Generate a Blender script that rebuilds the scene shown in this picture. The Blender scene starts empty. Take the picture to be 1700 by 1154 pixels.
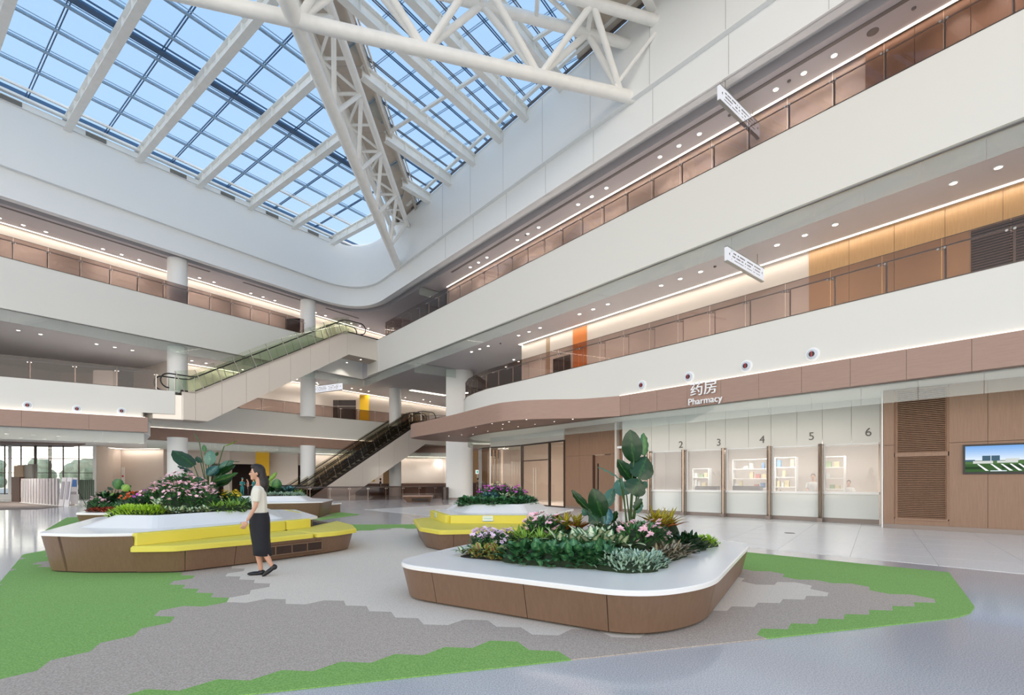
import bpy, bmesh, math, random
from mathutils import Vector, Matrix
random.seed(7)
PI = math.pi
C = bpy.context.scene.collection
SC = bpy.context.scene
CAMZ, FPX, HY = 1.45, 820.0, 798.0     # eye height, focal length in photo pixels, horizon row of the 1700x1154 photo

# ---------------------------------------------------------------- camera
cd = bpy.data.cameras.new('camera'); cam = bpy.data.objects.new('camera', cd); C.objects.link(cam)
cam.location = (0, 0, CAMZ); cam.rotation_euler = (PI/2, 0, 0)
cd.sensor_width = 36; cd.lens = 36*FPX/1700; cd.shift_y = (HY-577)/1700
cd.clip_start = 0.1; cd.clip_end = 400
SC.camera = cam

# ---------------------------------------------------------------- world, exposure, big lights
SC.view_settings.view_transform = 'Standard'; SC.view_settings.look = 'None'
SC.view_settings.exposure = 0.30; SC.view_settings.gamma = 1.0
SC.view_settings.use_curve_mapping = False
SC.cycles.max_bounces = 10; SC.cycles.diffuse_bounces = 5; SC.cycles.glossy_bounces = 4
SC.cycles.transparent_max_bounces = 24; SC.cycles.transmission_bounces = 6
SC.cycles.use_denoising = True; SC.cycles.sample_clamp_indirect = 6
SC.cycles.caustics_reflective = False; SC.cycles.caustics_refractive = False
w = bpy.data.worlds.new('sky'); SC.world = w; w.use_nodes = True
nt = w.node_tree; nt.nodes.clear()
tc = nt.nodes.new('ShaderNodeTexCoord'); sp = nt.nodes.new('ShaderNodeSeparateXYZ')
rp = nt.nodes.new('ShaderNodeValToRGB'); bg = nt.nodes.new('ShaderNodeBackground'); wo = nt.nodes.new('ShaderNodeOutputWorld')
nt.links.new(tc.outputs['Generated'], sp.inputs[0]); nt.links.new(sp.outputs['Z'], rp.inputs[0])
nt.links.new(rp.outputs[0], bg.inputs[0]); nt.links.new(bg.outputs[0], wo.inputs[0])
e = rp.color_ramp.elements
e[0].position = 0.0; e[0].color = (.80, .77, .72, 1)
e[1].position = 0.60; e[1].color = (.39, .54, .765, 1)
for p_, c_ in ((.02, (3.0, 2.75, 2.45)), (.16, (2.8, 2.6, 2.35)), (.30, (1.35, 1.32, 1.28)), (.42, (.47, .61, .80))):
    x_ = e.new(p_); x_.color = (*c_, 1)
bg.inputs[1].default_value = 1.15

# ---------------------------------------------------------------- helpers
def U(px): return (px-850)/FPX
def gp(px, py, z):
    "plan position of a point of known height seen at photo pixel px, py"
    Y = (z-CAMZ)*FPX/(HY-py)
    return (U(px)*Y, Y)
def at(px, Y): return (U(px)*Y, Y)
# frames of the two gallery fronts: right (R) and left (L); s runs away from the camera, o outwards behind the front
RO, RD, RN = (10.39, 13.9), (-.637, .771), (.771, .637)
LO, LD, LN = (-18.0, 34.7), (.594, .8045), (-.8045, .594)
def R(s, o=0): return (RO[0]+s*RD[0]+o*RN[0], RO[1]+s*RD[1]+o*RN[1])
def L(s, o=0): return (LO[0]+s*LD[0]+o*LN[0], LO[1]+s*LD[1]+o*LN[1])
def _s(F0, D, N, px, o):
    u = U(px); x0 = F0[0]+o*N[0]; y0 = F0[1]+o*N[1]
    return (u*y0-x0)/(D[0]-u*D[1])
def sR(px, o=0): return _s(RO, RD, RN, px, o)
def sL(px, o=0): return _s(LO, LD, LN, px, o)
def P3(p, z): return (p[0], p[1], z)

def offs(o):
    v = Vector((0, 0, 0))
    while o is not None:
        v += o.location; o = o.parent
    return v
class MB:
    def __init__(s): s.v = []; s.f = []; s.uv = []
    def add(s, vs, fs):
        i = len(s.v); s.v += [tuple(p) for p in vs]; s.f += [tuple(i+k for k in f) for f in fs]; return s
    def poly(s, pts): return s.add(pts, [tuple(range(len(pts)))])
    def prism(s, p, z0, z1, top=None):
        n = len(p); q = top or p
        vs = [(x, y, z0) for x, y in p]+[(x, y, z1) for x, y in q]
        return s.add(vs, [tuple(range(n-1, -1, -1)), tuple(range(n, 2*n))]+[(k, (k+1) % n, n+(k+1) % n, n+k) for k in range(n)])
    def ring(s, a, z0, b, z1):
        n = len(a); vs = [P3(p, z0) for p in a]+[P3(p, z1) for p in b]
        return s.add(vs, [(k, (k+1) % n, n+(k+1) % n, n+k) for k in range(n)])
    def box(s, c, sz, rz=0, m=None):
        hx, hy, hz = sz[0]/2, sz[1]/2, sz[2]/2; co, si = math.cos(rz), math.sin(rz); vs = []
        for x, y, z in ((-hx, -hy, -hz), (hx, -hy, -hz), (hx, hy, -hz), (-hx, hy, -hz), (-hx, -hy, hz), (hx, -hy, hz), (hx, hy, hz), (-hx, hy, hz)):
            p = Vector((x*co-y*si, x*si+y*co, z))
            if m: p = m @ Vector((x, y, z))
            vs.append((p.x+c[0], p.y+c[1], p.z+c[2]))
        return s.add(vs, [(0, 3, 2, 1), (4, 5, 6, 7), (0, 1, 5, 4), (1, 2, 6, 5), (2, 3, 7, 6), (3, 0, 4, 7)])
    def bar(s, a, b, w_, h_, up=(0, 0, 1)):
        "box beam from a to b, width w_ (sideways), height h_ (towards up), centred on the line"
        a = Vector(a); b = Vector(b); d = (b-a)
        if d.length < 1e-6: return s
        d.normalize(); u = Vector(up); sd = d.cross(u)
        if sd.length < 1e-4: sd = d.cross(Vector((1, 0, 0)))
        sd.normalize(); u = sd.cross(d).normalized(); vs = []
        for p in (a, b):
            for i, j in ((-1, -1), (1, -1), (1, 1), (-1, 1)): vs.append(p+sd*(i*w_/2)+u*(j*h_/2))
        return s.add(vs, [(0, 1, 2, 3), (7, 6, 5, 4), (0, 4, 5, 1), (1, 5, 6, 2), (2, 6, 7, 3), (3, 7, 4, 0)])
    def tube(s, a, b, r, n=10, r2=None):
        a = Vector(a); b = Vector(b); d = (b-a).normalized(); t = Vector((0, 0, 1)) if abs(d.z) < .9 else Vector((1, 0, 0))
        x = d.cross(t).normalized(); y = d.cross(x); r2 = r if r2 is None else r2
        vs = [a+(x*math.cos(k*2*PI/n)+y*math.sin(k*2*PI/n))*r for k in range(n)]+[b+(x*math.cos(k*2*PI/n)+y*math.sin(k*2*PI/n))*r2 for k in range(n)]
        return s.add(vs, [tuple(range(n)), tuple(range(2*n-1, n-1, -1))]+[(k, n+k, n+(k+1) % n, (k+1) % n) for k in range(n)])
    def pipe(s, pts, r, n=8):
        for a, b in zip(pts, pts[1:]): s.tube(a, b, r, n)
        return s
    def cyl(s, c, r, z0, z1, n=24, r2=None):
        return s.prism([(c[0]+r*math.cos(k*2*PI/n), c[1]+r*math.sin(k*2*PI/n)) for k in range(n)], z0, z1,
                       [(c[0]+(r2 or r)*math.cos(k*2*PI/n), c[1]+(r2 or r)*math.sin(k*2*PI/n)) for k in range(n)])
    def lathe(s, c, prof, n=16, m=None):
        vs = []; fs = []; k = len(prof)
        for i in range(n):
            a = 2*PI*i/n
            for r, z in prof:
                p = Vector((r*math.cos(a), r*math.sin(a), z))
                if m: p = m @ p
                vs.append((p.x+c[0], p.y+c[1], p.z+c[2]))
        for i in range(n):
            j = (i+1) % n
            for q in range(k-1): fs.append((i*k+q, j*k+q, j*k+q+1, i*k+q+1))
        fs.append(tuple(i*k for i in range(n-1, -1, -1))); fs.append(tuple(i*k+k-1 for i in range(n)))
        return s.add(vs, fs)
    def wall(s, path, z0, z1, th, side=1):
        "thick wall following an open plan path; th to the left (side=1) or right of travel"
        n = len(path); q = offset_open(path, th*side)
        vs = [P3(p, z0) for p in path]+[P3(p, z1) for p in path]+[P3(p, z0) for p in q]+[P3(p, z1) for p in q]; fs = []
        for k in range(n-1):
            fs += [(k, k+1, n+k+1, n+k), (2*n+k+1, 2*n+k, 3*n+k, 3*n+k+1), (n+k, n+k+1, 3*n+k+1, 3*n+k), (k+1, k, 2*n+k, 2*n+k+1)]
        fs += [(0, n, 3*n, 2*n), (n-1, 3*n-1, 4*n-1, 2*n-1)]
        return s.add(vs, fs)
    def mesh(s, name, mats, org=(0, 0, 0), smooth=False, fix=True):
        me = bpy.data.meshes.new(name)
        me.from_pydata([(x-org[0], y-org[1], z-org[2]) for x, y, z in s.v], [], s.f)
        if s.uv:
            l_ = me.uv_layers.new(name='UVMap'); i = 0
            for p in me.polygons:
                for k in p.loop_indices:
                    l_.data[k].uv = s.uv[me.loops[k].vertex_index]
        if fix:
            b = bmesh.new(); b.from_mesh(me); bmesh.ops.recalc_face_normals(b, faces=b.faces); b.to_mesh(me); b.free()
        for m in (mats if isinstance(mats, (list, tuple)) else [mats]): me.materials.append(m)
        if smooth:
            for p in me.polygons: p.use_smooth = True
            if smooth != 2:
                try: me.set_sharp_from_angle(angle=math.radians(38))
                except Exception: pass
        return me
    def build(s, name, mats, parent=None, smooth=False, fix=True):
        if parent is not None: org = offs(parent)
        else:
            xs = [p[0] for p in s.v]; ys = [p[1] for p in s.v]; zs = [p[2] for p in s.v]
            org = Vector(((min(xs)+max(xs))/2, (min(ys)+max(ys))/2, min(zs)))
        me = s.mesh(name, mats, org, smooth, fix)
        o = bpy.data.objects.new(name, me); C.objects.link(o)
        if parent is not None: o.parent = parent
        else: o.location = org
        return o
def offset_open(path, d):
    out = []; n = len(path)
    for k in range(n):
        a = Vector(path[max(k-1, 0)]); b = Vector(path[k]); c = Vector(path[min(k+1, n-1)])
        d1 = (b-a).normalized() if k > 0 else (c-b).normalized(); d2 = (c-b).normalized() if k < n-1 else d1
        n1 = Vector((-d1.y, d1.x)); n2 = Vector((-d2.y, d2.x)); m = (n1+n2).normalized(); f = max(.4, m.dot(n1))
        out.append((b.x+m.x*d/f, b.y+m.y*d/f))
    return out
def area2(p): return sum(a[0]*b[1]-b[0]*a[1] for a, b in zip(p, p[1:]+p[:1]))/2
def inset(p, d):
    "shrink (d>0) a closed polygon"
    if area2(p) < 0: p = p[::-1]
    q = offset_open([p[-1]]+list(p)+[p[0]], d)
    return q[1:-1]
def roundp(p, r, n=6):
    if area2(p) < 0: p = p[::-1]
    out = []; m = len(p); rr = r if isinstance(r, (list, tuple)) else [r]*m
    for k in range(m):
        b = Vector(p[k]); a = Vector(p[k-1]); c = Vector(p[(k+1) % m]); u = (a-b); v = (c-b)
        t = min(rr[k], u.length*.48, v.length*.48)
        if t < .01: out.append(tuple(b)); continue
        p0 = b+u.normalized()*t; p2 = b+v.normalized()*t
        for i in range(n+1):
            q = i/n; x = p0*(1-q)**2+b*(2*q*(1-q))+p2*q*q; out.append((x.x, x.y))
    return out
def resample(path, step):
    "points every step metres along an open path, with the ends"
    tot = sum((Vector(b)-Vector(a)).length for a, b in zip(path, path[1:])); n = max(1, round(tot/step)); return [point_on(path, tot*k/n) for k in range(n+1)]
def plen(path): return sum((Vector(b)-Vector(a)).length for a, b in zip(path, path[1:]))
def point_on(path, d):
    for a, b in zip(path, path[1:]):
        l_ = (Vector(b)-Vector(a)).length
        if d <= l_+1e-9:
            t = max(0, d/l_) if l_ else 0; return (a[0]+(b[0]-a[0])*t, a[1]+(b[1]-a[1])*t)
        d -= l_
    return path[-1]
def subpath(path, d0, d1):
    out = [point_on(path, d0)]; acc = 0
    for a, b in zip(path, path[1:]):
        acc += (Vector(b)-Vector(a)).length
        if d0+1e-4 < acc < d1-1e-4: out.append(b)
    out.append(point_on(path, d1)); return out

def empty(name, loc, rz=0):
    o = bpy.data.objects.new(name, None); C.objects.link(o); o.location = loc; o.rotation_euler = (0, 0, rz); o.empty_display_size = .2
    return o
def tag(o, label=None, cat=None, group=None, kind=None):
    if label: o['label'] = label
    if cat: o['category'] = cat
    if group: o['group'] = group
    if kind: o['kind'] = kind
    return o
def struct(o, label=None, cat=None): return tag(o, label, cat, kind='structure')
def copy_tree(o, parent=None):
    c = o.copy(); C.objects.link(c)
    if parent is not None: c.parent = parent
    for ch in list(o.children): copy_tree(ch, c)
    return c
def inst(me, name, parent, loc=(0, 0, 0), rot=(0, 0, 0), scale=(1, 1, 1)):
    o = bpy.data.objects.new(name, me); C.objects.link(o); o.parent = parent
    o.location = loc; o.rotation_euler = rot; o.scale = scale; return o

# ---------------------------------------------------------------- materials
def srgb(r, g, b):
    f = lambda c: (c/12.92 if c <= .04045 else ((c+.055)/1.055)**2.4)
    return (f(r/255), f(g/255), f(b/255), 1)
def base_mat(name):
    m = bpy.data.materials.new(name); m.use_nodes = True
    return m, m.node_tree, m.node_tree.nodes['Principled BSDF']
def plain(name, col, rough=.5, metal=0, bump=0, bscale=40, var=0, vscale=3, spec=.5, coat=0):
    m, t, b = base_mat(name); c = srgb(*col)
    b.inputs['Base Color'].default_value = c; b.inputs['Roughness'].default_value = rough; b.inputs['Metallic'].default_value = metal
    b.inputs['Specular IOR Level'].default_value = spec; b.inputs['Coat Weight'].default_value = coat
    g = t.nodes.new('ShaderNodeNewGeometry')
    if var:
        n = t.nodes.new('ShaderNodeTexNoise'); n.inputs['Scale'].default_value = vscale; n.inputs['Detail'].default_value = 3
        t.links.new(g.outputs['Position'], n.inputs['Vector'])
        r = t.nodes.new('ShaderNodeMapRange'); r.inputs[1].default_value = .3; r.inputs[2].default_value = .7; r.inputs[3].default_value = 1-var; r.inputs[4].default_value = 1+var
        h = t.nodes.new('ShaderNodeHueSaturation'); h.inputs['Color'].default_value = c
        t.links.new(n.outputs[0], r.inputs[0]); t.links.new(r.outputs[0], h.inputs['Value']); t.links.new(h.outputs[0], b.inputs['Base Color'])
    if bump:
        n = t.nodes.new('ShaderNodeTexNoise'); n.inputs['Scale'].default_value = bscale; n.inputs['Detail'].default_value = 4
        t.links.new(g.outputs['Position'], n.inputs['Vector'])
        p = t.nodes.new('ShaderNodeBump'); p.inputs['Strength'].default_value = bump; p.inputs['Distance'].default_value = .01
        t.links.new(n.outputs[0], p.inputs['Height']); t.links.new(p.outputs[0], b.inputs['Normal'])
    return m
def wood(name, col, dark, rough=.45, vertical=True, sc=1.0):
    m, t, b = base_mat(name)
    g = t.nodes.new('ShaderNodeNewGeometry'); mp = t.nodes.new('ShaderNodeMapping')
    mp.inputs['Scale'].default_value = (9*sc, 9*sc, .5*sc) if vertical else (.6*sc, .6*sc, 16*sc)
    n = t.nodes.new('ShaderNodeTexNoise'); n.inputs['Scale'].default_value = 4; n.inputs['Detail'].default_value = 6; n.inputs['Roughness'].default_value = .65
    r = t.nodes.new('ShaderNodeValToRGB'); r.color_ramp.elements[0].position = .3; r.color_ramp.elements[0].color = srgb(*dark)
    r.color_ramp.elements[1].position = .7; r.color_ramp.elements[1].color = srgb(*col)
    t.links.new(g.outputs['Position'], mp.inputs[0]); t.links.new(mp.outputs[0], n.inputs['Vector']); t.links.new(n.outputs[0], r.inputs[0])
    t.links.new(r.outputs[0], b.inputs['Base Color']); b.inputs['Roughness'].default_value = rough
    return m
def glass(name, tint, ior=1.45, rough=.02, gloss=1.0, haze=0, hazecol=(1, 1, 1, 1)):
    m = bpy.data.materials.new(name); m.use_nodes = True; t = m.node_tree; t.nodes.clear()
    o = t.nodes.new('ShaderNodeOutputMaterial'); tr = t.nodes.new('ShaderNodeBsdfTransparent'); gl = t.nodes.new('ShaderNodeBsdfGlossy')
    fr = t.nodes.new('ShaderNodeFresnel'); mx = t.nodes.new('ShaderNodeMixShader'); mu = t.nodes.new('ShaderNodeMath'); mu.operation = 'MULTIPLY'
    fr.inputs[0].default_value = ior; mu.inputs[1].default_value = gloss; tr.inputs[0].default_value = (*tint, 1); gl.inputs['Roughness'].default_value = rough
    geo = t.nodes.new('ShaderNodeNewGeometry'); inv = t.nodes.new('ShaderNodeMath'); inv.operation = 'SUBTRACT'; inv.inputs[0].default_value = 1
    t.links.new(geo.outputs['Backfacing'], inv.inputs[1]); mu2 = t.nodes.new('ShaderNodeMath'); mu2.operation = 'MULTIPLY'
    t.links.new(fr.outputs[0], mu.inputs[0]); t.links.new(mu.outputs[0], mu2.inputs[0]); t.links.new(inv.outputs[0], mu2.inputs[1])
    last = tr
    if haze:
        d = t.nodes.new('ShaderNodeBsdfDiffuse'); d.inputs[0].default_value = hazecol; h = t.nodes.new('ShaderNodeMixShader'); h.inputs[0].default_value = haze
        t.links.new(tr.outputs[0], h.inputs[1]); t.links.new(d.outputs[0], h.inputs[2]); last = h
    t.links.new(mu2.outputs[0], mx.inputs[0]); t.links.new(last.outputs[0], mx.inputs[1]); t.links.new(gl.outputs[0], mx.inputs[2]); t.links.new(mx.outputs[0], o.inputs[0])
    return m
def emit(name, col, st):
    m = bpy.data.materials.new(name); m.use_nodes = True; t = m.node_tree; t.nodes.clear()
    o = t.nodes.new('ShaderNodeOutputMaterial'); e_ = t.nodes.new('ShaderNodeEmission'); e_.inputs[0].default_value = (*col, 1); e_.inputs[1].default_value = st
    t.links.new(e_.outputs[0], o.inputs[0]); return m
def leafm(name, mid, edge, w0=.12, w1=.45, rough=.4, trans=.15):
    "leaf: colour along the midrib and towards the margin from the across-leaf coordinate"
    m, t, b = base_mat(name); uv = t.nodes.new('ShaderNodeUVMap'); uv.uv_map = 'UVMap'; s_ = t.nodes.new('ShaderNodeSeparateXYZ')
    a = t.nodes.new('ShaderNodeMath'); a.operation = 'SUBTRACT'; a.inputs[1].default_value = .5; c = t.nodes.new('ShaderNodeMath'); c.operation = 'ABSOLUTE'
    n = t.nodes.new('ShaderNodeTexNoise'); n.inputs['Scale'].default_value = 9; ad = t.nodes.new('ShaderNodeMath'); ad.operation = 'MULTIPLY_ADD'; ad.inputs[1].default_value = .5; 
    su = t.nodes.new('ShaderNodeMath'); su.operation = 'SUBTRACT'; su.inputs[1].default_value = .25
    r = t.nodes.new('ShaderNodeValToRGB'); r.color_ramp.elements[0].position = w0; r.color_ramp.elements[0].color = srgb(*mid); r.color_ramp.elements[1].position = w1; r.color_ramp.elements[1].color = srgb(*edge)
    t.links.new(uv.outputs[0], s_.inputs[0]); t.links.new(s_.outputs[0], a.inputs[0]); t.links.new(a.outputs[0], c.inputs[0])
    t.links.new(uv.outputs[0], n.inputs['Vector']); t.links.new(n.outputs[0], ad.inputs[0]); t.links.new(c.outputs[0], ad.inputs[2]); t.links.new(ad.outputs[0], su.inputs[0]); t.links.new(su.outputs[0], r.inputs[0])
    t.links.new(r.outputs[0], b.inputs['Base Color']); b.inputs['Roughness'].default_value = rough
    return m
M = {}
M['white'] = plain('cool_white_paint', (241, 242, 241), .55, bump=.05, bscale=8)
M['cream'] = plain('cream_white_paint', (226, 224, 217), .55, bump=.05, bscale=8)
M['steelw'] = plain('white_steel_paint', (245, 243, 238), .35, var=.03)
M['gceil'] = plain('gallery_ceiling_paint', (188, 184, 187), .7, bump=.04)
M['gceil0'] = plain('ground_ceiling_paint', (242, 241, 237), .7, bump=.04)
M['warm'] = plain('warm_wall_paint', (216, 205, 195), .6, bump=.05)
M['warm2'] = plain('beige_wall_paint', (212, 199, 188), .6, bump=.05)
M['infill'] = plain('roof_infill_board', (205, 192, 178), .6, var=.05)
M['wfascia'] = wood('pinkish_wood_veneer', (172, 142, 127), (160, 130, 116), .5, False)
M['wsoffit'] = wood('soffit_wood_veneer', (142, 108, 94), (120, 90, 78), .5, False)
M['wplant'] = wood('planter_wood_veneer', (128, 101, 80), (119, 93, 73), .38, True)
M['wwall'] = wood('wall_wood_veneer', (156, 124, 101), (143, 112, 90), .45, True)
M['gold'] = wood('golden_wood_veneer', (190, 152, 108), (176, 138, 96), .45, True)
M['orange'] = plain('orange_panel_paint', (214, 125, 60), .5)
M['tan'] = plain('tan_door_paint', (165, 140, 115), .5)
M['brownd'] = wood('dark_brown_wood', (98, 70, 60), (78, 56, 48), .5, True)
M['yellow'] = plain('yellow_vinyl', (228, 213, 84), .42, bump=.15, bscale=220)
M['yellowp'] = plain('yellow_panel_paint', (228, 180, 30), .5)
M['corian'] = plain('white_solid_surface', (246, 244, 240), .22, bump=.02, bscale=12)
M['steel'] = plain('brushed_steel', (190, 186, 182), .28, 1.0)
M['steelb'] = plain('bronze_steel', (165, 150, 138), .25, 1.0)
M['dsteel'] = plain('dark_steel', (78, 72, 70), .35, .9)
M['black'] = plain('black_rubber', (22, 22, 24), .4)
M['frame'] = plain('dark_window_frame', (72, 62, 58), .4, .3)
M['plinth'] = plain('grey_brown_plinth', (140, 128, 120), .35, .2)
M['core'] = plain('dark_core', (52, 40, 32), .8)
M['purlin'] = plain('blue_grey_purlin', (150, 178, 204), .3, .1)
M['purlind'] = plain('dark_blue_roller', (58, 92, 128), .4, .1)
M['mullion'] = plain('dark_roof_mullion', (112, 106, 106), .35, .4)
M['grille'] = plain('dark_grille', (48, 38, 32), .6)
M['greyl'] = plain('grey_louvre', (150, 150, 145), .5)
M['slot'] = plain('ceiling_slot_grey', (120, 114, 111), .7)
M['soil'] = plain('dark_soil', (44, 36, 28), .95, bump=.8, bscale=60, var=.3, vscale=20)
M['rail'] = glass('brown_tinted_glass', (.64, .57, .545), 1.5, gloss=1.0)
M['smoke'] = glass('pale_green_glass', (.93, .965, .945), 1.5, gloss=1.0, haze=.11, hazecol=(.84, .9, .87, 1))
M['clear'] = glass('clear_glass', (.93, .94, .93), 1.5)
M['esc2'] = glass('dark_escalator_glass', (.84, .82, .77), 1.5)
M['esc'] = glass('escalator_glass', (.90, .93, .88), 1.5)
M['sky'] = glass('skylight_glass', (.90, .955, .99), 1.3, gloss=.5)
M['shop'] = glass('shopfront_glass', (.86, .82, .79), 1.55)
M['counterg'] = glass('counter_window_glass', (.95, .95, .94), 1.5, haze=.22, hazecol=(.95, .92, .9, 1))
M['cove'] = emit('cove_light', (1.0, .89, .76), 3.0)
M['dl'] = emit('downlight_lens', (1.0, .93, .82), 9.0)
M['panel'] = emit('light_panel', (1.0, .97, .92), 2.5)
M['signw'] = emit('lit_sign_face', (.93, .94, 1.0), .74)
M['numgrey'] = plain('grey_numeral', (105, 100, 96), .5)
M['letter'] = plain('white_letter', (250, 250, 250), .4)
# ================================================================ FLOOR
def speck(name, c1, c2, sc, rough, big=None, coat=0):
    m, t, b = base_mat(name); g = t.nodes.new('ShaderNodeNewGeometry')
    n = t.nodes.new('ShaderNodeTexNoise'); n.inputs['Scale'].default_value = sc; n.inputs['Detail'].default_value = 2
    r = t.nodes.new('ShaderNodeValToRGB'); r.color_ramp.elements[0].position = .4; r.color_ramp.elements[0].color = srgb(*c1)
    r.color_ramp.elements[1].position = .6; r.color_ramp.elements[1].color = srgb(*c2)
    t.links.new(g.outputs['Position'], n.inputs['Vector']); t.links.new(n.outputs[0], r.inputs[0])
    if big:
        n2 = t.nodes.new('ShaderNodeTexNoise'); n2.inputs['Scale'].default_value = .35; n2.inputs['Detail'].default_value = 2
        t.links.new(g.outputs['Position'], n2.inputs['Vector'])
        r2 = t.nodes.new('ShaderNodeMapRange'); r2.inputs[1].default_value = .35; r2.inputs[2].default_value = .65; r2.inputs[3].default_value = 1-big; r2.inputs[4].default_value = 1+big
        h = t.nodes.new('ShaderNodeHueSaturation'); t.links.new(n2.outputs[0], r2.inputs[0]); t.links.new(r2.outputs[0], h.inputs['Value'])
        t.links.new(r.outputs[0], h.inputs['Color']); t.links.new(h.outputs[0], b.inputs['Base Color'])
    else: t.links.new(r.outputs[0], b.inputs['Base Color'])
    b.inputs['Roughness'].default_value = rough; b.inputs['Coat Weight'].default_value = coat; b.inputs['Coat Roughness'].default_value = .08
    return m
M['terrazzo'] = speck('blue_grey_terrazzo', (176, 178, 182), (208, 209, 212), 90, .20, .03, .35)
M['tile'] = speck('pale_stone_tile', (236, 231, 225), (243, 239, 234), 30, .28, .015)
M['cgreen'] = speck('green_carpet', (122, 166, 82), (146, 190, 104), 75, .95)
M['cgrey'] = speck('taupe_carpet', (172, 158, 145), (198, 185, 172), 75, .95)
M['cbeige'] = speck('beige_carpet', (216, 204, 188), (232, 221, 206), 75, .95)
M['mat'] = speck('entrance_mat', (128, 116, 110), (144, 132, 126), 60, .9)

fl = MB().prism([(-70, -12), (48, -12), (48, 80), (-70, 80)], -.3, 0).build('floor', M['terrazzo']); struct(fl)
def clip(poly, cv):
    "clip polygon by a convex counter-clockwise polygon"
    out = list(poly)
    for a, b in zip(cv, cv[1:]+cv[:1]):
        inp = out; out = []
        if not inp: break
        side = lambda p: (b[0]-a[0])*(p[1]-a[1])-(b[1]-a[1])*(p[0]-a[0])
        for p, q in zip(inp, inp[1:]+inp[:1]):
            sp_, sq = side(p), side(q)
            if sp_ >= 0: out.append(p)
            if (sp_ >= 0) != (sq >= 0):
                t = sp_/(sp_-sq); out.append((p[0]+(q[0]-p[0])*t, p[1]+(q[1]-p[1])*t))
    return out
tile_zone = [(-9.6, 26.9), (7.93, 7.65), (14.2, .8), (19.4, 7.6), (12.2, 16.3), (2.6, 26.4), (-2, 34.5), (-5.4, 33.4)]
tile_zone = [(-8.8, 26.2), (7.93, 7.65), (13.5, 1.5), (19.3, 7.6), (6.0, 24.0), (-1.2, 34.4), (-5.2, 33.2)]
T0 = 1.26
k = 0
for i in range(-3, 24):
    for j in range(-16, 26):
        # tile grid runs along the left gallery direction
        c0 = (5.9-.85*0+.8045*(i*T0)-14*0, 10.8); base = Vector((5.9, 10.8))+Vector((.8045, -.594))*(i-12)*T0+Vector((LD[0], LD[1]))*j*T0
        e1 = Vector((.8045, -.594)); e2 = Vector(LD); g = .004
        q = [base+e1*g+e2*g, base+e1*(T0-g)+e2*g, base+e1*(T0-g)+e2*(T0-g), base+e1*g+e2*(T0-g)]
        q = [(p.x, p.y) for p in q]; cpoly = clip(q, tile_zone)
        if len(cpoly) < 3 or abs(area2(cpoly)) < .02: continue
        k += 1
        MB().prism(cpoly, 0.0005, .006).build('floor_tile', M['tile'], fl, fix=False)
print('tiles', k)
# shiny joints of the terrazzo field left and far: thin metal strips
# entrance mat
mt = MB().prism([at(-160, 31.5), gp(0, 847, 0), gp(62, 846, 0), gp(124, 839, 0), (-27.6, 31.2), (-36, 34.5), at(-160, 36)], 0, .008).build('entrance_mat', M['mat'])
tag(mt, 'grey-brown flat entrance mat in front of the row of standing display boards', 'mat')

# hexagonal carpet tiles, side .245 m, laid at -6 degrees
HS = .245; HA = math.radians(-6.0); H0 = Vector((-1.261, 3.705))
ax = Vector((math.cos(HA), math.sin(HA))); ay = Vector((-math.sin(HA), math.cos(HA)))
def hexes(x0, x1, y0, y1):
    for i in range(-90, 91):
        for j in range(-110, 111):
            c = H0+ax*(1.5*HS*i)+ay*(math.sqrt(3)*HS*(j+(i % 2)*.5))
            if x0 < c.x < x1 and y0 < c.y < y1:
                yield c, [(c+ax*(HS*math.cos(k*PI/3))+ay*(HS*math.sin(k*PI/3))) for k in range(6)]
def inside(p, poly):
    r = False; x, y = p
    for (ax_, ay_), (bx, by) in zip(poly, poly[1:]+poly[:1]):
        if (ay_ > y) != (by > y) and x < (bx-ax_)*(y-ay_)/(by-ay_)+ax_: r = not r
    return r
def plan(pxs): return [gp(x, y, 0) for x, y in pxs]
green1 = plan([(-60, 1152), (0, 1140), (32, 1116), (100, 1103), (127, 1086), (185, 1074), (208, 1060), (259, 1050), (270, 1039), (242, 1037), (261, 1025), (293, 1019), (307, 1010), (342, 1003), (353, 994), (328, 993), (332, 986), (310, 984), (310, 978), (295, 978), (290, 972), (279, 971), (303, 964), (319, 958), (303, 952), (320, 930), (280, 925), (160, 930), (113, 941), (60, 940), (46, 936), (80, 930), (88, 922), (113, 918), (130, 905), (60, 895), (-60, 1000)])
green1 = [p for p in green1]+[(-13, 4.0), (-5, 3.0)]
green2 = [(-3.9, 1.5)]+plan([(28, 1153), (42, 1142), (2, 1138)])[:0]+plan([(123, 1152), (194, 1152), (259, 1138), (305, 1140), (365, 1124.6), (414.7, 1127.8), (469, 1113.6), (522, 1116), (527, 1116.2), (566, 1100.9), (615, 1102.6), (654.4, 1089.4), (703.8, 1091.5), (738.8, 1079.1), (790, 1081.2), (817, 1070), (862.3, 1072.1), (882.9, 1087.3), (932.3, 1090.2), (940, 1110)])+[(0, 1.5)]
green3 = plan([(1200, 930), (1234, 943.5), (1264, 949), (1292, 957), (1326, 961), (1368, 964), (1396.5, 970), (1428, 971), (1460, 977), (1463.6, 982), (1499, 987.7), (1534, 990), (1571, 996.5), (1569.5, 1003.5), (1529, 1003), (1527, 1009.5), (1483, 1009.5), (1483, 1015), (1439, 1015), (1433.5, 1022), (1389.5, 1021), (1382, 1029), (1334.7, 1027.5), (1329, 1035), (1282, 1034.6), (1273, 1043), (1225, 1041.7), (1215, 1052), (1243, 1066), (1400, 1100), (1800, 1040), (1700, 930), (1300, 905), (1200, 900)])
green4 = plan([(480, 884), (568, 883.5), (612, 881.5), (640, 878.5), (700, 877.5), (800, 868), (700, 862), (480, 862)])
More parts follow.
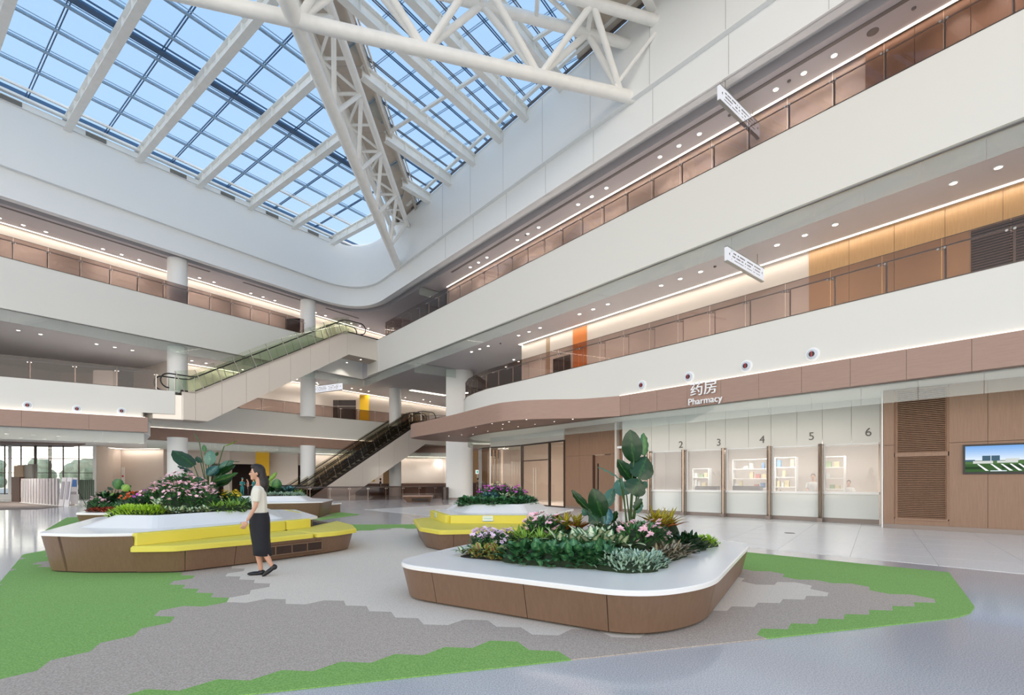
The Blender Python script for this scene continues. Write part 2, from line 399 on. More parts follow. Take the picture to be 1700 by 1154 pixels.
beige = plan([(386, 945), (370.6, 956), (385, 962), (409.5, 965), (430.6, 972.5), (410, 979), (392, 987.7), (414.7, 996), (452, 998), (473, 992), (503, 993.7), (504.7, 1002), (536.5, 1003), (565, 996.5), (596.5, 998), (599, 1006), (629.7, 1008), (635, 1016), (666.8, 1017), (671, 1027), (710, 1029.7), (716, 1040), (759.4, 1041), (784, 1032.6), (821, 1034), (833.5, 1045), (876.8, 1047), (893, 1060.6), (936.5, 1062.6), (965.3, 1051.5), (1008.5, 1054.4), (1027, 1066.8), (1082.6, 1068.8), (1101, 1056.5), (1072, 1046), (1100, 1020), (1170, 1011), (1195, 1004), (1234, 1005), (1244.7, 999), (1285, 1000.7), (1294, 994), (1331, 995.4), (1340, 989.4), (1375, 990.5), (1380.6, 984), (1352, 977), (1356, 973.5), (1329, 967.5), (1296, 967.5), (1290.6, 971.8), (1251.8, 971), (1234, 965.4), (1150, 930), (1050, 900), (900, 890), (760, 872), (640, 879), (560, 886), (540, 900), (440, 930)])
carp = [(-9.55, 9.6), (-7.25, 6.99), (-3.9, 3.12), (-3.3, 2.9)]+[gp(940, 1098, 0), gp(1240, 1065, 0)]+[gp(1560, 1030, 0), gp(1590, 1026, 0), gp(1611, 1019, 0), gp(1618, 1009, 0), gp(1611, 999, 0), gp(1575, 950.5, 0), gp(1235, 917, 0)]+[(-1.5, 16.35), (-5.8, 16.2), (-9.7, 10.7)]
zones = {'green': MB(), 'grey': MB(), 'beige': MB()}
for c, h in hexes(-10, 8, 2, 17):
    q = clip([(p.x, p.y) for p in h], carp)
    if len(q) < 3: continue
    z = 'green' if any(inside(c, g) for g in (green1, green2, green3, green4)) else ('beige' if inside(c, beige) else 'grey')
    zones[z].prism(q, .001, .010)
cp = empty('carpet', (0, 8, 0)); tag(cp, 'large carpet of hexagonal tiles in green, taupe and beige under the planter benches', 'carpet')
for z, m, lb in (('green', 'cgreen', 'bright green hexagonal carpet tiles'), ('grey', 'cgrey', 'taupe grey hexagonal carpet tiles'), ('beige', 'cbeige', 'pale beige hexagonal carpet tiles')):
    tag(zones[z].build('carpet_tiles', M[m], cp, fix=False), lb, kind='stuff')
carp2 = [(-17.4, 19.3), (-13.6, 14.4), (-9.0, 16.6), (-7.0, 18.0), (-6.45, 21.1), (-9.3, 24.0), (-14.5, 24.0)]
z2 = {'g': MB(), 'y': MB()}
for c, h in hexes(-18, -6, 14, 25):
    q = clip([(p.x, p.y) for p in h], carp2)
    if len(q) < 3: continue
    z2['y' if inside((c.x, c.y), [(-10.5, 18), (-7.4, 18.6), (-7.6, 20.6), (-8.6, 21.8), (-11, 22)]) else 'g'].prism(q, .001, .010)
cp2 = empty('carpet', (-12, 19, 0)); tag(cp2, 'smaller green and taupe hexagonal carpet behind the long yellow-cushioned bench', 'carpet')
tag(z2['g'].build('carpet_tiles', M['cgreen'], cp2, fix=False), 'bright green hexagonal carpet tiles', kind='stuff')
tag(z2['y'].build('carpet_tiles', M['cgrey'], cp2, fix=False), 'taupe grey hexagonal carpet tiles', kind='stuff')

# ================================================================ GALLERY SLABS
Z2a, Z2w, Z2b = 4.2, 5.0, 6.65        # second-floor band: underside, top of wood band, top of white parapet
Z3a, Z3b = 10.05, 12.6                # third-floor band
Z4a, Z4b, ZR = 15.65, 17.1, 20.3      # upper band, ledge, top of the atrium walls
# second-floor front on the right, with its rounded end
curve2 = [(-1.35, 28.1), (-2.15, 29.5), (-2.7, 30.7), (-3.0, 31.9), (-2.95, 33.0), (-2.4, 34.0), (-1.2, 34.9), (.5, 35.5), (3, 36)]
front2 = [R(-24), R(-10), R(0), R(8), R(14)]+curve2
s2 = MB().prism(front2+[(40, 60), R(-24, 26)], Z2a, Z2b-.12).build('gallery_slab', M['gceil0']); struct(s2)
# second-floor slab on the left and far side
F2 = [(-42, 13.3), (-25.6, 24.7), (-19.95, 28.62)]
F2far = [(-24.2, 32.8), (-15.1, 42.8), (-9.5, 48.3), (-2, 48.3), (12, 48.3)]
slabL = [(-42, 13.3), (-25.6, 24.7), (-20.95, 27.93), (-22.4, 30.6)]+F2far+[(12, 80), (-30, 80), (-33.5, 39.6), (-49, 37.0), (-49, 13.3)]
struct(MB().prism(slabL, Z2a, Z2b-.12).build('gallery_slab', M['gceil0']))
# third-floor slab: right arm, corner, left arm
cor3 = (-12.75, 42.0); gal3 = [R(-24), R(sR(631)), cor3, L(-32)]
endR = R(sR(631))
slab3 = [R(-24), endR, cor3, L(-32), (-49, 10), (-49, 37), (-33.5, 39.6), (-30, 80), (45, 80), (50, 30), R(-24, 26)]
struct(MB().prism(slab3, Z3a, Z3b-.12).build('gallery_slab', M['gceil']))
# fascias -----------------------------------------------------------
def band(path, z0, z1, mat, name='fascia', th=.10, side=1, lb=None):
    o = MB().wall(path, z0, z1, th, side).build(name, M[mat], smooth=True); return struct(o, lb)
# side=+1 is left of travel; travelling away from the camera along R the room is on the left
f2p = resample([R(-24), R(14)], 6)+curve2
f2path = [R(-24)]+[R(14)]+curve2
band(f2path, Z2w, Z2b, 'cream', 'parapet', .10, 1)
band([(-42, 13.3), (-25.6, 24.7), (-20.95, 27.93)], Z2w, Z2b, 'cream', 'parapet', .10, -1)
band([(-20.95, 27.93), (-19.75, 28.77), (-20.2, 29.5)], 5.3, Z2b, 'cream', 'parapet', .10, -1)
band(F2far, Z2w, 6.85, 'cream', 'parapet', .10, -1)
band([(-20.93, 27.90), (-22.35, 30.5)], Z2w-.03, Z2b-.05, 'cream', 'parapet', .06, -1)
band([R(-24), endR], Z3a, Z3b, 'cream', 'parapet', .10, 1)
band([L(-32), cor3], Z3a, Z3b, 'cream', 'parapet', .10, -1)
# edge trims on the parapets
def trimline(path, z, side, name='trim'):
    q = offset_open(path, .105*side); struct(MB().wall(offset_open(path, .11*side), z, z+.025, .14, -side).build(name, M['dsteel']))
trimline(f2path, Z2b, 1); trimline([R(-24), endR], Z3b, 1); trimline([L(-32), cor3], Z3b, -1)
trimline([(-42, 13.3), (-25.6, 24.7), (-20.0, 28.6)], Z2b, -1); trimline(F2far, 6.85, -1)
# wood bands made of veneer panels
def panels(path, z0, z1, step, mat, th, side, thing_label, name='wood_band', start=0, gap=.008, cat=None, pname='panel'):
    t = empty(name, P3(path[0], z0)); struct(t, thing_label)
    tot = plen(path); d = 0; first = start or step
    cuts = [0]; x = first
    while x < tot-.2: cuts.append(x); x += step
    cuts.append(tot)
    for a, b in zip(cuts, cuts[1:]):
        MB().wall(subpath(path, a+gap/2, b-gap/2), z0, z1, th, side).build(pname, M[mat], t)
    return t
wb_end = R(sR(1032))
wbR = [R(-24), wb_end]
panels(wbR, Z2a-.02, Z2w, 1.3, 'wfascia', .17, 1, 'pinkish wood veneer band above the pharmacy windows')
panels([(-42, 13.3), (-25.6, 24.7), (-20.7, 28.1)], Z2a-.02, Z2w, 2.6, 'wfascia', .32, -1, 'pinkish wood veneer band on the left gallery front')
panels(F2far, Z2a-.02, Z2w, 2.6, 'wfascia', .17, -1, 'pinkish wood veneer band below the far gallery')
# light lines on top of the wood bands
def cove(path, z, w_, h_, side, lb, name='light_strip'):
    o = MB().wall(path, z, z+h_, w_, side).build(name, M['cove']); return tag(o, lb, 'light', 'thin light lines of the galleries')
M['glow'] = emit('soft_light_line', (1, .9, .78), 1.6)
def glowline(path, side, d):
    return struct(MB().wall(offset_open(path, .10*side), Z2w, Z2w+.025, d, side).build('trim', M['glow']))
glowline(wbR, 1, .06); glowline([(-42, 13.3), (-25.6, 24.7), (-20.8, 28.03)], -1, .2); glowline(F2far, -1, .06)
# curved wooden canopy over the shop entrance
can = [(4.55, 20.75), (3.04, 21.5), (1.9, 21.62), (.74, 21.85), (-.1, 22.3), (-.9, 23.1), (-2.9, 26.3), (-4.8, 29.0), (-6.15, 30.9), (-6.4, 31.6), (-6.2, 32.5), (-5.6, 33.3), (-4.9, 33.75), (-3.2, 34.9), (-1.5, 35.4)]
def smoothp(p, n=4):
    out = []
    for k in range(len(p)-1):
        p0 = Vector(p[max(k-1, 0)]); p1 = Vector(p[k]); p2 = Vector(p[k+1]); p3 = Vector(p[min(k+2, len(p)-1)])
        for i in range(n):
            t = i/n; q = .5*((2*p1)+(p2-p0)*t+(2*p0-5*p1+4*p2-p3)*t*t+(3*p1-p0-3*p2+p3)*t**3); out.append((q.x, q.y))
    return out+[p[-1]]
cans = smoothp(can)
cn = empty('canopy', (-2, 28, Z2a-.03)); struct(cn, 'curved pinkish wood canopy projecting over the glass shop entrance')
inner = [(-1.5, 34.6), (-2.6, 33.6), (-2.8, 31.6), (-1.9, 29.3), (-.9, 27.7), (4.6, 20.9)]
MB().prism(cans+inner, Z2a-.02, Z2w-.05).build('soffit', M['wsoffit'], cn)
MB().wall(cans, Z2a-.04, Z2w, .05, 1).build('edge_band', M['wfascia'], cn, smooth=True)
MB().prism(cans+inner, Z2w-.045, Z2w-.02).build('top_board', M['cream'], cn)

# ================================================================ UPPER ATRIUM WALLS
def roundcorner(a, b, c, r, n=14):
    b_ = Vector(b); u = (Vector(a)-b_).normalized(); v = (Vector(c)-b_).normalized(); p0 = b_+u*r; p2 = b_+v*r
    return [a]+[tuple(p0*(1-t)**2+b_*(2*t*(1-t))+p2*t*t) for t in [i/n for i in range(n+1)]]+[c]
corner = (-12.7, 41.9)
def upper(off, r=4.2):
    # closed offset of the two wall planes: off>0 moves into the room
    a = R(-24, -off); b = Vector(corner)+Vector((0, -off/.62)); c = L(-34, -off); return roundcorner(a, tuple(b), c, r)
band(upper(0), Z4a, Z4b+.05, 'white', 'wall_upper', .12, -1)
band(upper(.22), Z4b, ZR+.1, 'white', 'wall_upper', .34, -1)
# vertical joint lines of the cladding panels on the right
for s_ in [1.3+3.1*i for i in range(-4, 8)]:
    for (z0, z1, o) in ((Z4a, Z4b, .004), (Z4b, ZR, .225)):
        p = R(s_, -o); struct(MB().box((p[0], p[1], (z0+z1)/2), (.008, .006, z1-z0-.04)).build('trim', M['greyl']))
# third-floor ceiling: fascia underside, recess, lower edge, slot, field
def stripceil(o0, o1, z, mat, th=.05):
    A = upper(-o0, 4.2+o0*.5); B = upper(-o1, 4.2+o1*.5)
    m_ = MB(); n = len(A)
    for k in range(n-1): m_.prism([A[k], B[k], B[k+1], A[k+1]], z, z+th)
    return struct(m_.build('ceiling', M[mat]))
stripceil(.1, .42, Z4a, 'white'); stripceil(.42, 1.05, Z4a+.4, 'white')
big = [R(-24, 1.05)]+[p for p in upper(-1.05, 4.7)[1:-1]]+[L(-34, 1.05), (-49, 10), (-49, 37), (-33.5, 39.6), (-30, 80), (45, 80), (50, 30), R(-24, 26)]
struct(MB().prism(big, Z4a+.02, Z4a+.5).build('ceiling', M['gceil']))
for (o0, sa, sb) in ((1.35, -12, 24.5),):
    struct(MB().wall([R(sa, o0), R(sb, o0)], Z4a-.005, Z4a+.02, .14, -1).build('trim', M['slot']))
for a, b in ((-13, -2.4), (-.2, 5), (6.4, 9.6)):
    struct(MB().wall([L(a, 1.35), L(b, 1.35)], Z4a-.005, Z4a+.02, .14, 1).build('trim', M['slot']))
# upper roof slab hides the sky behind the walls
ZG = 20.9
rf = [R(-24, .3)]+[p for p in upper(-.3)[1:-1]]+[L(-34, .3), (-49, 10), (-49, 37), (-33.5, 39.6), (-30, 80), (46, 80), (50, 30), R(-24, 26)]
struct(MB().prism(rf, ZR+.1, ZR+.6).build('roof', M['white']))

# ================================================================ GALLERY BACK WALLS
def wallp(path, z0, z1, mat, name, th=.2, side=-1): return struct(MB().wall(path, z0, z1, th, side).build(name, M[mat]))
# right, third floor
wallp([R(-24, 2.75), R(sR(742, 2.75), 2.75)], Z3b-.12, Z4a+.03, 'warm', 'wall_right')
bw_ = empty('wall_right', P3(R(-24, 2.7), 12.5)); struct(bw_, 'brown wood panelled stretch of the right third-floor wall')
x = sR(1437, 2.7)
while x > -20: MB().wall([R(x-1.29, 2.72), R(x, 2.72)], Z3b-.12, Z4a, .05, 1).build('panel', M['wwall'], bw_); x -= 1.3
# right, second floor: plain part then golden panels
sg = sR(1342, 3.5); se = sR(866, 3.6)
wallp([R(sg, 3.6), R(se, 3.6), R(se, 9)], Z2b-.12, Z3a, 'warm', 'wall_right')
gp_ = empty('wall_right', P3(R(-24, 3.55), 6.5)); struct(gp_)
x = sg
while x > -22:
    lou = R(x-.75, 3.6)
    MB().wall([R(x-1.29, 3.55), R(x, 3.55)], Z2b-.12, Z3a, .2, -1).build('panel', M['gold'], gp_)
    x -= 1.3
pad = MB().wall([R(-24, 3.6), R(sg-.01, 3.6)], Z2b-.12, Z3a, .1, -1).build('backing_board', M['core'], gp_)
# dark louvre set into the golden wall (far right)
lv = empty('wall_louvre', P3(R(sR(1612, 3.5), 3.5), 6.6)); tag(lv, 'dark slatted louvre in the golden wood wall behind the second-floor rail', 'louvre')
s0 = sR(1612, 3.5); 
MB().wall([R(s0-3.4, 3.5), R(s0, 3.5)], 6.6, 9.05, .02, -1).build('backing_board', M['core'], lv)
for i in range(30): MB().wall([R(s0-3.38, 3.44), R(s0-.02, 3.44)], 6.65+i*.08, 6.68+i*.08, .06, -1).build('slat', M['brownd'], lv)
# orange panel and tan door in the right second-floor wall
def onwall(pa, pb, o, z0, z1, mat, name, lb, cat, th=.06):
    a, b = sR(pa, o), sR(pb, o); q = MB().wall([R(a, o), R(b, o)], z0, z1, th, 1).build(name, M[mat]); return tag(q, lb, cat)
onwall(951, 974, 3.58, 6.55, 9.98, 'orange', 'wall_panel', 'orange full-height panel on the pale wall behind the second-floor rail', 'panel')
onwall(906.5, 912.5, 3.58, 6.55, 9.98, 'tan', 'wall_panel', 'narrow tan strip on the pale wall left of the orange panel', 'panel')
tag(MB().wall([R(sR(918, 3.5), 3.5), R(sR(946, 3.5), 3.5)], 6.55, 8.6, .06, 1).build('door', M['frame']), 'dark double door beside the orange panel on the second floor', 'door')
# left, third floor
wallp([L(-34, 3.9), L(26, 3.9)], Z3b-.12, Z4a+.03, 'warm', 'wall_left', .2, 1)
# left, second floor: lit wall right of the first column, deeper grey wall left of it
sl = sL(277, 5.9)
wallp([L(sl-.2, 12), L(sl, 5.9), L(30, 5.9)], 6.5, Z3a, 'warm', 'wall_left', .2, 1)
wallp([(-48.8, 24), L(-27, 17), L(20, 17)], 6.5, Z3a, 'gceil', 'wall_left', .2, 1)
# ground floor far walls
wallp([(-34.2, 46), (-34.2, 43.2), (-30.2, 42.8), (-30.2, 44.4), (-27.2, 44.6)], 0, Z2a, 'warm2', 'wall_left', .2, 1)
wallp([(-32.55, 38.7), (-34.2, 42.3), (-34.2, 46)], 0, Z2a, 'warm2', 'wall_left', .2, 1)
wallp([(-20.9, 49.6), (-13.2, 56.2), (-8, 58.5), (-2, 57.5), (12, 52)], 0, Z2a, 'warm', 'wall_far', .2, 1)
wallp([(-27.4, 44.6), (-20.9, 50.2)], 3.0, Z2a, 'warm2', 'wall_far', .2, 1)
# wainscot below the far curved wall
wsc = struct(MB().wall([(-14.2, 54.6), (-13.2, 55.5), (-8, 57.8), (-2, 56.8), (8, 52.8)], 0, 1.15, .15, 1).build('wainscot', M['brownd']))
# behind the doors: dim lobby walls
wallp([(-34, 55), (-18, 62)], 0, Z2a, 'brownd', 'wall_far', .2, 1)
wallp([(-27.3, 44.9), (-28.4, 47.0)], 0, 3.0, 'brownd', 'wall_far', .2, 1)
wallp([(-49, 10), (-49, 37), (-33.5, 39.6)], Z2a, 20.9, 'warm2', 'wall_left', .3, 1)
wallp([(-33.5, 39.6), (-30, 78), (46, 78)], Z2a, 20.9, 'warm2', 'wall_far', .3, 1)
wallp([(-34.2, 46), (-30, 78), (46, 78)], 0, Z2a, 'warm2', 'wall_far', .3, 1)
wallp([(46, -12), (46, 80)], Z2a, 20.9, 'warm2', 'wall_right', .3, -1)

# ================================================================ COLUMNS
def column(c, r, z0, z1, name='column'):
    m_ = MB().cyl(c, r, z0, z1, 40); return struct(m_.build(name, M['white'], smooth=True))
for c in ((-21.6, 31.9), (-16.2, 39.2), (-10.95, 46.3)):
    column(c, .56, 0, Z2a+.02); column(c, .56, 6.5, Z3a); column(c, .56, 12.4, Z4a+.03)
# big column beside the canopy: flat flank and rounded nose, with a dark base line
cc = at(764, 39.2)
big = roundp([(cc[0]-1.0, cc[1]-1), (cc[0]+1.0, cc[1]-1), (cc[0]+1.0, cc[1]+1), (cc[0]-1.0, cc[1]+1)], [.05, .9, .9, .05])
struct(MB().prism(big, .12, Z3a).build('column', M['white'], smooth=True))
struct(MB().prism(inset(big, .02), 0, .12).build('baseboard_column', M['plinth']))

# ================================================================ GLASS SMOKE SCREENS under the galleries
def glass_screen(path, z0, z1, step, lb, th=.012, side=1):
    t = empty('glass_screen', P3(path[0], z0)); tag(t, lb, 'glass screen')
    tot = plen(path); n = max(1, round(tot/step))
    for k in range(n): MB().wall(subpath(path, tot*k/n+.006, tot*(k+1)/n-.006), z0, z1, th, side).build('glass_panel', M['smoke'], t)
    MB().wall(offset_open(path, -.01*side), z1-.03, z1, .04, side).build('top_rail', M['steel'], t)
    return t
glass_screen([R(-6, .12), R(14, .12)]+offset_open(curve2, -.15)[:-1], 3.63, Z2a, 1.3, 'clear glass smoke screen hanging below the wood band over the pharmacy')
glass_screen([(-36, 17.8), (-25.6, 24.98), (-21.0, 28.2)], 3.55, Z2a, 1.9, 'clear glass smoke screen hanging below the left gallery wood band', side=-1)
glass_screen(offset_open(F2far, .15), 3.6, Z2a, 1.9, 'clear glass smoke screen hanging below the far gallery wood band', side=-1)
glass_screen([R(-6, .1), R(sR(631), .1), (cor3[0]+.15, cor3[1]+.2)], 9.45, Z3a, 1.3, 'clear glass smoke screen below the right third-floor gallery edge')
glass_screen([L(-20, .1), (cor3[0], cor3[1]+.2)], 9.45, Z3a, 1.9, 'clear glass smoke screen below the left third-floor gallery edge', side=-1)
a_ = sR(706, 1.4)
glass_screen([R(a_, .9), R(a_, 3.1)], 15.05, Z4a, 1.2, 'short green-edged glass screen hanging across the third-floor ceiling near the corner')
ta = gp(688, 610, 9.6)
glass_screen([at(688, 36), at(757, 38)], 9.35, Z3a, 1.3, 'short glass screen hanging across the ceiling left of the big column')
# ================================================================ SKYLIGHT
def Q(t, s): return (LO[0]+t*LD[0]+s*.8045, LO[1]+t*LD[1]-s*.594)
def zb(s): return 20.15+.035*s          # underside of the left beams
XB0, XB1 = -8.55, -6.65                 # solid strip above the long truss
def s_at_x(t, X): return (X-LO[0]-t*LD[0])/.8045
def t_at_wall(s):                       # t where the line s=const meets the right wall (o=-.2)
    # R-frame offset of Q(t,s): dot((Q-RO),RN) = -.2
    k0 = (LO[0]+s*.8045-RO[0])*RN[0]+(LO[1]-s*.594-RO[1])*RN[1]; k1 = LD[0]*RN[0]+LD[1]*RN[1]
    return (-.2-k0)/k1
sk = empty('skylight', P3(Q(-10, 6), 20.8)); struct(sk, 'glazed skylight field left of the long truss')
sk2 = empty('skylight', P3(Q(-14, 22), 20.6)); struct(sk2, 'glazed skylight field right of the long truss')
BT = [-10.1+3.19*k for k in range(-6, 6)]
def ibeam(a, b, h, w_, tf=.035, stiff=1.2):
    m_ = MB(); a = Vector(a); b = Vector(b); up = Vector((0, 0, 1))
    m_.bar(a+up*tf/2, b+up*tf/2, w_, tf).bar(a+up*(h-tf/2), b+up*(h-tf/2), w_, tf).bar(a+up*h/2, b+up*h/2, .03, h-2*tf)
    d = (b-a); n = int(d.length/stiff)
    for i in range(1, n):
        p = a+d*(i/n); m_.bar(p+up*tf-d.normalized()*.01, p+up*tf+d.normalized()*.01, w_*.92, .002)
        q = d.normalized(); s_ = q.cross(up).normalized()
        m_.bar(p+up*(tf), p+up*(h-tf), .02, w_*.9, up=tuple(s_))
    return m_
for t in BT:
    s1 = s_at_x(t, XB0-.1)
    if s1 < 1: continue
    s1 = min(s1, 30)
    o = ibeam(P3(Q(t, -.15), zb(0)), P3(Q(t, s1), zb(s1)), .62, .34).build('roof_beam', M['steelw']); struct(o)
# purlins run along the left wall; first one by the wall is white
ps = [1.25+1.74*i for i in range(0, 16)]
def pan(m_, t0, t1, s0, s1, z0, z1):
    "thin sloping pane, z0 at s0 and z1 at s1"
    a, b, c, d = P3(Q(t0, s0), z0), P3(Q(t1, s0), z0), P3(Q(t1, s1), z1), P3(Q(t0, s1), z1)
    u = lambda p: (p[0], p[1], p[2]+.02)
    return m_.add([a, b, c, d, u(a), u(b), u(c), u(d)], [(3, 2, 1, 0), (4, 5, 6, 7), (0, 1, 5, 4), (1, 2, 6, 5), (2, 3, 7, 6), (3, 0, 4, 7)])
for i, s_ in enumerate(ps):
    for t0, t1 in zip(BT, BT[1:]):
        if s_ > s_at_x((t0+t1)/2, XB0)+.6: continue
        z = zb(s_)+.62
        m_ = MB()
        mat = 'purlin'
        if i == 0:
            m_.bar(P3(Q(t0+.1, s_), z), P3(Q(t1-.1, s_), z), .13, .10); mat = 'steelw'
        else:
            m_.bar(P3(Q(t0+.1, s_-.07), z+.02), P3(Q(t1-.1, s_-.07), z+.02), .13, .09).bar(P3(Q(t0+.1, s_+.13), z+.06), P3(Q(t1-.1, s_+.13), z+.06), .03, .03)
        if t0 > -2 and i == 1: mat = 'steelw'
        m_.build('purlin', M[mat], sk)
        if i in (4,):
            MB().bar(P3(Q(t0+.1, s_+.42), z+.09), P3(Q(t1-.1, s_+.42), z+.09), .34, .12).build('blind_roller', M['purlind'], sk)
            MB().bar(P3(Q(t0+.1, s_+.85), z+.09), P3(Q(t1-.1, s_+.85), z+.09), .05, .06).build('blind_rail', M['purlind'], sk)
for t0, t1 in zip(BT, BT[1:]):                       # middle mullions
    tm = (t0+t1)/2; s1 = min(s_at_x(tm, XB0)-.1, 29)
    if s1 < 1: continue
    MB().bar(P3(Q(tm-.05, 0), zb(0)+.72), P3(Q(tm-.05, s1), zb(s1)+.72), .035, .06).bar(P3(Q(tm+.05, 0), zb(0)+.72), P3(Q(tm+.05, s1), zb(s1)+.72), .035, .06).build('mullion', M['purlind'], sk)
cells = [-.3]+ps
npane = 0
for s0, s1 in zip(cells, cells[1:]):
    for t0, t1 in zip(BT, BT[1:]):
        for a, b in ((t0, (t0+t1)/2), ((t0+t1)/2, t1)):
            X = Q((a+b)/2, (s0+s1)/2)[0]
            if X > XB0+1.2 or Q(a, s0)[1] < 1: continue
            pan(MB(), a+.02, b-.02, s0+.01, s1-.01, zb(s0)+.80, zb(s1)+.80).build('glass_pane', M['sky'], sk, fix=False); npane += 1
# dark flashing and white curb along the left wall with its small air grilles
cu = MB().wall([L(-34, -.32), L(8.4, -.32)], ZR-.0, ZR+.30, .25, 1).build('skylight_curb', M['white']); struct(cu)
struct(MB().wall([L(-34, -.55), L(8.4, -.55)], ZR+.38, ZR+.5, .22, 1).build('skylight_curb', M['steelw']))
struct(MB().wall([L(-34, -.30), L(8.4, -.30)], ZR+.5, ZR+.85, .2, 1).build('skylight_curb', M['purlind']))
for i, t in enumerate((-12.3, -8.9, -5.0+.1, -2.0, 1.0, 4.2)):
    gr = empty('air_grille', P3(L(t, -.33), ZR+.02)); tag(gr, 'small grey slotted air grille in the curb below the left skylight edge', 'grille', 'air grilles along the skylight curb')
    MB().wall([L(t-.45, -.335), L(t+.45, -.335)], ZR+.02, ZR+.25, .01, -1).build('backing', M['slot'], gr)
    for j in range(5): MB().wall([L(t-.44, -.345), L(t+.44, -.345)], ZR+.035+j*.045, ZR+.055+j*.045, .02, -1).build('slat', M['greyl'], gr)

# right field: beams parallel to the left wall, purlins across
BS = []
for px_, py_ in ((713, 342.6), (747.4, 314.7), (786.8, 281.3), (831.4, 244), (873.8, 208.3), (932.4, 160.6)):
    s_ = sR(px_, -.2); p = R(s_, -.2); BS.append(((p[0]-LO[0])*.8045-(p[1]-LO[1])*.594))
BS += [BS[-1]+2.45*(i+1) for i in range(4)]
zr0 = 19.85
def t_x(s, X): return (X-LO[0]-s*.8045)/LD[0]
for i, s_ in enumerate(BS):
    t1 = t_at_wall(s_); t0 = max(t_x(s_, XB1-.2), -30)
    if t1-t0 < .5: continue
    # each beam turns slightly towards the camera axis, as seen
    a = Q(t0, s_); b = Q(t1+.15, s_)
    struct(ibeam(P3(a, zr0+.0), P3(b, zr0), .60, .34, stiff=1.25).build('roof_beam', M['steelw']))
M['mulw'] = M['mullion']
BS2 = [BS[0]-2.3]+BS
npr = 0
for s0, s1 in zip(BS2, BS2[1:]):
    sm = (s0+s1)/2
    ta = max(t_x(s0, XB1-.6), -32); tb = t_at_wall(s0)+.3
    # lengthwise double mullions: one in the middle (dark), one beside each beam
    for q, mt_ in ((sm, 'purlind'), (s0+.30, 'mullion')):
        tq0 = max(t_x(q, XB1), -32); tq1 = t_at_wall(q)+.1
        if tq1-tq0 < .6: continue
        MB().bar(P3(Q(tq0, q-.045), 20.66), P3(Q(tq1, q-.045), 20.66), .03, .05).bar(P3(Q(tq0, q+.045), 20.66), P3(Q(tq1, q+.045), 20.66), .03, .05).build('mullion', M[mt_], sk2)
    t = math.floor(ta/1.3)*1.3; n = 0
    while t < tb:
        for u0, u1 in ((s0, sm), (sm, s1)):
            c = Q(t+.65, (u0+u1)/2)
            off = (c[0]-RO[0])*RN[0]+(c[1]-RO[1])*RN[1]
            if c[0] > XB1-.7 and off < .55 and c[1] > 1.5:
                pan(MB(), t+.01, t+1.29, u0+.01, u1-.01, 20.74, 20.74).build('glass_pane', M['sky'], sk2, fix=False); npr += 1
        c = Q(t, sm); off = (c[0]-RO[0])*RN[0]+(c[1]-RO[1])*RN[1]
        if c[0] > XB1-.5 and off < 1.2 and c[1] > 1.5:
            white = (round(t/1.3) % 5 == 0) and c[1] > 19
            if white: MB().bar(P3(Q(t+.35, s0+.17), 20.32), P3(Q(t+.35, s1-.17), 20.32), .14, .12).build('purlin', M['steelw'], sk2)
            MB().bar(P3(Q(t-.04, s0), 20.68), P3(Q(t-.04, s1), 20.68), .022, .04).bar(P3(Q(t+.05, s0), 20.68), P3(Q(t+.05, s1), 20.68), .022, .04).build('purlin', M['purlin'], sk2)
        t += 1.3
print('panes', npane, npr)
# white purlin along the right wall, curb
struct(MB().wall([R(-14, -.55), R(27, -.55)], ZR+.22, ZR+.36, .16, 1).build('skylight_curb', M['steelw']))
struct(MB().wall([R(-14, -.22), R(27, -.22)], ZR+.12, ZR+.22, .08, 1).build('skylight_curb', M['mullion']))
# boarded strips: above the long truss, the far corner triangle and the near right corner
b1 = empty('roof_strip', (-7.6, 26, 20.8)); struct(b1, 'beige boarded roof strip above the long truss')
for k in range(0, 17):
    y0 = 1+k*2.2; MB().prism([(XB0-.1, y0+.01), (XB1+.1, y0+.01), (XB1+.1, y0+2.19), (XB0-.1, y0+2.19)], 20.75, 20.85).build('board', M['infill'], b1)
MB().bar((XB0, 1, 20.6), (XB0, 38, 20.6), .14, .5).build('edge_beam', M['steelw'], b1)
MB().bar((XB1, 1, 20.45), (XB1, 35, 20.45), .14, .5).build('edge_beam', M['infill'], b1)
MB().bar((XB1+.25, 1, 20.66), (XB1+.25, 34, 20.66), .05, .12).build('edge_beam', M['infill'], b1)
struct(MB().prism([(-6.7, 31.6), (-6.7, 37.6), (-9.5, 41.5), (-12, 43), (-8.4, 36)], 20.62, 20.75).build('roof_strip', M['infill']))
tri = [R(-9, -.2), R(sR(985, -.2), -.2), (2.9, 22.6), (2.4, 20.0), (1.0, 14.0), (1, 4)]
b2 = empty('roof_strip', (5, 18, 20.6)); struct(b2, 'beige boarded roof corner at the right end of the cross truss')
for k in range(9):
    y0 = 4+k*2.3; q = clip([(-2, y0+.01), (30, y0+.01), (30, y0+2.29), (-2, y0+2.29)], [p for p in (tri if area2(tri) > 0 else tri[::-1])])
    if len(q) > 2 and abs(area2(q)) > .05: MB().prism(q, 20.55, 20.62).build('board', M['infill'], b2)

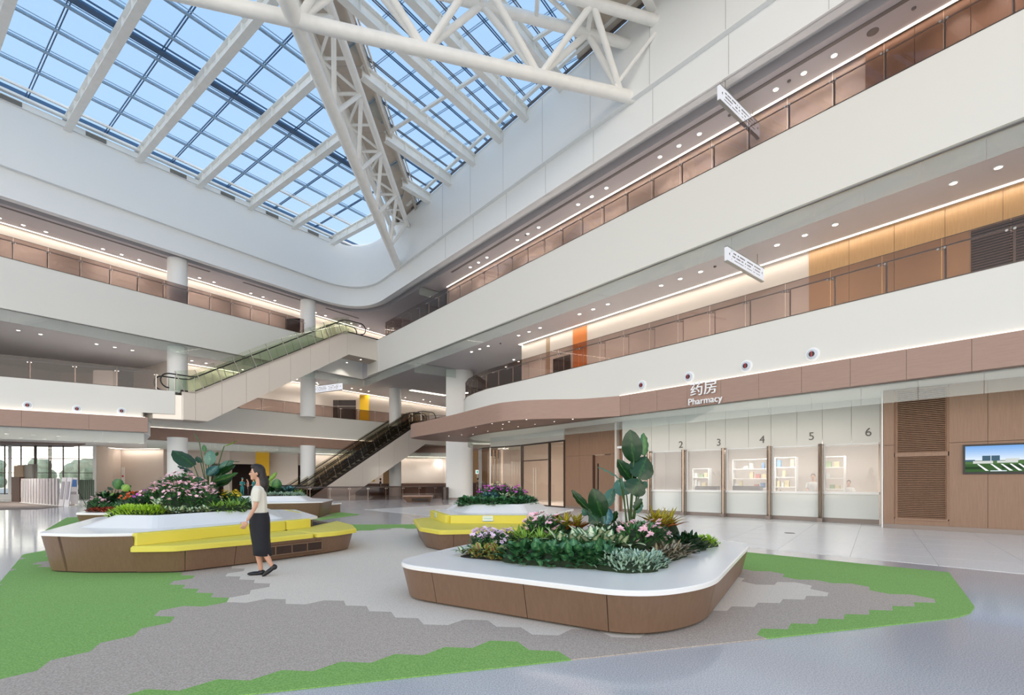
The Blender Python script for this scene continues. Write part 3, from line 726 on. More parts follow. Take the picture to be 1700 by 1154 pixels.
# ================================================================ TRUSSES
def truss(name, lb, bot, tops, axis, nb, nt_, r0, r1, rb):
    """tubular truss: nb, nt_ are the places of the bottom and top nodes along the given axis (0 = x, 1 = y)"""
    t = empty(name, bot[0]); tag(t, lb, 'truss')
    MB().tube(bot[0], bot[1], r0, 20).build('bottom_chord', M['steelw'], t, smooth=True)
    for a, b in tops: MB().tube(a, b, r1, 16).build('top_chord', M['steelw'], t, smooth=True)
    def node(seg, v): A, B = Vector(seg[0]), Vector(seg[1]); return A+(B-A)*((v-A[axis])/(B[axis]-A[axis]))
    for v in nb:
        pb = node(bot, v); near = sorted(nt_, key=lambda q: abs(q-v))[:2]
        for q in near:
            if abs(q-v) > 3.4: continue
            for tp in tops: MB().tube(pb, node(tp, q), rb, 10).build('brace', M['steelw'], t, smooth=True)
    for i, q in enumerate(nt_):
        MB().tube(node(tops[0], q), node(tops[1], q), rb*.8, 10).build('cross_tie', M['steelw'], t, smooth=True)
        if i+1 < len(nt_):
            m_ = (q+nt_[i+1])/2
            MB().tube(node(tops[0], q), node(tops[1], m_), rb*.65, 8).tube(node(tops[1], m_), node(tops[0], nt_[i+1]), rb*.65, 8).build('diagonal_tie', M['steelw'], t, smooth=True)
            MB().tube(node(tops[0], m_), node(tops[1], m_), rb*.65, 8).build('cross_tie', M['steelw'], t, smooth=True)
    return t
J = Vector((-7.5, 17.0, 17.35))
truss('roof_truss', 'long white tubular truss running from the crossing to the far corner wall', ((-7.45, 16.2, 17.35), (-8.45, 36.9, 17.3)),
      (((-6.75, 12, 19.55), (-7.35, 34.9, 19.45)), ((-8.0, 12, 19.55), (-8.6, 36, 19.45))), 1, [17.3, 21.4, 25.4, 29.5, 33.6], [15.2, 19.2, 23.05, 27.06, 31.1, 34.6], .26, .17, .10)
truss('roof_truss', 'white tubular cross truss spanning the top of the frame to the right wall', (tuple(J+Vector((-15, -4.1, 0))), (5.05, 20.45, 17.3)),
      ((tuple(J+Vector((-15, -4.3, 2.2))), (5.05, 20.5, 19.5)), (tuple(J+Vector((-14.6, -5.4, 2.2))), (5.85, 19.45, 19.5))), 0, [-19.6, -15.6, -11.5, -7.4, -3.2, 1.08, 4.5], [-17.6, -13.5, -9.4, -5.3, -1.15, 3.05], .24, .2, .13)
# strut that leaves the end node of the cross truss towards the wall, and node struts near the crossing
t_ = empty('roof_strut', (4.2, 20.2, 17.4)); tag(t_, 'short sloping white strut between the cross truss end and the right wall', 'strut')
MB().tube((4.2, 20.1, 17.5), tuple(list(R(sR(1088, -.2), -.2))+[19.0]), .08, 10).build('tube', M['steelw'], t_, smooth=True)
t_ = empty('roof_strut', J); tag(t_, 'thick white tube rising from the truss crossing towards the top of the frame', 'strut')
MB().tube(J, (-7.4, 15.6, 17.4), .3, 18).tube((-7.45, 16.2, 17.3), (-7.9, 14.6, 19.4), .16, 12).build('tube', M['steelw'], t_, smooth=True)
# ================================================================ GLASS RAILINGS
def railing(path, z, step, lb, h=1.12, side=1, base=.0, spider=True, group=None, tint='rail', hr=.022, hin=.16):
    t = empty('glass_railing', P3(path[0], z)); tag(t, lb, 'railing', group)
    tot = plen(path); n = max(1, round(tot/step)); st = tot/n
    inn = offset_open(path, -hin*side)
    for k in range(n):
        MB().wall(subpath(path, st*k+.008, st*(k+1)-.008), z+base, z+h, .012, side).build('glass_panel', M[tint], t)
    for k in range(n+1):
        p = point_on(path, st*k); q = point_on(inn, plen(inn)*k/n)
        MB().bar(P3(q, z-.1), P3(q, z+.93), .045, .02, up=(p[0]-q[0]+1e-6, p[1]-q[1], 0)).build('post', M['steel'], t)
        if spider:
            m_ = MB()
            d = Vector(point_on(path, min(tot, st*k+.09)))-Vector(point_on(path, max(0, st*k-.09)))
            d = d.normalized() if d.length else Vector((1, 0))
            for sg_ in (-1, 1):
                e_ = Vector(p)+d*.07*sg_
                m_.tube(P3(q, z+.86), (e_.x, e_.y, z+.86), .012, 6).tube((e_.x, e_.y, z+.86), ((e_.x*1.0+(Vector(p)-Vector(q)).x*.12), e_.y+(Vector(p)-Vector(q)).y*.12, z+.86), .03, 8)
            m_.build('glass_clamp', M['steel'], t, smooth=True)
    m_ = MB()
    for a, b in zip(inn, inn[1:]): m_.tube(P3(a, z+.96), P3(b, z+.96), hr, 8)
    m_.build('handrail', M['steel'], t, smooth=True)
    m_ = MB()
    for a, b in zip(path, path[1:]): m_.bar(P3(a, z+h+.004), P3(b, z+h+.004), .02, .012)
    m_.build('top_edge', M['dsteel'], t)
    return t
c2in = [p for p in curve2]
railing([R(-7.7), R(14)]+c2in[:-1], Z2b, 1.285, 'brown-tinted glass railing along the right second-floor gallery above the pharmacy')
railing([R(-7.7), R(sR(640))], Z3b, 1.285, 'brown-tinted glass railing along the right third-floor gallery')
railing([L(-20), L(sL(505))], Z3b, 1.3, 'brown-tinted glass railing along the left third-floor gallery', side=-1)
railing([(-42, 13.3), (-25.6, 24.7), (-20.4, 28.3)], Z2b, 1.75, 'brown-tinted glass railing on the left second-floor balcony', side=-1)
railing([(-21.5, 35.8), (-15.1, 42.8), (-9.6, 48.2), (-4, 48.2)], 6.85, 1.6, 'brown-tinted glass railing of the far second-floor gallery behind the escalators', side=-1, h=.95)
railing([(-15.6, 34.6), (-13.2, 35.3), (-9.5, 37.4), (-5.0, 40.3)], 0, 1.35, 'glass and steel railing on the ground floor beside the lower escalator', side=-1, h=1.02, hr=.03, spider=True)

# ================================================================ ESCALATORS
def escalator(name, lb, B, d, z0, z1, t0, t1, tb0, tb1, zlow, width, clad_top, deep, glassh=1.15, guard=True, tint='esc', dark=False):
    """B near-side start (plan), d unit direction; z0,z1 floor levels; slope between t0 and t1; truss from tb0 to tb1; steps of their own"""
    B = Vector(B); d = Vector(d).normalized(); nrm = Vector((-d.y, d.x))        # towards the far side
    T = empty(name, (B.x, B.y, z0)); tag(T, lb, 'escalator')
    def pt(t, w_, z): q = B+d*t+nrm*w_; return (q.x, q.y, z)
    k = (z1-z0)/(t1-t0)
    prof = lambda t: z0 if t < t0 else (z1 if t > t1 else z0+(t-t0)*k)
    low = [(tb0, z0+.02), (t0, z0+.02), (t1, z1+.02), (tb1, z1+.02)]
    dz = deep
    bot = [(tb1, z1-dz), (t1+.15-.0, z1-dz), (t0+.65, z0-dz+.02), (tb0, z0-dz+.02)]
    if zlow is not None: bot = [(tb1, z1-dz), (t1+.35, z1-dz), (t0+dz/k*.98, max(zlow, z0-dz)), (tb0, max(zlow, z0-dz))]
    # cladding: near and far flank in panels, and underside
    def flank(w0, w1, nm):
        cuts = [tb0, t0]+[t0+(t1-t0)*i/7 for i in range(1, 7)]+[t1, tb1]
        def zl(t):
            pts = sorted(bot)
            for (a, za), (b, zb_) in zip(pts, pts[1:]):
                if a <= t <= b: return za+(zb_-za)*(t-a)/(b-a) if b > a else zb_
            return pts[0][1] if t < pts[0][0] else pts[-1][1]
        extra = sorted([q[0] for q in bot])
        for a, b in zip(cuts, cuts[1:]):
            if b-a < .05: continue
            xs = [a+.006]+[x for x in extra if a+.02 < x < b-.02]+[b-.006]
            m_ = MB()
            for x0, x1 in zip(xs, xs[1:]):
                v = [pt(x0, w0, zl(x0)), pt(x1, w0, zl(x1)), pt(x1, w0, prof(x1)+.05), pt(x0, w0, prof(x0)+.05)]
                u = [pt(x0, w1, zl(x0)), pt(x1, w1, zl(x1)), pt(x1, w1, prof(x1)+.05), pt(x0, w1, prof(x0)+.05)]
                m_.add(v+u, [(0, 1, 2, 3), (7, 6, 5, 4), (0, 4, 5, 1), (1, 5, 6, 2), (2, 6, 7, 3), (3, 7, 4, 0)])
            m_.build(nm, M['clad'], T)
    flank(0, .03, 'cladding_panel'); flank(width-.03, width, 'cladding_panel')
    m_ = MB(); pts = sorted(bot)
    for (a, za), (b, zb_) in zip(pts, pts[1:]):
        if b-a > .01: m_.add([pt(a, .03, za), pt(b, .03, zb_), pt(b, width-.03, zb_), pt(a, width-.03, za), pt(a, .03, za+.04), pt(b, .03, zb_+.04), pt(b, width-.03, zb_+.04), pt(a, width-.03, za+.04)],
                             [(0, 1, 2, 3), (7, 6, 5, 4), (0, 4, 5, 1), (1, 5, 6, 2), (2, 6, 7, 3), (3, 7, 4, 0)])
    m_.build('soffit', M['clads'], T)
    # deck: inner skirts and steps
    for w_ in (.12, width-.22):
        v = []
        m_ = MB()
        for a, b in ((tb0, t0), (t0, t1), (t1, tb1)):
            m_.bar(pt(a, w_+.05, prof(a)+.10), pt(b, w_+.05, prof(b)+.10), .12, .14)
        m_.build('skirt', M['dsteel'], T)
    ns = int((t1-t0)/.42); sm = MB().add([(0, 0, -.18), (.42, 0, -.18), (.42, 0, 0), (0, 0, 0), (0, width-.5, -.18), (.42, width-.5, -.18), (.42, width-.5, 0), (0, width-.5, 0)],
        [(0, 1, 2, 3), (7, 6, 5, 4), (0, 4, 5, 1), (1, 5, 6, 2), (2, 6, 7, 3), (3, 7, 4, 0)]).mesh('step', M['dsteel'])
    rz = math.atan2(d.y, d.x)
    for i in range(ns):
        t = t0+i*(t1-t0)/ns; p = pt(t, .25, prof(t)+.06); inst(sm, 'step', T, (p[0]-B.x, p[1]-B.y, p[2]-z0), (0, 0, rz))
    MB().add([pt(tb0, .25, z0+.03), pt(t0, .25, z0+.03), pt(t0, width-.25, z0+.03), pt(tb0, width-.25, z0+.03), pt(tb0, .25, z0), pt(t0, .25, z0), pt(t0, width-.25, z0), pt(tb0, width-.25, z0)],
             [(0, 1, 2, 3), (7, 6, 5, 4), (0, 4, 5, 1), (1, 5, 6, 2), (2, 6, 7, 3), (3, 7, 4, 0)]).build('landing_plate', M['steel'], T)
    MB().add([pt(t1, .25, z1+.03), pt(tb1, .25, z1+.03), pt(tb1, width-.25, z1+.03), pt(t1, width-.25, z1+.03), pt(t1, .25, z1), pt(tb1, .25, z1), pt(tb1, width-.25, z1), pt(t1, width-.25, z1)],
             [(0, 1, 2, 3), (7, 6, 5, 4), (0, 4, 5, 1), (1, 5, 6, 2), (2, 6, 7, 3), (3, 7, 4, 0)]).build('landing_plate', M['steel'], T)
    # balustrades with handrails: glass leans with the slope
    a_ = math.atan(k)
    for w_ in (.17, width-.17):
        e0, e1 = t0-1.3, t1+1.3; H = .92
        cuts = [e0+.3, t0-.0]+[t0+(t1-t0)*i/9 for i in range(1, 9)]+[t1, e1-.3]
        lean = math.tan(a_)*.5
        for a, b in zip(cuts, cuts[1:]):
            def bp(t, up):
                sh = 0 if (t <= t0 or t >= t1) else -up*lean
                return pt(t+sh, w_, prof(t+sh*0)+.12+up) if sh == 0 else pt(t+sh, w_, prof(t)+.12+up)
            v = [bp(a+.012, 0), bp(b-.012, 0), bp(b-.012, H), bp(a+.012, H)]
            u = [(x-nrm.x*.01, y-nrm.y*.01, z) for x, y, z in v]
            MB().add(v+u, [(0, 1, 2, 3), (7, 6, 5, 4), (0, 4, 5, 1), (1, 5, 6, 2), (2, 6, 7, 3), (3, 7, 4, 0)]).build('glass_panel', M[tint], T)
            MB().bar(bp(a, 0), bp(a, H), .045, .02).build('glass_joint', M['steel'], T)
        pts = []
        for i in range(9):
            q = -PI/2-i*PI/8; pts.append(pt(e0+.42*math.cos(q), w_, z0+.62+.42*math.sin(q)))
        z_h = .12+H
        pts += [pt(t0-.25, w_, z0+z_h), pt(t0+.1, w_, z0+z_h+.02)]
        pts += [pt(t1-.2, w_, z1+z_h-.08), pt(t1+.25, w_, z1+z_h)]
        for i in range(9):
            q = PI/2-i*PI/8; pts.append(pt(e1+.42*math.cos(q), w_, z1+.62+.42*math.sin(q)))
        MB().pipe(pts, .038, 8).build('handrail', M['black'], T, smooth=True)
    if guard:      # outer guard glass along the near side
        n = 11
        for i in range(n):
            a = t0-.6+(t1-t0+1.2)*i/n; b = t0-.6+(t1-t0+1.2)*(i+1)/n
            gh = glassh; sh = -gh*.42
            v = [pt(a+.01, -.04, prof(a)+.06), pt(b-.01, -.04, prof(b)+.06), pt(b-.01+sh, -.04, prof(b)+.06+gh*.98), pt(a+.01+sh, -.04, prof(a)+.06+gh*.98)]
            u = [(x-nrm.x*.012, y-nrm.y*.012, z) for x, y, z in v]
            MB().add(v+u, [(0, 1, 2, 3), (7, 6, 5, 4), (0, 4, 5, 1), (1, 5, 6, 2), (2, 6, 7, 3), (3, 7, 4, 0)]).build('guard_glass', M[tint], T)
            MB().bar(v[0], v[3], .055, .03).build('guard_post', M['steel'], T)
        MB().bar(pt(t0-.4, -.04, z0+.1), pt(t0, -.04, z0+.1), .03, .08).bar(pt(t0, -.04, z0+.1), pt(t1, -.04, z1+.1), .03, .08).build('guard_shoe', M['steel'], T)
    return T
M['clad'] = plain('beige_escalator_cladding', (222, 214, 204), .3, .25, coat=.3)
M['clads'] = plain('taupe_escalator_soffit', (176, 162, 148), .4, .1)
escalator('escalator', 'upper escalator with beige cladding rising from the left balcony to the third floor', (-18.9, 29.5), (.64, .77), 6.62, 12.6, 0, 10.1, -.72, 13.2, None, 1.55, 0, 1.6, tint='esc')
escalator('escalator', 'lower near escalator rising from the ground floor railing to the far second-floor gallery', (-15.8, 36.0), (.64, .77), 0.02, 6.8, 1.0, 11.9, -.6, 15.0, .0, 1.6, 0, 2.0, tint='esc2', guard=False)
b2_ = (-15.8-.77*1.7, 36.0+.64*1.7)
escalator('escalator', 'lower far escalator running parallel behind the near one', b2_, (.64, .77), 0.02, 6.8, 1.0, 11.9, -.6, 15.0, .0, 1.6, 0, 2.0, tint='esc2', guard=False)

eu = [o for o in C.objects if o.name.startswith('escalator') and 'upper' in o.get('label', '')][0]
hx = [(-20.55, 28.25), (-19.3, 29.0), (-20.2, 30.2), (-21.9, 28.9)]
MB().prism(hx if area2(hx) > 0 else hx[::-1], 5.02, 6.45).build('truss_housing', M['clad'], eu)
# landing box of the upper escalator at the third-floor corner with two small lights
lb_ = MB().prism([R(sR(631), -.12), R(sR(612), -.12), R(sR(612), .2), R(sR(631), .2)], Z3a+.02, Z3b).build('parapet', M['cream']); struct(lb_)

# ================================================================ DOWNLIGHTS
dl_ring = MB().lathe((0, 0, 0), [(.095, 0), (.095, -.012), (.075, -.02), (.07, -.004)], 16).mesh('trim_ring', M['white'], smooth=True)
dl_lens = MB().lathe((0, 0, 0), [(.07, -.002), (.069, -.010), (.02, -.012)], 16).mesh('lens', M['dl'])
ndl = 0
DLS = bpy.data.lights.new('spot_lamp', 'SPOT'); DLS.energy = 120; DLS.spot_size = 2.2; DLS.spot_blend = .8; DLS.shadow_soft_size = .06; DLS.color = (1, .95, .89)
DLG = DLS.copy(); DLG.name = 'spot_lamp'; DLG.energy = 250
def downlight(p, z, lb, group, sc=1.0):
    global ndl
    t = empty('downlight', P3(p, z)); tag(t, lb, 'light', group); t.scale = (sc, sc, sc); ndl += 1
    inst(dl_ring, 'trim_ring', t); inst(dl_lens, 'lens', t)
    if sc > .6:
        o = bpy.data.objects.new('spot_lamp', DLG if z < 5 else DLS); C.objects.link(o); o.parent = t; o.location = (0, 0, -.02)
for k in range(-3, 8):
    for j in range(3):
        s_ = 1.77+4.85*k+.93*j
        if s_ > -6.5 and s_ < 25.8: downlight(R(s_, 1.95), Z4a+.02, 'round recessed downlight in the right third-floor gallery ceiling', 'downlights of the right third-floor ceiling', 1.15)
        if s_ > -6.5 and s_ < 24.5: downlight(R(s_, 2.05), Z3a, 'round recessed downlight in the right second-floor gallery ceiling', 'downlights of the right second-floor ceiling', 1.15)
for k in range(0, 9):
    for j in range(3):
        s_ = -12.2+4.45*k+.93*j
        downlight(L(s_, 3.1), Z4a+.02, 'round recessed downlight in the left third-floor gallery ceiling', 'downlights of the left third-floor ceiling', 1.15)
        if s_ < 8: downlight(L(s_, 4.4), Z3a, 'round recessed downlight in the left second-floor gallery ceiling', 'downlights of the left second-floor ceiling', 1.15)
for px_, py_ in ((483, 634), (528, 637.5), (584, 644.5), (599, 646.5), (612, 649.5), (673, 660), (703, 663.5), (714, 666.5), (840, 609), (853, 597), (861, 600), (890, 584)):
    downlight(gp(px_, py_, Z3a), Z3a, 'round recessed downlight in the far second-floor ceiling behind the escalators', 'downlights of the far second-floor ceiling', 1.15)
for px_, py_ in ((11, 720), (34, 727), (55, 722), (73.6, 729), (96.4, 724), (157, 732.6), (182.7, 733.7), (201.5, 734.7), (232.7, 736)):
    downlight(gp(px_, py_, Z2a), Z2a, 'round recessed downlight in the ground-floor ceiling near the entrance', 'downlights of the entrance ceiling', 1.2)
for px_, py_ in ((308, 739.7), (358, 742), (419, 744.6), (441, 745.6), (460, 746.4), (528.6, 750), (545.5, 750.5), (676, 757), (710, 758), (730, 759)):
    downlight(gp(px_, py_, Z2a), Z2a, 'round recessed downlight in the far ground-floor ceiling', 'downlights of the far ground-floor ceiling', 1.2)
for px_, py_ in ((766.5, 722), (790, 709.5), (817, 703.5), (835, 704.5), (874, 696.6), (845, 700.5), (810, 716), (834, 712), (860, 708.5), (888, 704.5), (920, 700), (951, 696), (745, 724), (785, 721)):
    p = gp(px_, py_, Z2a-.03)
    if inside(p, cans+inner): downlight(p, Z2a-.025, 'tiny recessed spot in the underside of the wooden canopy', 'spots under the wooden canopy', .55)
for px_, py_ in ((576, 602), (599, 597)):
    downlight(gp(px_, py_, 10.98), 10.98, 'small light under the landing of the upper escalator', 'lights under the escalator landing', .9)
# small dark ceiling fittings: smoke detectors and speakers
sd = MB().lathe((0, 0, 0), [(.06, 0), (.06, -.03), (.035, -.055)], 12).mesh('smoke_detector', M['slot'], smooth=True)
for i, (px_, py_, z, lb) in enumerate(((1211, 191, Z4a+.02, 'beside the upper hanging sign'), (1310, 134, Z4a+.02, 'between two lights of the top gallery ceiling'), (1517, 13, Z4a+.02, 'at the top right of the top gallery ceiling'), (873, 390, Z4a+.02, 'in the far run of the top gallery ceiling'),
                                   (1022, 531, Z3a, 'in the right second-floor ceiling'), (1187, 442, Z3a, 'left of the lower hanging sign'), (831, 570, Z3a, 'near the corner in the second-floor ceiling'))):
    p = gp(px_, py_, z); o = bpy.data.objects.new('smoke_detector', sd); C.objects.link(o); o.location = P3(p, z); tag(o, 'small grey ceiling detector '+lb, 'detector')
sp_ = MB().lathe((0, 0, 0), [(.16, 0), (.16, -.01), (.14, -.015)], 20).mesh('ceiling_speaker', M['slot'], smooth=True)
for px_, py_, z, lb in ((1449, 53, Z4a+.02, 'large round grey ceiling speaker in the top gallery ceiling'),): 
    o = bpy.data.objects.new('ceiling_speaker', sp_); C.objects.link(o); o.location = P3(gp(px_, py_, z), z); tag(o, lb, 'speaker')

# ================================================================ COVE STRIPS (real lamps: a glowing strip with an area lamp along it)
def striplight(path, z, lb, side, power, w_=.07, lampw=.30, aim=(0, 0, -1)):
    t = empty('light_strip', P3(path[0], z)); tag(t, lb, 'light')
    MB().wall(path, z-.03, z, w_, side).build('diffuser', M['cove'], t)
    for i, (a, b) in enumerate(zip(path, path[1:])):
        l_ = (Vector(b)-Vector(a)).length
        if l_ < 2 or not power: continue
        ld = bpy.data.lights.new('strip_lamp', 'AREA'); ld.shape = 'RECTANGLE'; ld.size = l_; ld.size_y = w_*.9; ld.energy = power*l_; ld.color = (1, .92, .82)
        o = bpy.data.objects.new('strip_lamp', ld); C.objects.link(o); o.parent = t
        m = (Vector(P3(a, z))+Vector(P3(b, z)))/2; org = offs(t)
        n_ = Vector((-(b[1]-a[1]), b[0]-a[0], 0)).normalized()*w_/2*side
        o.location = m-org+Vector((0, 0, -.034))+n_; o.rotation_euler = (0, 0, math.atan2(b[1]-a[1], b[0]-a[0]))
    return t
e3 = sR(742, 2.55)
striplight([R(-24, 2.58), R(e3, 2.58)], Z4a+.02, 'long thin glowing strip along the right third-floor ceiling', 1, 3.2)
striplight([R(-24, 3.38), R(se-.1, 3.38), R(se-.1, 6)], Z3a, 'long thin glowing strip along the right second-floor ceiling', 1, 3.2)
striplight([L(-34, 3.72), L(25, 3.72)], Z4a+.02, 'long thin glowing strip along the left third-floor ceiling', -1, 3.2)
striplight([L(sl, 5.7), L(30, 5.7)], Z3a, 'thin glowing strip along the far second-floor ceiling', -1, 3.2)
striplight([(-20.6, 49.3), (-13.1, 55.7), (-8, 58), (-2, 57)], Z2a, 'glowing strip washing the far curved ground-floor wall', -1, 6)
striplight([(-34, 42.9), (-30.3, 42.5)], Z2a, 'glowing strip washing the beige wall behind the flower planter', -1, 7)
ta_, tb_ = gp(684, 647, Z3a), gp(742, 656, Z3a)
striplight([ta_, tb_], Z3a, 'wide glowing slot in the second-floor ceiling left of the big column', 1, 8, w_=.5)

# ================================================================ HANGING SIGNS
def hang_sign(a, b, z0, z1, lb, seed, zc, flip=1):
    rnd = random.Random(seed); T = empty('hanging_sign', P3(a, z0)); tag(T, lb, 'sign')
    A = Vector(a); B = Vector(b); d = (B-A).normalized(); n = Vector((-d.y, d.x))*flip     # face normal (towards the viewer)
    def pt(u, v, o): q = A+d*u+n*o; return (q.x, q.y, v)
    Ln = (B-A).length
    MB().bar(pt(0, (z0+z1)/2, 0), pt(Ln, (z0+z1)/2, 0), .10, z1-z0).build('light_box', M['signw'], T)
    MB().bar(pt(-.01, z0-.01, 0), pt(Ln+.01, z0-.01, 0), .12, .03).bar(pt(-.01, z1+.01, 0), pt(Ln+.01, z1+.01, 0), .12, .03).build('edge_trim', M['greyl'], T)
    MB().tube(pt(Ln*.15, z1, 0), pt(Ln*.15, zc, 0), .015, 6).tube(pt(Ln*.85, z1, 0), pt(Ln*.85, zc, 0), .015, 6).build('hanger', M['steel'], T)
    m_ = MB(); hh = z1-z0
    # arrow at each end and rows of blurred characters
    for u, s_ in ((.16, 1), (Ln-.16, -1)):
        v = z0+hh*.55
        m_.add([pt(u-.05, v, .056), pt(u+.03, v+.06, .056), pt(u+.03, v-.06, .056)], [(0, 1, 2)])
    for blk in (.30, Ln*.52):
        for row in range(3):
            v = z0+hh*(.74-.24*row); u = blk
            while u < blk+Ln*.36:
                w_ = rnd.uniform(.03, .07)
                if rnd.random() < .8: m_.bar(pt(u, v, .054), pt(u+w_, v, .054), .004, hh*(.10 if row < 2 else .06))
                u += w_+rnd.uniform(.012, .03)
    m_.build('lettering', M['numgrey'], T)
    return T
hang_sign(R(sR(1193, -.3), -.3), R(sR(1193, -.3), 2.75), 14.76, 15.28, 'white lit direction sign hanging in front of the right third-floor gallery', 1, Z4a, -1)
hang_sign(R(sR(1205, -.15), -.15), R(sR(1205, -.15), 2.7), 9.12, 9.6, 'white lit direction sign hanging in front of the right second-floor gallery', 2, Z3a, -1)
hang_sign((-17.0, 42.6), (-14.1, 41.0), 9.0, 9.55, 'white lit direction sign hanging over the far second-floor gallery', 3, Z3a, -1)

# ================================================================ JET NOZZLES on the white bands
def nozzle(p, n, z, lb, grp):
    T = empty('air_nozzle', P3(p, z)); tag(T, lb, 'air nozzle', grp)
    m = Vector((n[0], n[1], 0)).to_track_quat('Z', 'Y').to_matrix()
    MB().lathe(P3(p, z), [(.21, .0), (.21, .02), (.17, .035), (.15, .03)], 28, m).build('flange', M['white'], T, smooth=True)
    MB().lathe(P3(p, z), [(.15, .02), (.145, .055), (.10, .09), (.085, .085)], 24, m).build('ball', M['purlinw'], T, smooth=True)
    MB().lathe(P3(p, z), [(.085, .05), (.084, .088), (.0, .089)], 20, m).build('throat', M['black'], T)
    c = Vector(P3(p, z))+Vector((n[0], n[1], 0))*.092; s_ = Vector((-n[1], n[0], 0))
    MB().bar(c-Vector((0, 0, .075)), c+Vector((0, 0, .075)), .035, .008, up=(n[0], n[1], 0)).build('vane', M['red'], T)
M['purlinw'] = plain('pale_grey_plastic', (205, 210, 220), .4); M['red'] = plain('red_vane', (190, 40, 50), .4)
for px_, py_, w_ in ((1066, 640, 'at the left end'), (1144, 626, 'above the pharmacy sign'), (1239, 608, 'between pharmacy sign and last nozzle'), (1349, 588.5, 'at the right end')):
    p = R(sR(px_, -.1), -.1); z = CAMZ+p[1]*(HY-py_)/FPX; nozzle(p, (-RN[0], -RN[1]), z, 'round white air nozzle on the right gallery front, '+w_, 'air nozzles on the right gallery front')
nF = Vector((.571, -.821))
for px_, py_, w_ in ((46, 673, 'leftmost of three'), (128, 679, 'middle of three'), (202, 682.7, 'rightmost of three')):
    # intersection with the left balcony front
    a, b = Vector((-25.6, 24.7))+nF*.1, Vector((-20.95, 27.93))+nF*.1; u = U(px_); dd = b-a; t = (u*a.y-a.x)/(dd.x-u*dd.y); p = a+dd*t
    nozzle((p.x, p.y), (nF.x, nF.y), CAMZ+p.y*(HY-py_)/FPX, 'round white air nozzle on the left balcony front, '+w_, 'air nozzles on the left balcony front')

# ================================================================ LETTERING
def text_mesh(body, size, ext=.01):
    cu_ = bpy.data.curves.new('t', 'FONT'); cu_.body = body; cu_.size = size; cu_.extrude = ext; cu_.align_x = 'CENTER'; cu_.align_y = 'BOTTOM_BASELINE'
    o = bpy.data.objects.new('t', cu_); C.objects.link(o); dg = bpy.context.evaluated_depsgraph_get(); me = bpy.data.meshes.new_from_object(o.evaluated_get(dg))
    bpy.data.objects.remove(o); return me
def place_text(body, size, p, z, right, name, mat, lb, cat='lettering', parent=None, ext=.012, sx=1):
    me = text_mesh(body, size, ext); me.materials.clear(); me.materials.append(mat)
    o = bpy.data.objects.new(name, me); C.objects.link(o); r = Vector((right[0], right[1], 0)).normalized(); n = r.cross(Vector((0, 0, 1)))
    mtx = Matrix((r, Vector((0, 0, 1)), n)).transposed().to_4x4()
    o.matrix_world = Matrix.Translation(Vector(P3(p, z)))@mtx@Matrix.Diagonal((sx, 1, 1, 1))
    if parent is not None:
        org = offs(parent); o.parent = parent; o.matrix_world = Matrix.Translation(Vector(P3(p, z))-org)@mtx@Matrix.Diagonal((sx, 1, 1, 1)); o.matrix_basis = Matrix.Translation(Vector(P3(p, z))-org)@mtx@Matrix.Diagonal((sx, 1, 1, 1))
    if lb: tag(o, lb, cat)
    return o
rt = (.637, -.771)
p = R(sR(1168, -.24), -.24)
place_text('\u836f\u623f', .53, p, 4.585, rt, 'sign_lettering', M['letter'], 'white Chinese characters above the word on the wood band', 'lettering', ext=.03)
p = R(sR(1170, -.24), -.24)
place_text('Pharmacy', .335, p, 4.225, rt, 'sign_lettering', M['letter'], 'white letters reading Pharmacy on the wood band', 'lettering', ext=.03)
# ================================================================ PHARMACY FRONT
PA, PB = Vector((6.2, 21.8)), Vector((12.2, 16.4)); PD = (PB-PA).normalized(); PN = Vector((PD.y, -PD.x)); PN = PN if PN.y < 0 else -PN   # PN faces the hall
def pp(px, o=0):
    "distance along the pharmacy front (offset o into the hall) seen at column px"
    a = PA+PN*o; u = U(px); return (u*a.y-a.x)/(PD.x-u*PD.y)
def PP(t, o=0): q = PA+PD*t+PN*o; return (q.x, q.y)
tEnd = pp(1461); tL = pp(1033)
ph = empty('pharmacy_front', P3(PP(3), 0)); struct(ph, 'white glass pharmacy front with numbered service windows')
posts = [pp(x, .12) for x in (1079.5, 1136.5, 1202.5, 1278.5, 1364)]
edges = [tL]+posts+[tEnd]
names = [None, '2', '3', '4', '5', '6']
M['wglass'] = plain('white_back_painted_glass', (226, 228, 222), .12, coat=.4)
M['wpanel'] = plain('pale_grey_panel', (218, 216, 209), .35, coat=.2)
for i, (a, b) in enumerate(zip(edges, edges[1:])):
    mid = a+(b-a)*.52 if i else b
    for u, v in ((a, mid), (mid, b)):
        if v-u < .05: continue
        MB().wall([PP(u+.005), PP(v-.005)], 2.72, Z2a, .05, 1).build('upper_panel', M['wpanel'], ph)
    MB().wall([PP(a+.03, .02), PP(b-.03, .02)], .15, .98, .05, 1).build('counter_panel', M['wglass'], ph)
    MB().wall([PP(a+.02, .10), PP(b-.02, .10)], .98, 1.06, .45, 1).build('counter_top', M['corian'], ph)
    MB().wall([PP(a+.02, .0), PP(b-.02, .0)], 0, .15, .05, 1).build('plinth', M['plinth'], ph)
    MB().wall([PP(a+.08, .01), PP(b-.05, .01)], 1.06, 2.69, .012, 1).build('window_glass', M['counterg'], ph)
    MB().bar(P3(PP(a+.04), 2.70), P3(PP(b-.04), 2.70), .05, .04).bar(P3(PP(a+.06), 1.06), P3(PP(a+.06), 2.7), .03, .05).build('window_frame', M['white'], ph)
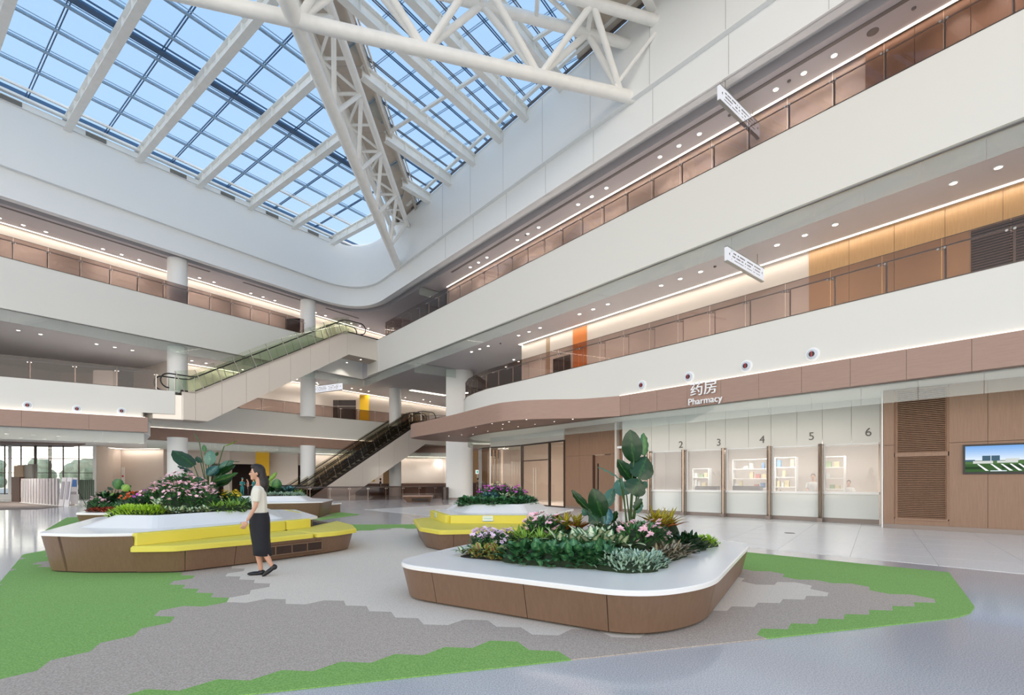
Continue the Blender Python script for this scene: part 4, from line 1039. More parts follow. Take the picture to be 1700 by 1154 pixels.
for x in posts:
    t = empty('pharmacy_post', P3(PP(x, .2), 0)); tag(t, 'brushed bronze steel fin standing between two numbered pharmacy windows' if x != posts[0] else 'brushed bronze steel fin left of pharmacy window two, partly behind the tall plant', 'post', 'fins between the pharmacy windows' if x != posts[0] else None)
    MB().wall([PP(x, .0), PP(x, .28)], .12, 2.74, .05, 1).build('fin', M['steelb'], t)
    MB().bar(P3(PP(x-.025, .28), .12), P3(PP(x-.025, .28), 2.74), .14, .04).build('face_plate', M['steelb'], t)
    MB().box((*PP(x-.02, .16), .07), (.16, .42, .14), math.atan2(PN.y, PN.x)-PI/2).build('foot', M['plinth'], t)
for px_, nm in ((1130, '2'), (1193, '3'), (1265, '4'), (1347, '5'), (1441.5, '6')):
    t = pp(px_, .03); q = PP(t, .015); z = CAMZ+q[1]*(HY-({'2': 743.5, '3': 740, '4': 735.5, '5': 730.5, '6': 724}[nm]))/FPX
    place_text(nm, .40, q, z, PD, 'window_numeral', M['numgrey'], 'grey numeral '+{'2': 'two', '3': 'three', '4': 'four', '5': 'five', '6': 'six'}[nm]+' on the pale panel above its pharmacy window', 'numeral', ext=.004)
# room behind the windows
struct(MB().wall([PP(tL-.5, -5.2), PP(tEnd+.6, -5.2)], 0, Z2a, .1, 1).build('wall_pharmacy', M['warm']))
struct(MB().wall([PP(tL-.4, 0), PP(tL-.4, -5.2)], 0, Z2a, .1, -1).build('wall_pharmacy', M['warm']))
struct(MB().wall([PP(tEnd+.1, 0), PP(tEnd+.5, -5.2)], 0, Z2a, .1, 1).build('wall_pharmacy', M['warm']))
cl = [PP(tL-.4, -.05), PP(tEnd+.1, -.05), PP(tEnd+.5, -5.2), PP(tL-.4, -5.2)]
struct(MB().prism(cl if area2(cl) > 0 else cl[::-1], 2.95, 3.05).build('ceiling', M['white']))
for i, (t, o) in enumerate(((.8, -1.5), (2.6, -2.6), (4.2, -1.6), (6.2, -1.4), (7.4, -2.4), (1.6, -3.8), (5.2, -3.9))):
    q = PP(t, o); lp = MB().box((q[0], q[1], 2.94), (1.1, .3, .02), math.atan2(PD.y, PD.x)).build('ceiling_panel_light', M['panel'])
    tag(lp, 'rectangular panel light in the pharmacy ceiling behind the service windows', 'light', 'pharmacy ceiling lights')
for t, o in ((1.5, -2.2), (4.2, -2.4), (6.8, -2.2)):
    ld = bpy.data.lights.new('pharmacy_lamp', 'AREA'); ld.size = 1.1; ld.energy = 60; ld.color = (1, .95, .88); q = PP(t, o)
    o_ = bpy.data.objects.new('pharmacy_lamp', ld); C.objects.link(o_); o_.location = (*q, 2.90)
# shelves with medicine boxes
boxcols = [plain('carton_white', (225, 225, 222), .6), plain('carton_blue', (90, 140, 190), .6), plain('carton_green', (140, 170, 120), .6), plain('carton_cream', (220, 205, 160), .6), plain('carton_red', (190, 100, 90), .6)]
boxme = [MB().box((0, 0, .5), (1, 1, 1)).mesh('medicine_box', c) for c in boxcols]
def shelf(px0, px1, o, z0, levels, lb, seed, h=.42, fill=.8):
    rnd = random.Random(seed); a, b = pp(px0, o), pp(px1, o); T = empty('shelf_unit', P3(PP((a+b)/2, o), 0)); tag(T, lb, 'shelf')
    L_ = b-a; rz = math.atan2(PD.y, PD.x)
    for i in range(levels+1): q = PP((a+b)/2, o); MB().box((q[0], q[1], z0+i*h), (L_, .4, .03), rz).build('shelf_board', M['white'], T)
    for t in (a, b): MB().wall([PP(t, o-.2), PP(t, o+.2)], 0, z0+levels*h+.02, .03, 1).build('side_panel', M['white'], T)
    for i in range(levels):
        u = a+.08
        while u < b-.15:
            w_ = rnd.uniform(.08, .2)
            if rnd.random() < fill:
                q = PP(u+w_/2, o+.05); o_ = bpy.data.objects.new('medicine_box', boxme[rnd.choice([0, 0, 0, 1, 2, 3, 3, 4])]); C.objects.link(o_)
                o_.location = (q[0], q[1], z0+i*h+.015); o_.rotation_euler = (0, 0, rz); o_.scale = (w_*.9, .2, rnd.uniform(.12, h*.75))
                tag(o_, 'small medicine carton on the shelves behind the pharmacy windows', 'box', 'medicine cartons on the pharmacy shelves')
            u += w_+rnd.uniform(.01, .1)
shelf(1152, 1178, -3.2, .75, 3, 'white shelf of cartons behind pharmacy window three', 1)
shelf(1218, 1276, -3.0, .7, 4, 'wide white shelf of cartons behind pharmacy window four', 2)
shelf(1288, 1322, -3.2, .75, 4, 'white shelf of cartons behind the left of pharmacy window five', 3)
shelf(1368, 1402, -2.4, .7, 4, 'white shelf of cartons behind the left of pharmacy window six', 4)
dk = MB().wall([PP(pp(1154, -2.2), -2.2), PP(pp(1190, -2.2), -2.2)], .7, 1.2, .4, 1).build('drug_cabinet', M['dsteel']); tag(dk, 'low dark cabinet behind pharmacy window three', 'cabinet')
dk = MB().wall([PP(pp(1216, -2.2), -2.2), PP(pp(1262, -2.2), -2.2)], .7, 1.22, .4, 1).build('drug_cabinet', M['dsteel']); tag(dk, 'low dark cabinet behind pharmacy window four', 'cabinet')
# ================================================================ BROWN WALL BETWEEN SHOP AND PHARMACY
w0, w1 = Vector((2.8, 26.2)), Vector((5.1, 23.15)); wd = (w1-w0).normalized()
def W(t, o=0): q = w0+wd*t+Vector((wd.y, -wd.x))*(-o if (wd.y*0) else o); return (q.x, q.y)
sgn = 1 if W(0, 1)[1] < w0.y else -1
def W(t, o=0): n = Vector((wd.y, -wd.x)); n = n if n.y < 0 else -n; q = w0+wd*t+n*o; return (q.x, q.y)
def wt(px): u = U(px); return (u*w0.y-w0.x)/(wd.x-u*wd.y)
wl = empty('wall_shop', P3(W(1), 0)); struct(wl, 'brown wood wall between the glass shop and the pharmacy')
wle = (w1-w0).length; d0, d1 = wt(983.5), wt(1013.5)
cuts = [0, wt(962), d0]
for a, b in list(zip(cuts, cuts[1:]))+[(d1, wle)]:
    for z0, z1 in ((.12, 2.72), (2.73, Z2a)): MB().wall([W(a+.004), W(b-.004)], z0, z1, .15, 1).build('panel', M['wwall'], wl)
MB().wall([W(d0), W(d1)], 2.73, Z2a, .15, 1).build('panel', M['wwall'], wl)
MB().wall([W(0, .01), W(d0, .01)], 0, .12, .1, 1).build('baseboard', M['plinth'], wl); MB().wall([W(d1, .01), W(wle, .01)], 0, .12, .1, 1).build('baseboard', M['plinth'], wl)
MB().wall([W(wle, 0), W(wle, -2.2)], 0, Z2a, .1, -1).build('return_panel', M['wwall'], wl)
dr = empty('door', P3(W(d0), 0)); tag(dr, 'tall brown wood door recessed in the brown wall beside the tall plant', 'door')
MB().wall([W(d0+.02, -.14), W(d1-.02, -.14)], .02, 2.70, .05, 1).build('leaf', M['wwall'], dr)
MB().wall([W(d0+.22, -.12), W(d0+.30, -.12)], 1.0, 2.3, .012, 1).build('vision_strip', M['black'], dr)
MB().wall([W(d0, -.14), W(d0+.05, -.14)], 0, 2.72, .14, -1).build('jamb', M['brownd'], dr)
# ================================================================ WOOD WALL ON THE RIGHT WITH LOUVRES AND SCREEN
V0 = Vector((11.35, 15.1)); VD = Vector((2.2, -2.12)).normalized(); VN = Vector((VD.y, -VD.x)); VN = VN if VN.y < 0 else -VN
VN = Vector((-abs(VD.y), -abs(VD.x)))
def V(t, o=0): q = V0+VD*t+VN*o; return (q.x, q.y)
def vt(px, o=0): a = V0+VN*o; u = U(px); return (u*a.y-a.x)/(VD.x-u*VD.y)
vw = empty('wall_right', P3(V(1), 0)); struct(vw, 'brown wood veneer wall with louvres and screen at the right')
l0, l1 = vt(1486), vt(1574)
for a, b in ((0, l0-.02), (l1+.02, vt(1640)), (vt(1640), 4.5), (4.5, 6.5), (6.5, 8.5), (8.5, 11)):
    for z0, z1 in ((.14, 2.52), (2.53, Z2a)):
        MB().wall([V(a+.004), V(b-.004)], z0, z1, .1, 1).build('panel', M['wwall'], vw)
MB().wall([V(l0-.02), V(l1+.02)], .14, .30, .1, 1).build('panel', M['wwall'], vw)
MB().wall([V(-.005, .03), V(-.005, -1.7)], 0, Z2a, .03, 1).build('return_panel', M['corian'], vw)
MB().wall([V(0, .02), V(11, .02)], 0, .14, .1, 1).build('baseboard', M['plinth'], vw)
MB().wall([V(0, -.09), V(11, -.09)], .0, Z2a, .03, 1).build('backing_board', M['core'], vw)
for (z0, z1, lb) in ((.34, 2.16, 'lower brown wooden louvre panel left of the wall screen'), (2.28, 4.12, 'upper brown wooden louvre panel left of the wall screen')):
    t = empty('louvre_panel', P3(V(l0), z0)); tag(t, lb, 'louvre')
    MB().bar(P3(V(l0, .0), z0-.03), P3(V(l1, .0), z0-.03), .06, .06).bar(P3(V(l0, .0), z1+.03), P3(V(l1, .0), z1+.03), .06, .06).bar(P3(V(l0+.02, 0), z0), P3(V(l0+.02, 0), z1), .06, .06).bar(P3(V(l1-.02, 0), z0), P3(V(l1-.02, 0), z1), .06, .06).build('frame', M['wwall'], t)
    n = 34
    for i in range(n):
        z = z0+(z1-z0)*(i+.5)/n
        MB().bar(P3(V(l0+.05, -.01), z), P3(V(l1-.05, -.01), z), .05, .022, up=(VN.x*.5, VN.y*.5, 1)).build('slat', M['wwall'], t)
tv = empty('wall_screen', P3(V(vt(1600), 0), 1.63)); tag(tv, 'flat wall screen showing a hospital building under blue sky', 'screen')
ta0, ta1 = vt(1598.5, .03), vt(1598.5, .03)+1.42; zt0, zt1 = 1.63, 2.45
MB().wall([V(ta0, .005), V(ta1, .005)], zt0, zt1, .05, -1).build('casing', M['black'], tv)
def scr(u0, v0, u1, v1, lift, mat, poly=None):
    P_ = poly or [(u0, v0), (u1, v0), (u1, v1), (u0, v1)]; a, b = ta0+.05, ta1-.05; c, d = zt0+.06, zt1-.05
    pts = [P3(V(a+(b-a)*u, .057+lift), c+(d-c)*v) for u, v in P_]; MB().poly(pts).build('picture_area', mat, tv, fix=False)
SK = [emit('screen_%d' % i, srgb(*c)[:3], 1.0) for i, c in enumerate(((120, 165, 220), (170, 200, 232), (214, 226, 238), (62, 92, 55), (82, 112, 70), (196, 200, 196), (70, 95, 110), (235, 238, 240), (45, 66, 44)))]
for k_ in range(8):
    f_ = k_/7; c_ = [120+94*(1-f_), 165+60*(1-f_), 220+18*(1-f_)]; scr(0, .42+.0725*k_, 1, .42+.0725*(k_+1), 0, emit('screen_sky', srgb(*c_)[:3], 1.0))
scr(0, 0, 1, .44, .0004, SK[3]); scr(0, .30, 1, .42, .0008, SK[4]); scr(.55, .12, 1, .26, .0008, SK[8]); scr(0, .1, .3, .2, .0008, SK[8])
scr(.12, .32, .42, .42, .0012, SK[5]); scr(.26, .42, .52, .62, .0016, SK[6]); scr(.385, .40, .395, .62, .002, SK[2]); scr(.48, .34, .78, .42, .0012, SK[5]); scr(.0, .40, .15, .47, .0011, SK[6]); scr(.6, .42, .8, .5, .0009, SK[5])
for a in (.2, .4, .55, .68, .8): scr(0, 0, 0, 0, .002, SK[7], [(a-.02, .30), (a+.01, .30), (a+.16, .04), (a+.11, .04)])
scr(.38, .02, .62, .05, .002, SK[2])
# ================================================================ GLASS SHOP
sh = empty('shopfront', P3((.5, 30), 0)); struct(sh, 'curved glass shopfront with dark frames under the canopy')
s0, s1_ = Vector((2.75, 26.25)), Vector((.5, 30.0))
arc = [tuple(s1_), (-.1, 30.75), (-.75, 31.3), (-1.4, 31.8), (-2.0, 32.7), (-2.3, 33.9), (-2.2, 35.2)]
sd_ = (s1_-s0).normalized()
def S(px): u = U(px); t = (u*s0.y-s0.x)/(sd_.x-u*sd_.y); return s0+sd_*t
Zs = 3.57
def mull(p, z0, z1, w_, mat='frame'): MB().bar(P3(p, z0), P3(p, z1), w_, .09, up=(sd_.x, sd_.y, 0)).build('mullion', M[mat], sh)
for px_, w_ in ((937, .07), (912.5, .13), (867, .16)): mull(S(px_), 0, Zs, w_)
pa = [S(937), S(912.5), S(867)]
for a, b in zip(pa, pa[1:]):
    a = a+sd_*.08; b = b-sd_*.08
    MB().bar(P3(a, Zs/2+.02), P3(b, Zs/2+.02), .015, Zs-.1).build('glass_panel', M['shop'], sh)
MB().bar(P3(S(912), 2.62), P3(S(868), 2.62), .05, .05).bar(P3(S(938), Zs), P3(S(866), Zs), .08, .08).bar(P3(S(938), .04), P3(S(866), .04), .07, .08).build('transom', M['frame'], sh)
for px_ in (887.5, 891.5): 
    q = S(px_)+Vector((-sd_.y, sd_.x))*.07; q2 = S(px_)-Vector((-sd_.y, sd_.x))*.07
    MB().tube(P3(q, .3), P3(q, 2.2), .02, 8).build('door_pull', M['steel'], sh, smooth=True)
for a, b in zip(arc, arc[1:]): MB().wall([a, b], .04, Zs, .015, -1).build('curved_glass', M['shop'], sh)
MB().wall(arc, Zs-.02, Zs+.05, .06, -1).wall(arc, 0, .06, .06, -1).build('curved_rail', M['frame'], sh)
MB().tube(P3(arc[3], 0), P3(arc[3], Zs), .05, 10).build('mullion', M['steel'], sh, smooth=True)
MB().wall([tuple(s0), tuple(s1_)]+arc[1:4], Zs+.05, Z2a, .1, -1).build('header', M['wpanel'], sh)
# inside of the shop
struct(MB().wall([(-1.0, 37.6), (4, 36), (9, 32)], 0, Z2a, .1, 1).build('wall_shop', M['warm2']))
struct(MB().wall([(7.6, 33.2), (4.9, 26.2)], 0, Z2a, .1, 1).build('wall_shop', M['wpanel']))
struct(MB().prism([(-1.9, 32.6), (-.6, 31.3), (.6, 30.0), (2.9, 26.3), (4.9, 26.2), (8, 33), (4, 36), (-1.0, 37.4)], .001, .012).build('floor_shop', M['tile']))
for p_ in ((2.2, 31.2), (1.0, 33.6), (3.6, 29.6)):
    o = MB().box((p_[0], p_[1], Z2a-.02), (1.5, .35, .03), -.9).build('ceiling_panel_light', M['panel']); tag(o, 'white panel light in the ceiling inside the glass shop', 'light', 'ceiling lights inside the shop')
cu_ = empty('curtain', (-1.0, 33.5, 0)); tag(cu_, 'beige vertical curtain strips behind the curved shop glass', 'curtain')
for i in range(5):
    q = point_on(offset_open(arc, -.5), 2.2+i*.42); MB().box((q[0], q[1], 1.8), (.22, .03, 3.3), .9+i*.12).build('curtain_strip', M['tan' if i % 3 else 'warm2'], cu_)

for p_ in ((2.2, 31.2), (3.6, 29.6)):  # fill lamps added to brighten the inside of the shop
    ld = bpy.data.lights.new('shop_fill', 'AREA'); ld.size = .8; ld.energy = 110; ld.color = (1, .94, .86); o_ = bpy.data.objects.new('shop_fill', ld); C.objects.link(o_); o_.location = (*p_, Z2a-.06)
# ================================================================ FAR GROUND FLOOR
# entrance glazing
fa, fb = Vector((-32.65, 38.6)), Vector((-48, 36.2)); fdv = (fb-fa).normalized(); FL = (fb-fa).length
eg = empty('window_1', P3(fa, 0)); struct(eg, 'wide entrance glazing with dark frames at the far left')
def FX(px): u = U(px); return (u*fa.y-fa.x)/(fdv.x-u*fdv.y)
vx = [FX(x) for x in (157, 131, 105, 84.5, 81.5, 60, 57.5, 35, 16.5, 8)]+[FX(-12), FX(-40), FX(-70)]
for i, t in enumerate(vx):
    p = fa+fdv*t; MB().bar(P3(p, 0), P3(p, Z2a), .05 if i not in (0, 8) else .2, .08, up=(fdv.y, -fdv.x, 0)).build('mullion', M['frame'] if i not in (0, 8) else M['white'], eg)
for z in (.45, 2.05, 3.15): MB().bar(P3(fa, z), P3(fb, z), .05, .05).build('transom', M['frame'], eg)
MB().bar(P3(fa, .2), P3(fb, .2), .12, .4).build('sill', M['white'], eg)
for a, b in zip(vx, vx[1:]):
    if b-a < .3: continue
    MB().bar(P3(fa+fdv*(a+.05), 2.3), P3(fa+fdv*(b-.05), 2.3), .015, 3.75).build('glass_pane', M['clear'], eg)
eg2 = empty('window_2', (-48.6, 25, 0)); struct(eg2, 'side glazing of the entrance hall beyond the left edge of the photo')
for i in range(13): y = 36-i*2.0; MB().bar((-48.3, y, 0), (-48.3, y, Z2a), .06, .1, up=(1, 0, 0)).build('mullion', M['frame'], eg2)
for i in range(12): y = 36-i*2.0; MB().bar((-48.3, y-.05, 2.3), (-48.3, y-1.95, 2.3), .015, 3.75).build('glass_pane', M['clear'], eg2)
for z in (.45, 2.05, 3.15): MB().bar((-48.3, 36, z), (-48.3, 12, z), .05, .05).build('transom', M['frame'], eg2)
MB().bar((-48.3, 36, .2), (-48.3, 12, .2), .12, .4).build('sill', M['white'], eg2)
# planting and road outside
gr_ = MB().prism([(-110, 20), (-34, 41), (-34, 90), (-110, 90)], -.06, .004).build('ground', plain('outside_paving', (190, 192, 188), .8)); struct(gr_)
treem = plain('haze_tint_foliage', (170, 188, 162), .9, bump=.6, bscale=4, var=.25, vscale=2)  # crown colour paled: the outdoor haze is put into it
rnd = random.Random(5)
for i in range(14):
    x = -46-i*3.1+rnd.uniform(-1, 1); y = 52+i*.8+rnd.uniform(-3, 3)
    T = empty('tree', (x, y, 0)); tag(T, 'hazy green tree outside the entrance glazing', 'tree', 'trees outside the entrance')
    MB().tube((x, y, 0), (x, y, 2.2), .12, 8).build('trunk', M['tan'], T)
    m_ = MB()
    for k in range(14):
        zz = rnd.uniform(1.2, 3.4); r = rnd.uniform(.1, .8); a = rnd.uniform(0, 2*PI); sc = rnd.uniform(.45, .8)
        m_.lathe((x+r*math.cos(a), y+r*math.sin(a), zz), [(sc*math.sin(q_*PI/6)+.01, -sc*math.cos(q_*PI/6)*rnd.uniform(.9, 1.2)) for q_ in range(7)], 9)
    tag(m_.build('crown', treem, T), kind='stuff')
# row of standing display boards
bd = empty('display_row', P3(gp(34, 835, 0), 0)); 
dm = plain('board_white', (226, 222, 224), .5); dg_ = plain('board_print', (172, 166, 172), .6)
A0 = Vector(gp(38, 834.6, 0)); A1 = Vector(gp(96, 839.8, 0)); dd = (A1-A0)
pb = MB()
C.objects.unlink(bd); bpy.data.objects.remove(bd)
for i in range(13):
    q = A0+dd*(i/12.0); T = empty('display_board', P3(q, 0)); tag(T, 'tall white exhibition board standing in the row by the entrance', 'board', 'exhibition boards by the entrance')
    lean = .0
    MB().box((q.x, q.y, .80), (.50, .05, 1.56), 2.1).build('board', dm, T)
    MB().box((q.x-.035, q.y-.03, .9), (.34, .03, 1.1), 2.1).build('print', dg_, T)
    MB().box((q.x, q.y, .02), (.64, .16, .04), 2.1).build('foot', M['white'], T)
for i, (px_, py_) in enumerate(((105, 841), (114, 841.5))):
    q = gp(px_, py_, 0); T = empty('display_board', P3(q, 0)); tag(T, ['tall white board leaning back at the right end of the board row', 'last tall white board leaning beside the small easel'][i], 'board')
    b_ = MB().bar((q[0]-.12, q[1], 0), (q[0]-.03, q[1]+.12, 1.62), .26, .05, up=(0, -1, 0)).build('board', dm, T)
    MB().bar((q[0]-.10, q[1]-.02, .4), (q[0]-.045, q[1]+.05, 1.4), .12, .02, up=(0, -1, 0)).build('print', dg_, T)
q = gp(123, 839, 0); T = empty('easel', P3(q, 0)); tag(T, 'narrow poster easel with a blue and white poster at the end of the board row', 'easel')
MB().box((q[0], q[1], .85), (.5, .04, 1.55), -.2).build('board', dm, T)
MB().box((q[0], q[1]-.04, 1.3), (.44, .02, .42), -.2).build('photo_print', plain('poster_blue', (90, 130, 190), .5), T)
MB().box((q[0], q[1]-.04, .72), (.4, .02, .16), -.2).build('photo_print', dg_, T); MB().tube((q[0], q[1], 1.3), (q[0]+.35, q[1]+.4, 0), .015, 6).build('leg', M['black'], T)
q = gp(30, 833, 0); tag(MB().box((q[0], q[1], .85), (.75, .3, 1.7), -.25).build('notice_cabinet', M['brownd']), 'dark brown upright cabinet at the left end of the board row', 'cabinet')
for px_, w_, z1, mt_, lb in ((32, .8, 2.5, 'tan', 'tall tan screen panel behind the board row, left'), (42.5, 1.3, 2.55, 'greyl', 'tall grey slatted screen panel behind the board row'), (54, .7, 2.6, 'slot', 'tall dark grey screen panel behind the board row, right')):
    q = at(px_, 34.6); tag(MB().box((q[0], q[1], z1/2), (w_, .12, z1), -.2).build('screen_panel', M[mt_]), lb, 'panel')
hd = MB()
for i in range(7):
    q = at(133+i*3.6, 37.2); T = MB().box((q[0], q[1], .76), (.13, .05, 1.5), -.1).build('fence_slat', plain('dark_green_slat', (82, 96, 84), .6)); tag(T, 'dark green upright slat in front of the entrance glass', 'slat', 'dark green slats by the entrance glass')
# doors, yellow panels and details in the far wall
def farbox(px0, px1, Y, z0, z1, mat, name, lb, cat, d=.1):
    a, b = at(px0, Y), at(px1, Y); o = MB().wall([a, b], z0, z1, d, 1).build(name, M[mat]); return tag(o, lb, cat)
farbox(424.5, 446.5, 46.5, 1.9, Z2a-.02, 'yellowp', 'wall_panel', 'bright yellow panel hanging over the doorway behind the walking woman', 'panel')
farbox(447, 494, 47.5, 0, Z2a-.02, 'warm', 'wall_panel', 'lit beige wall panel right of the yellow panel', 'panel')
farbox(371, 381, 45.5, 0, Z2a-.02, 'warm', 'wall_pier', 'pale pier between two dark doorways', 'pier', .4)
farbox(606, 622, 50, 1.35, 3.1, 'yellowp', 'wall_panel', 'yellow panel glimpsed beneath the lower escalator', 'panel')
farbox(636, 646, 50, 0, 3.2, 'gold', 'wall_panel', 'golden brown panel beneath the lower escalator', 'panel')
farbox(590, 648, 49, 0, 1.15, 'brownd', 'reception_counter', 'dark brown counter beneath the lower escalator', 'counter', .5)
farbox(263, 274, 42.5, .5, 1.25, 'brownd', 'wall_box', 'small dark box on the beige wall above the pink flowers', 'box')
farbox(201.5, 206.5, 42.6, 1.0, 2.6, 'white', 'hose_cabinet', 'narrow white cabinet door on the beige wall', 'cabinet', .03)
o = farbox(202.3, 204.6, 42.5, 1.75, 1.9, 'red', 'fire_button', 'small red fire button on the beige wall', 'button', .04)
farbox(597, 612.5, 47.6, 6.6, 9.7, 'yellowp', 'wall_panel', 'bright yellow panel on the far second-floor wall', 'panel')
dd_ = empty('door', P3(at(558, 46.3), 6.6)); tag(dd_, 'dark glazed double doors on the far second-floor wall', 'door')
for x0, x1 in ((525, 543), (543, 561), (561, 591)): MB().wall([at(x0+.4, 46.3), at(x1-.4, 46.3)], 6.6, 8.4, .06, 1).build('leaf', M['frame'], dd_); MB().wall([at(x0+.4, 46.3), at(x1-.4, 46.3)], 8.46, 9.0, .06, 1).build('fanlight', M['dsteel'], dd_)
for x in (541, 545): MB().tube(P3(at(x, 46.15), 6.9), P3(at(x, 46.15), 8.2), .03, 6).build('door_pull', M['steel'], dd_)
farbox(489, 497, 43.6, 6.6, 9.3, 'frame', 'door_frame', 'narrow dark door left of the second column on the far gallery', 'door')
farbox(474, 498, 40.0, 12.5, 14.6, 'dsteel', 'lift_door', 'dark steel lift door at the left third-floor gallery', 'door')
# rounded white board on the second floor at the left
bw = roundp([(-.02, 0), (1.25, 0), (1.25, 2.35), (-.02, 2.35)], .12, 4); m_ = MB(); q0 = Vector(at(155, 33.5)); dv = Vector((.92, .1)).normalized()
f_ = [(q0.x+dv.x*x, q0.y+dv.y*x, 6.6+z) for x, z in bw]; g_ = [(x, y+.3, z) for x, y, z in f_]; n = len(f_)
m_.add(f_+g_, [tuple(range(n)), tuple(range(2*n-1, n-1, -1))]+[(k, (k+1) % n, n+(k+1) % n, n+k) for k in range(n)]); tag(m_.build('partition_board', M['white']), 'white partition board with rounded top on the left second floor', 'board')
# ceiling recess above the entrance
rc = [gp(0, 733, Z2a), gp(142, 736.5, Z2a), gp(119, 741.5, Z2a), gp(0, 740, Z2a), at(-60, 40)]; rc = rc[:4]
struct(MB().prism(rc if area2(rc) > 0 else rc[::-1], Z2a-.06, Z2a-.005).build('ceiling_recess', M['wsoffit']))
glass_screen([(-44, 35.2), gp(0, 757.3, 3.6), gp(196, 757.3, 3.6)], 3.6, Z2a, 2.2, 'clear glass smoke screen in front of the entrance glazing', side=-1)
# small bench near the railing
def bench(px0, px1, Y, lb):
    a, b = Vector(at(px0, Y)), Vector(at(px1, Y+.2)); T = empty('bench', P3(a, 0)); tag(T, lb, 'bench'); n = Vector((0, .55))
    ft = lambda e: [(a.x+e, a.y+e), (b.x-e, b.y+e), (b.x-e, b.y+n.y-e), (a.x+e, a.y+n.y-e)]
    MB().prism(ft(.22), .0, .36, ft(.04)).build('body', M['wplant'], T); MB().prism(ft(0), .36, .45).build('seat', M['wfascia'], T)
    m_ = MB(); a2, b2 = a+(b-a)*.3, a+(b-a)*.85; m_.bar((a2.x, a.y+.10, .17), (b2.x, a.y+.12, .17), .06, .16).build('grille', M['grille'], T)
bench(668.5, 718, 33.2, 'low tapered brown bench standing before the ground-floor railing')
bn = MB().cyl(at(739.5, 37.6), .25, 0, .95, 20).build('waste_bin', M['dsteel'], smooth=True); tag(bn, 'dark cylindrical waste bin beside the big white column', 'bin')
# cafe counter and sign seen between column and shop
farbox(785, 806, 44, 0, 1.25, 'brownd', 'reception_counter', 'dark brown counter seen between the big column and the curved shop glass', 'counter', .4)
farbox(785, 812, 45, 1.2, 4.1, 'orange2', 'wall_panel', 'warm beige wall seen between the big column and the shop', 'panel') if 'orange2' in M else farbox(785, 815, 45, 1.2, 4.15, 'gold', 'wall_panel', 'warm lit wall seen between the big column and the shop', 'panel')
ex = empty('exit_sign', P3(at(792.5, 44.2), 1.25)); tag(ex, 'small lit exit sign on a post on the counter beside the big column', 'sign'); M['greenl'] = emit('green_sign_mark', (.05, .5, .25), .8)
MB().wall([at(789.5, 44.2), at(795.5, 44.2)], 2.05, 2.4, .05, 1).build('light_box', M['signw'], ex); MB().wall([at(791.4, 44.17), at(793.8, 44.17)], 2.13, 2.32, .02, 1).build('green_mark', M['greenl'], ex); MB().tube(P3(at(792.5, 44.22), 1.25), P3(at(792.5, 44.22), 2.06), .03, 6).build('post', M['steel'], ex)
pass
# floor outlet cover on the tiles
q = gp(1311, 885.5, 0); tag(MB().cyl(q, .13, .004, .012, 16).build('floor_outlet', M['dsteel']), 'small round metal floor outlet on the pale tiles before the pharmacy', 'outlet')
# ================================================================ PLANTER BENCHES
def lerp_poly(a, b, t): return [(p[0]+(q[0]-p[0])*t, p[1]+(q[1]-p[1])*t) for p, q in zip(a, b)]
def side_panels(top, bot, z0, z1, parent, cuts, mat='wplant', name='side_panel', th=.02, one=False):
    "panels between the distances cuts along the closed outlines top / bot (same vertex count)"
    tp = list(top)+[top[0]]; bp = list(bot)+[bot[0]]
    acc = [0]
    for a, b in zip(tp, tp[1:]): acc.append(acc[-1]+(Vector(b)-Vector(a)).length)
    tot = acc[-1]; cuts = sorted(c % tot for c in cuts) if not one else list(cuts); cuts = cuts+[cuts[0]+tot] if not one else cuts
    def at_(path, d):
        d = d % tot
        for k in range(len(acc)-1):
            if d <= acc[k+1]+1e-9:
                t = (d-acc[k])/max(1e-9, acc[k+1]-acc[k]); a, b = path[k], path[k+1]; return (a[0]+(b[0]-a[0])*t, a[1]+(b[1]-a[1])*t)
        return path[-1]
    for c0, c1 in zip(cuts, cuts[1:]):
        a, b = c0+.004, c1-.004; ds = [a]+[x for base in (0, tot) for x in [q+base for q in acc] if a+.005 < x < b-.005]+[b]; ds = sorted(set(ds))
        To = [at_(tp, d) for d in ds]; Bo = [at_(bp, d) for d in ds]; Ti = offset_open(To, th); Bi = offset_open(Bo, th); n = len(ds)
        vs = [P3(p, z0) for p in Bo]+[P3(p, z1) for p in To]+[P3(p, z0) for p in Bi]+[P3(p, z1) for p in Ti]; fs = []
        for k in range(n-1): fs += [(k, k+1, n+k+1, n+k), (2*n+k+1, 2*n+k, 3*n+k, 3*n+k+1), (n+k, n+k+1, 3*n+k+1, 3*n+k), (k+1, k, 2*n+k, 2*n+k+1)]
        fs += [(0, n, 3*n, 2*n), (n-1, 3*n-1, 4*n-1, 2*n-1)]
        MB().add(vs, fs).build(name, M[mat], parent, smooth=True)
def side_seg(top, bot, z0, z1, parent, c0, c1, mat='wplant', name='side_panel'):
    side_panels(top, bot, z0, z1, parent, [c0, c1], mat, name, one=True)
def perim_d(poly, pt):
    "distance along the closed outline of the place nearest pt"
    best = (1e9, 0); acc = 0; P_ = list(poly)+[poly[0]]
    for a, b in zip(P_, P_[1:]):
        a = Vector(a); b = Vector(b); l_ = (b-a).length
        if l_ < 1e-6: continue
        t = max(0, min(1, (Vector(pt)-a).dot(b-a)/l_/l_)); d = (a+(b-a)*t-Vector(pt)).length
        if d < best[0]: best = (d, acc+t*l_)
        acc += l_
    return best[1]
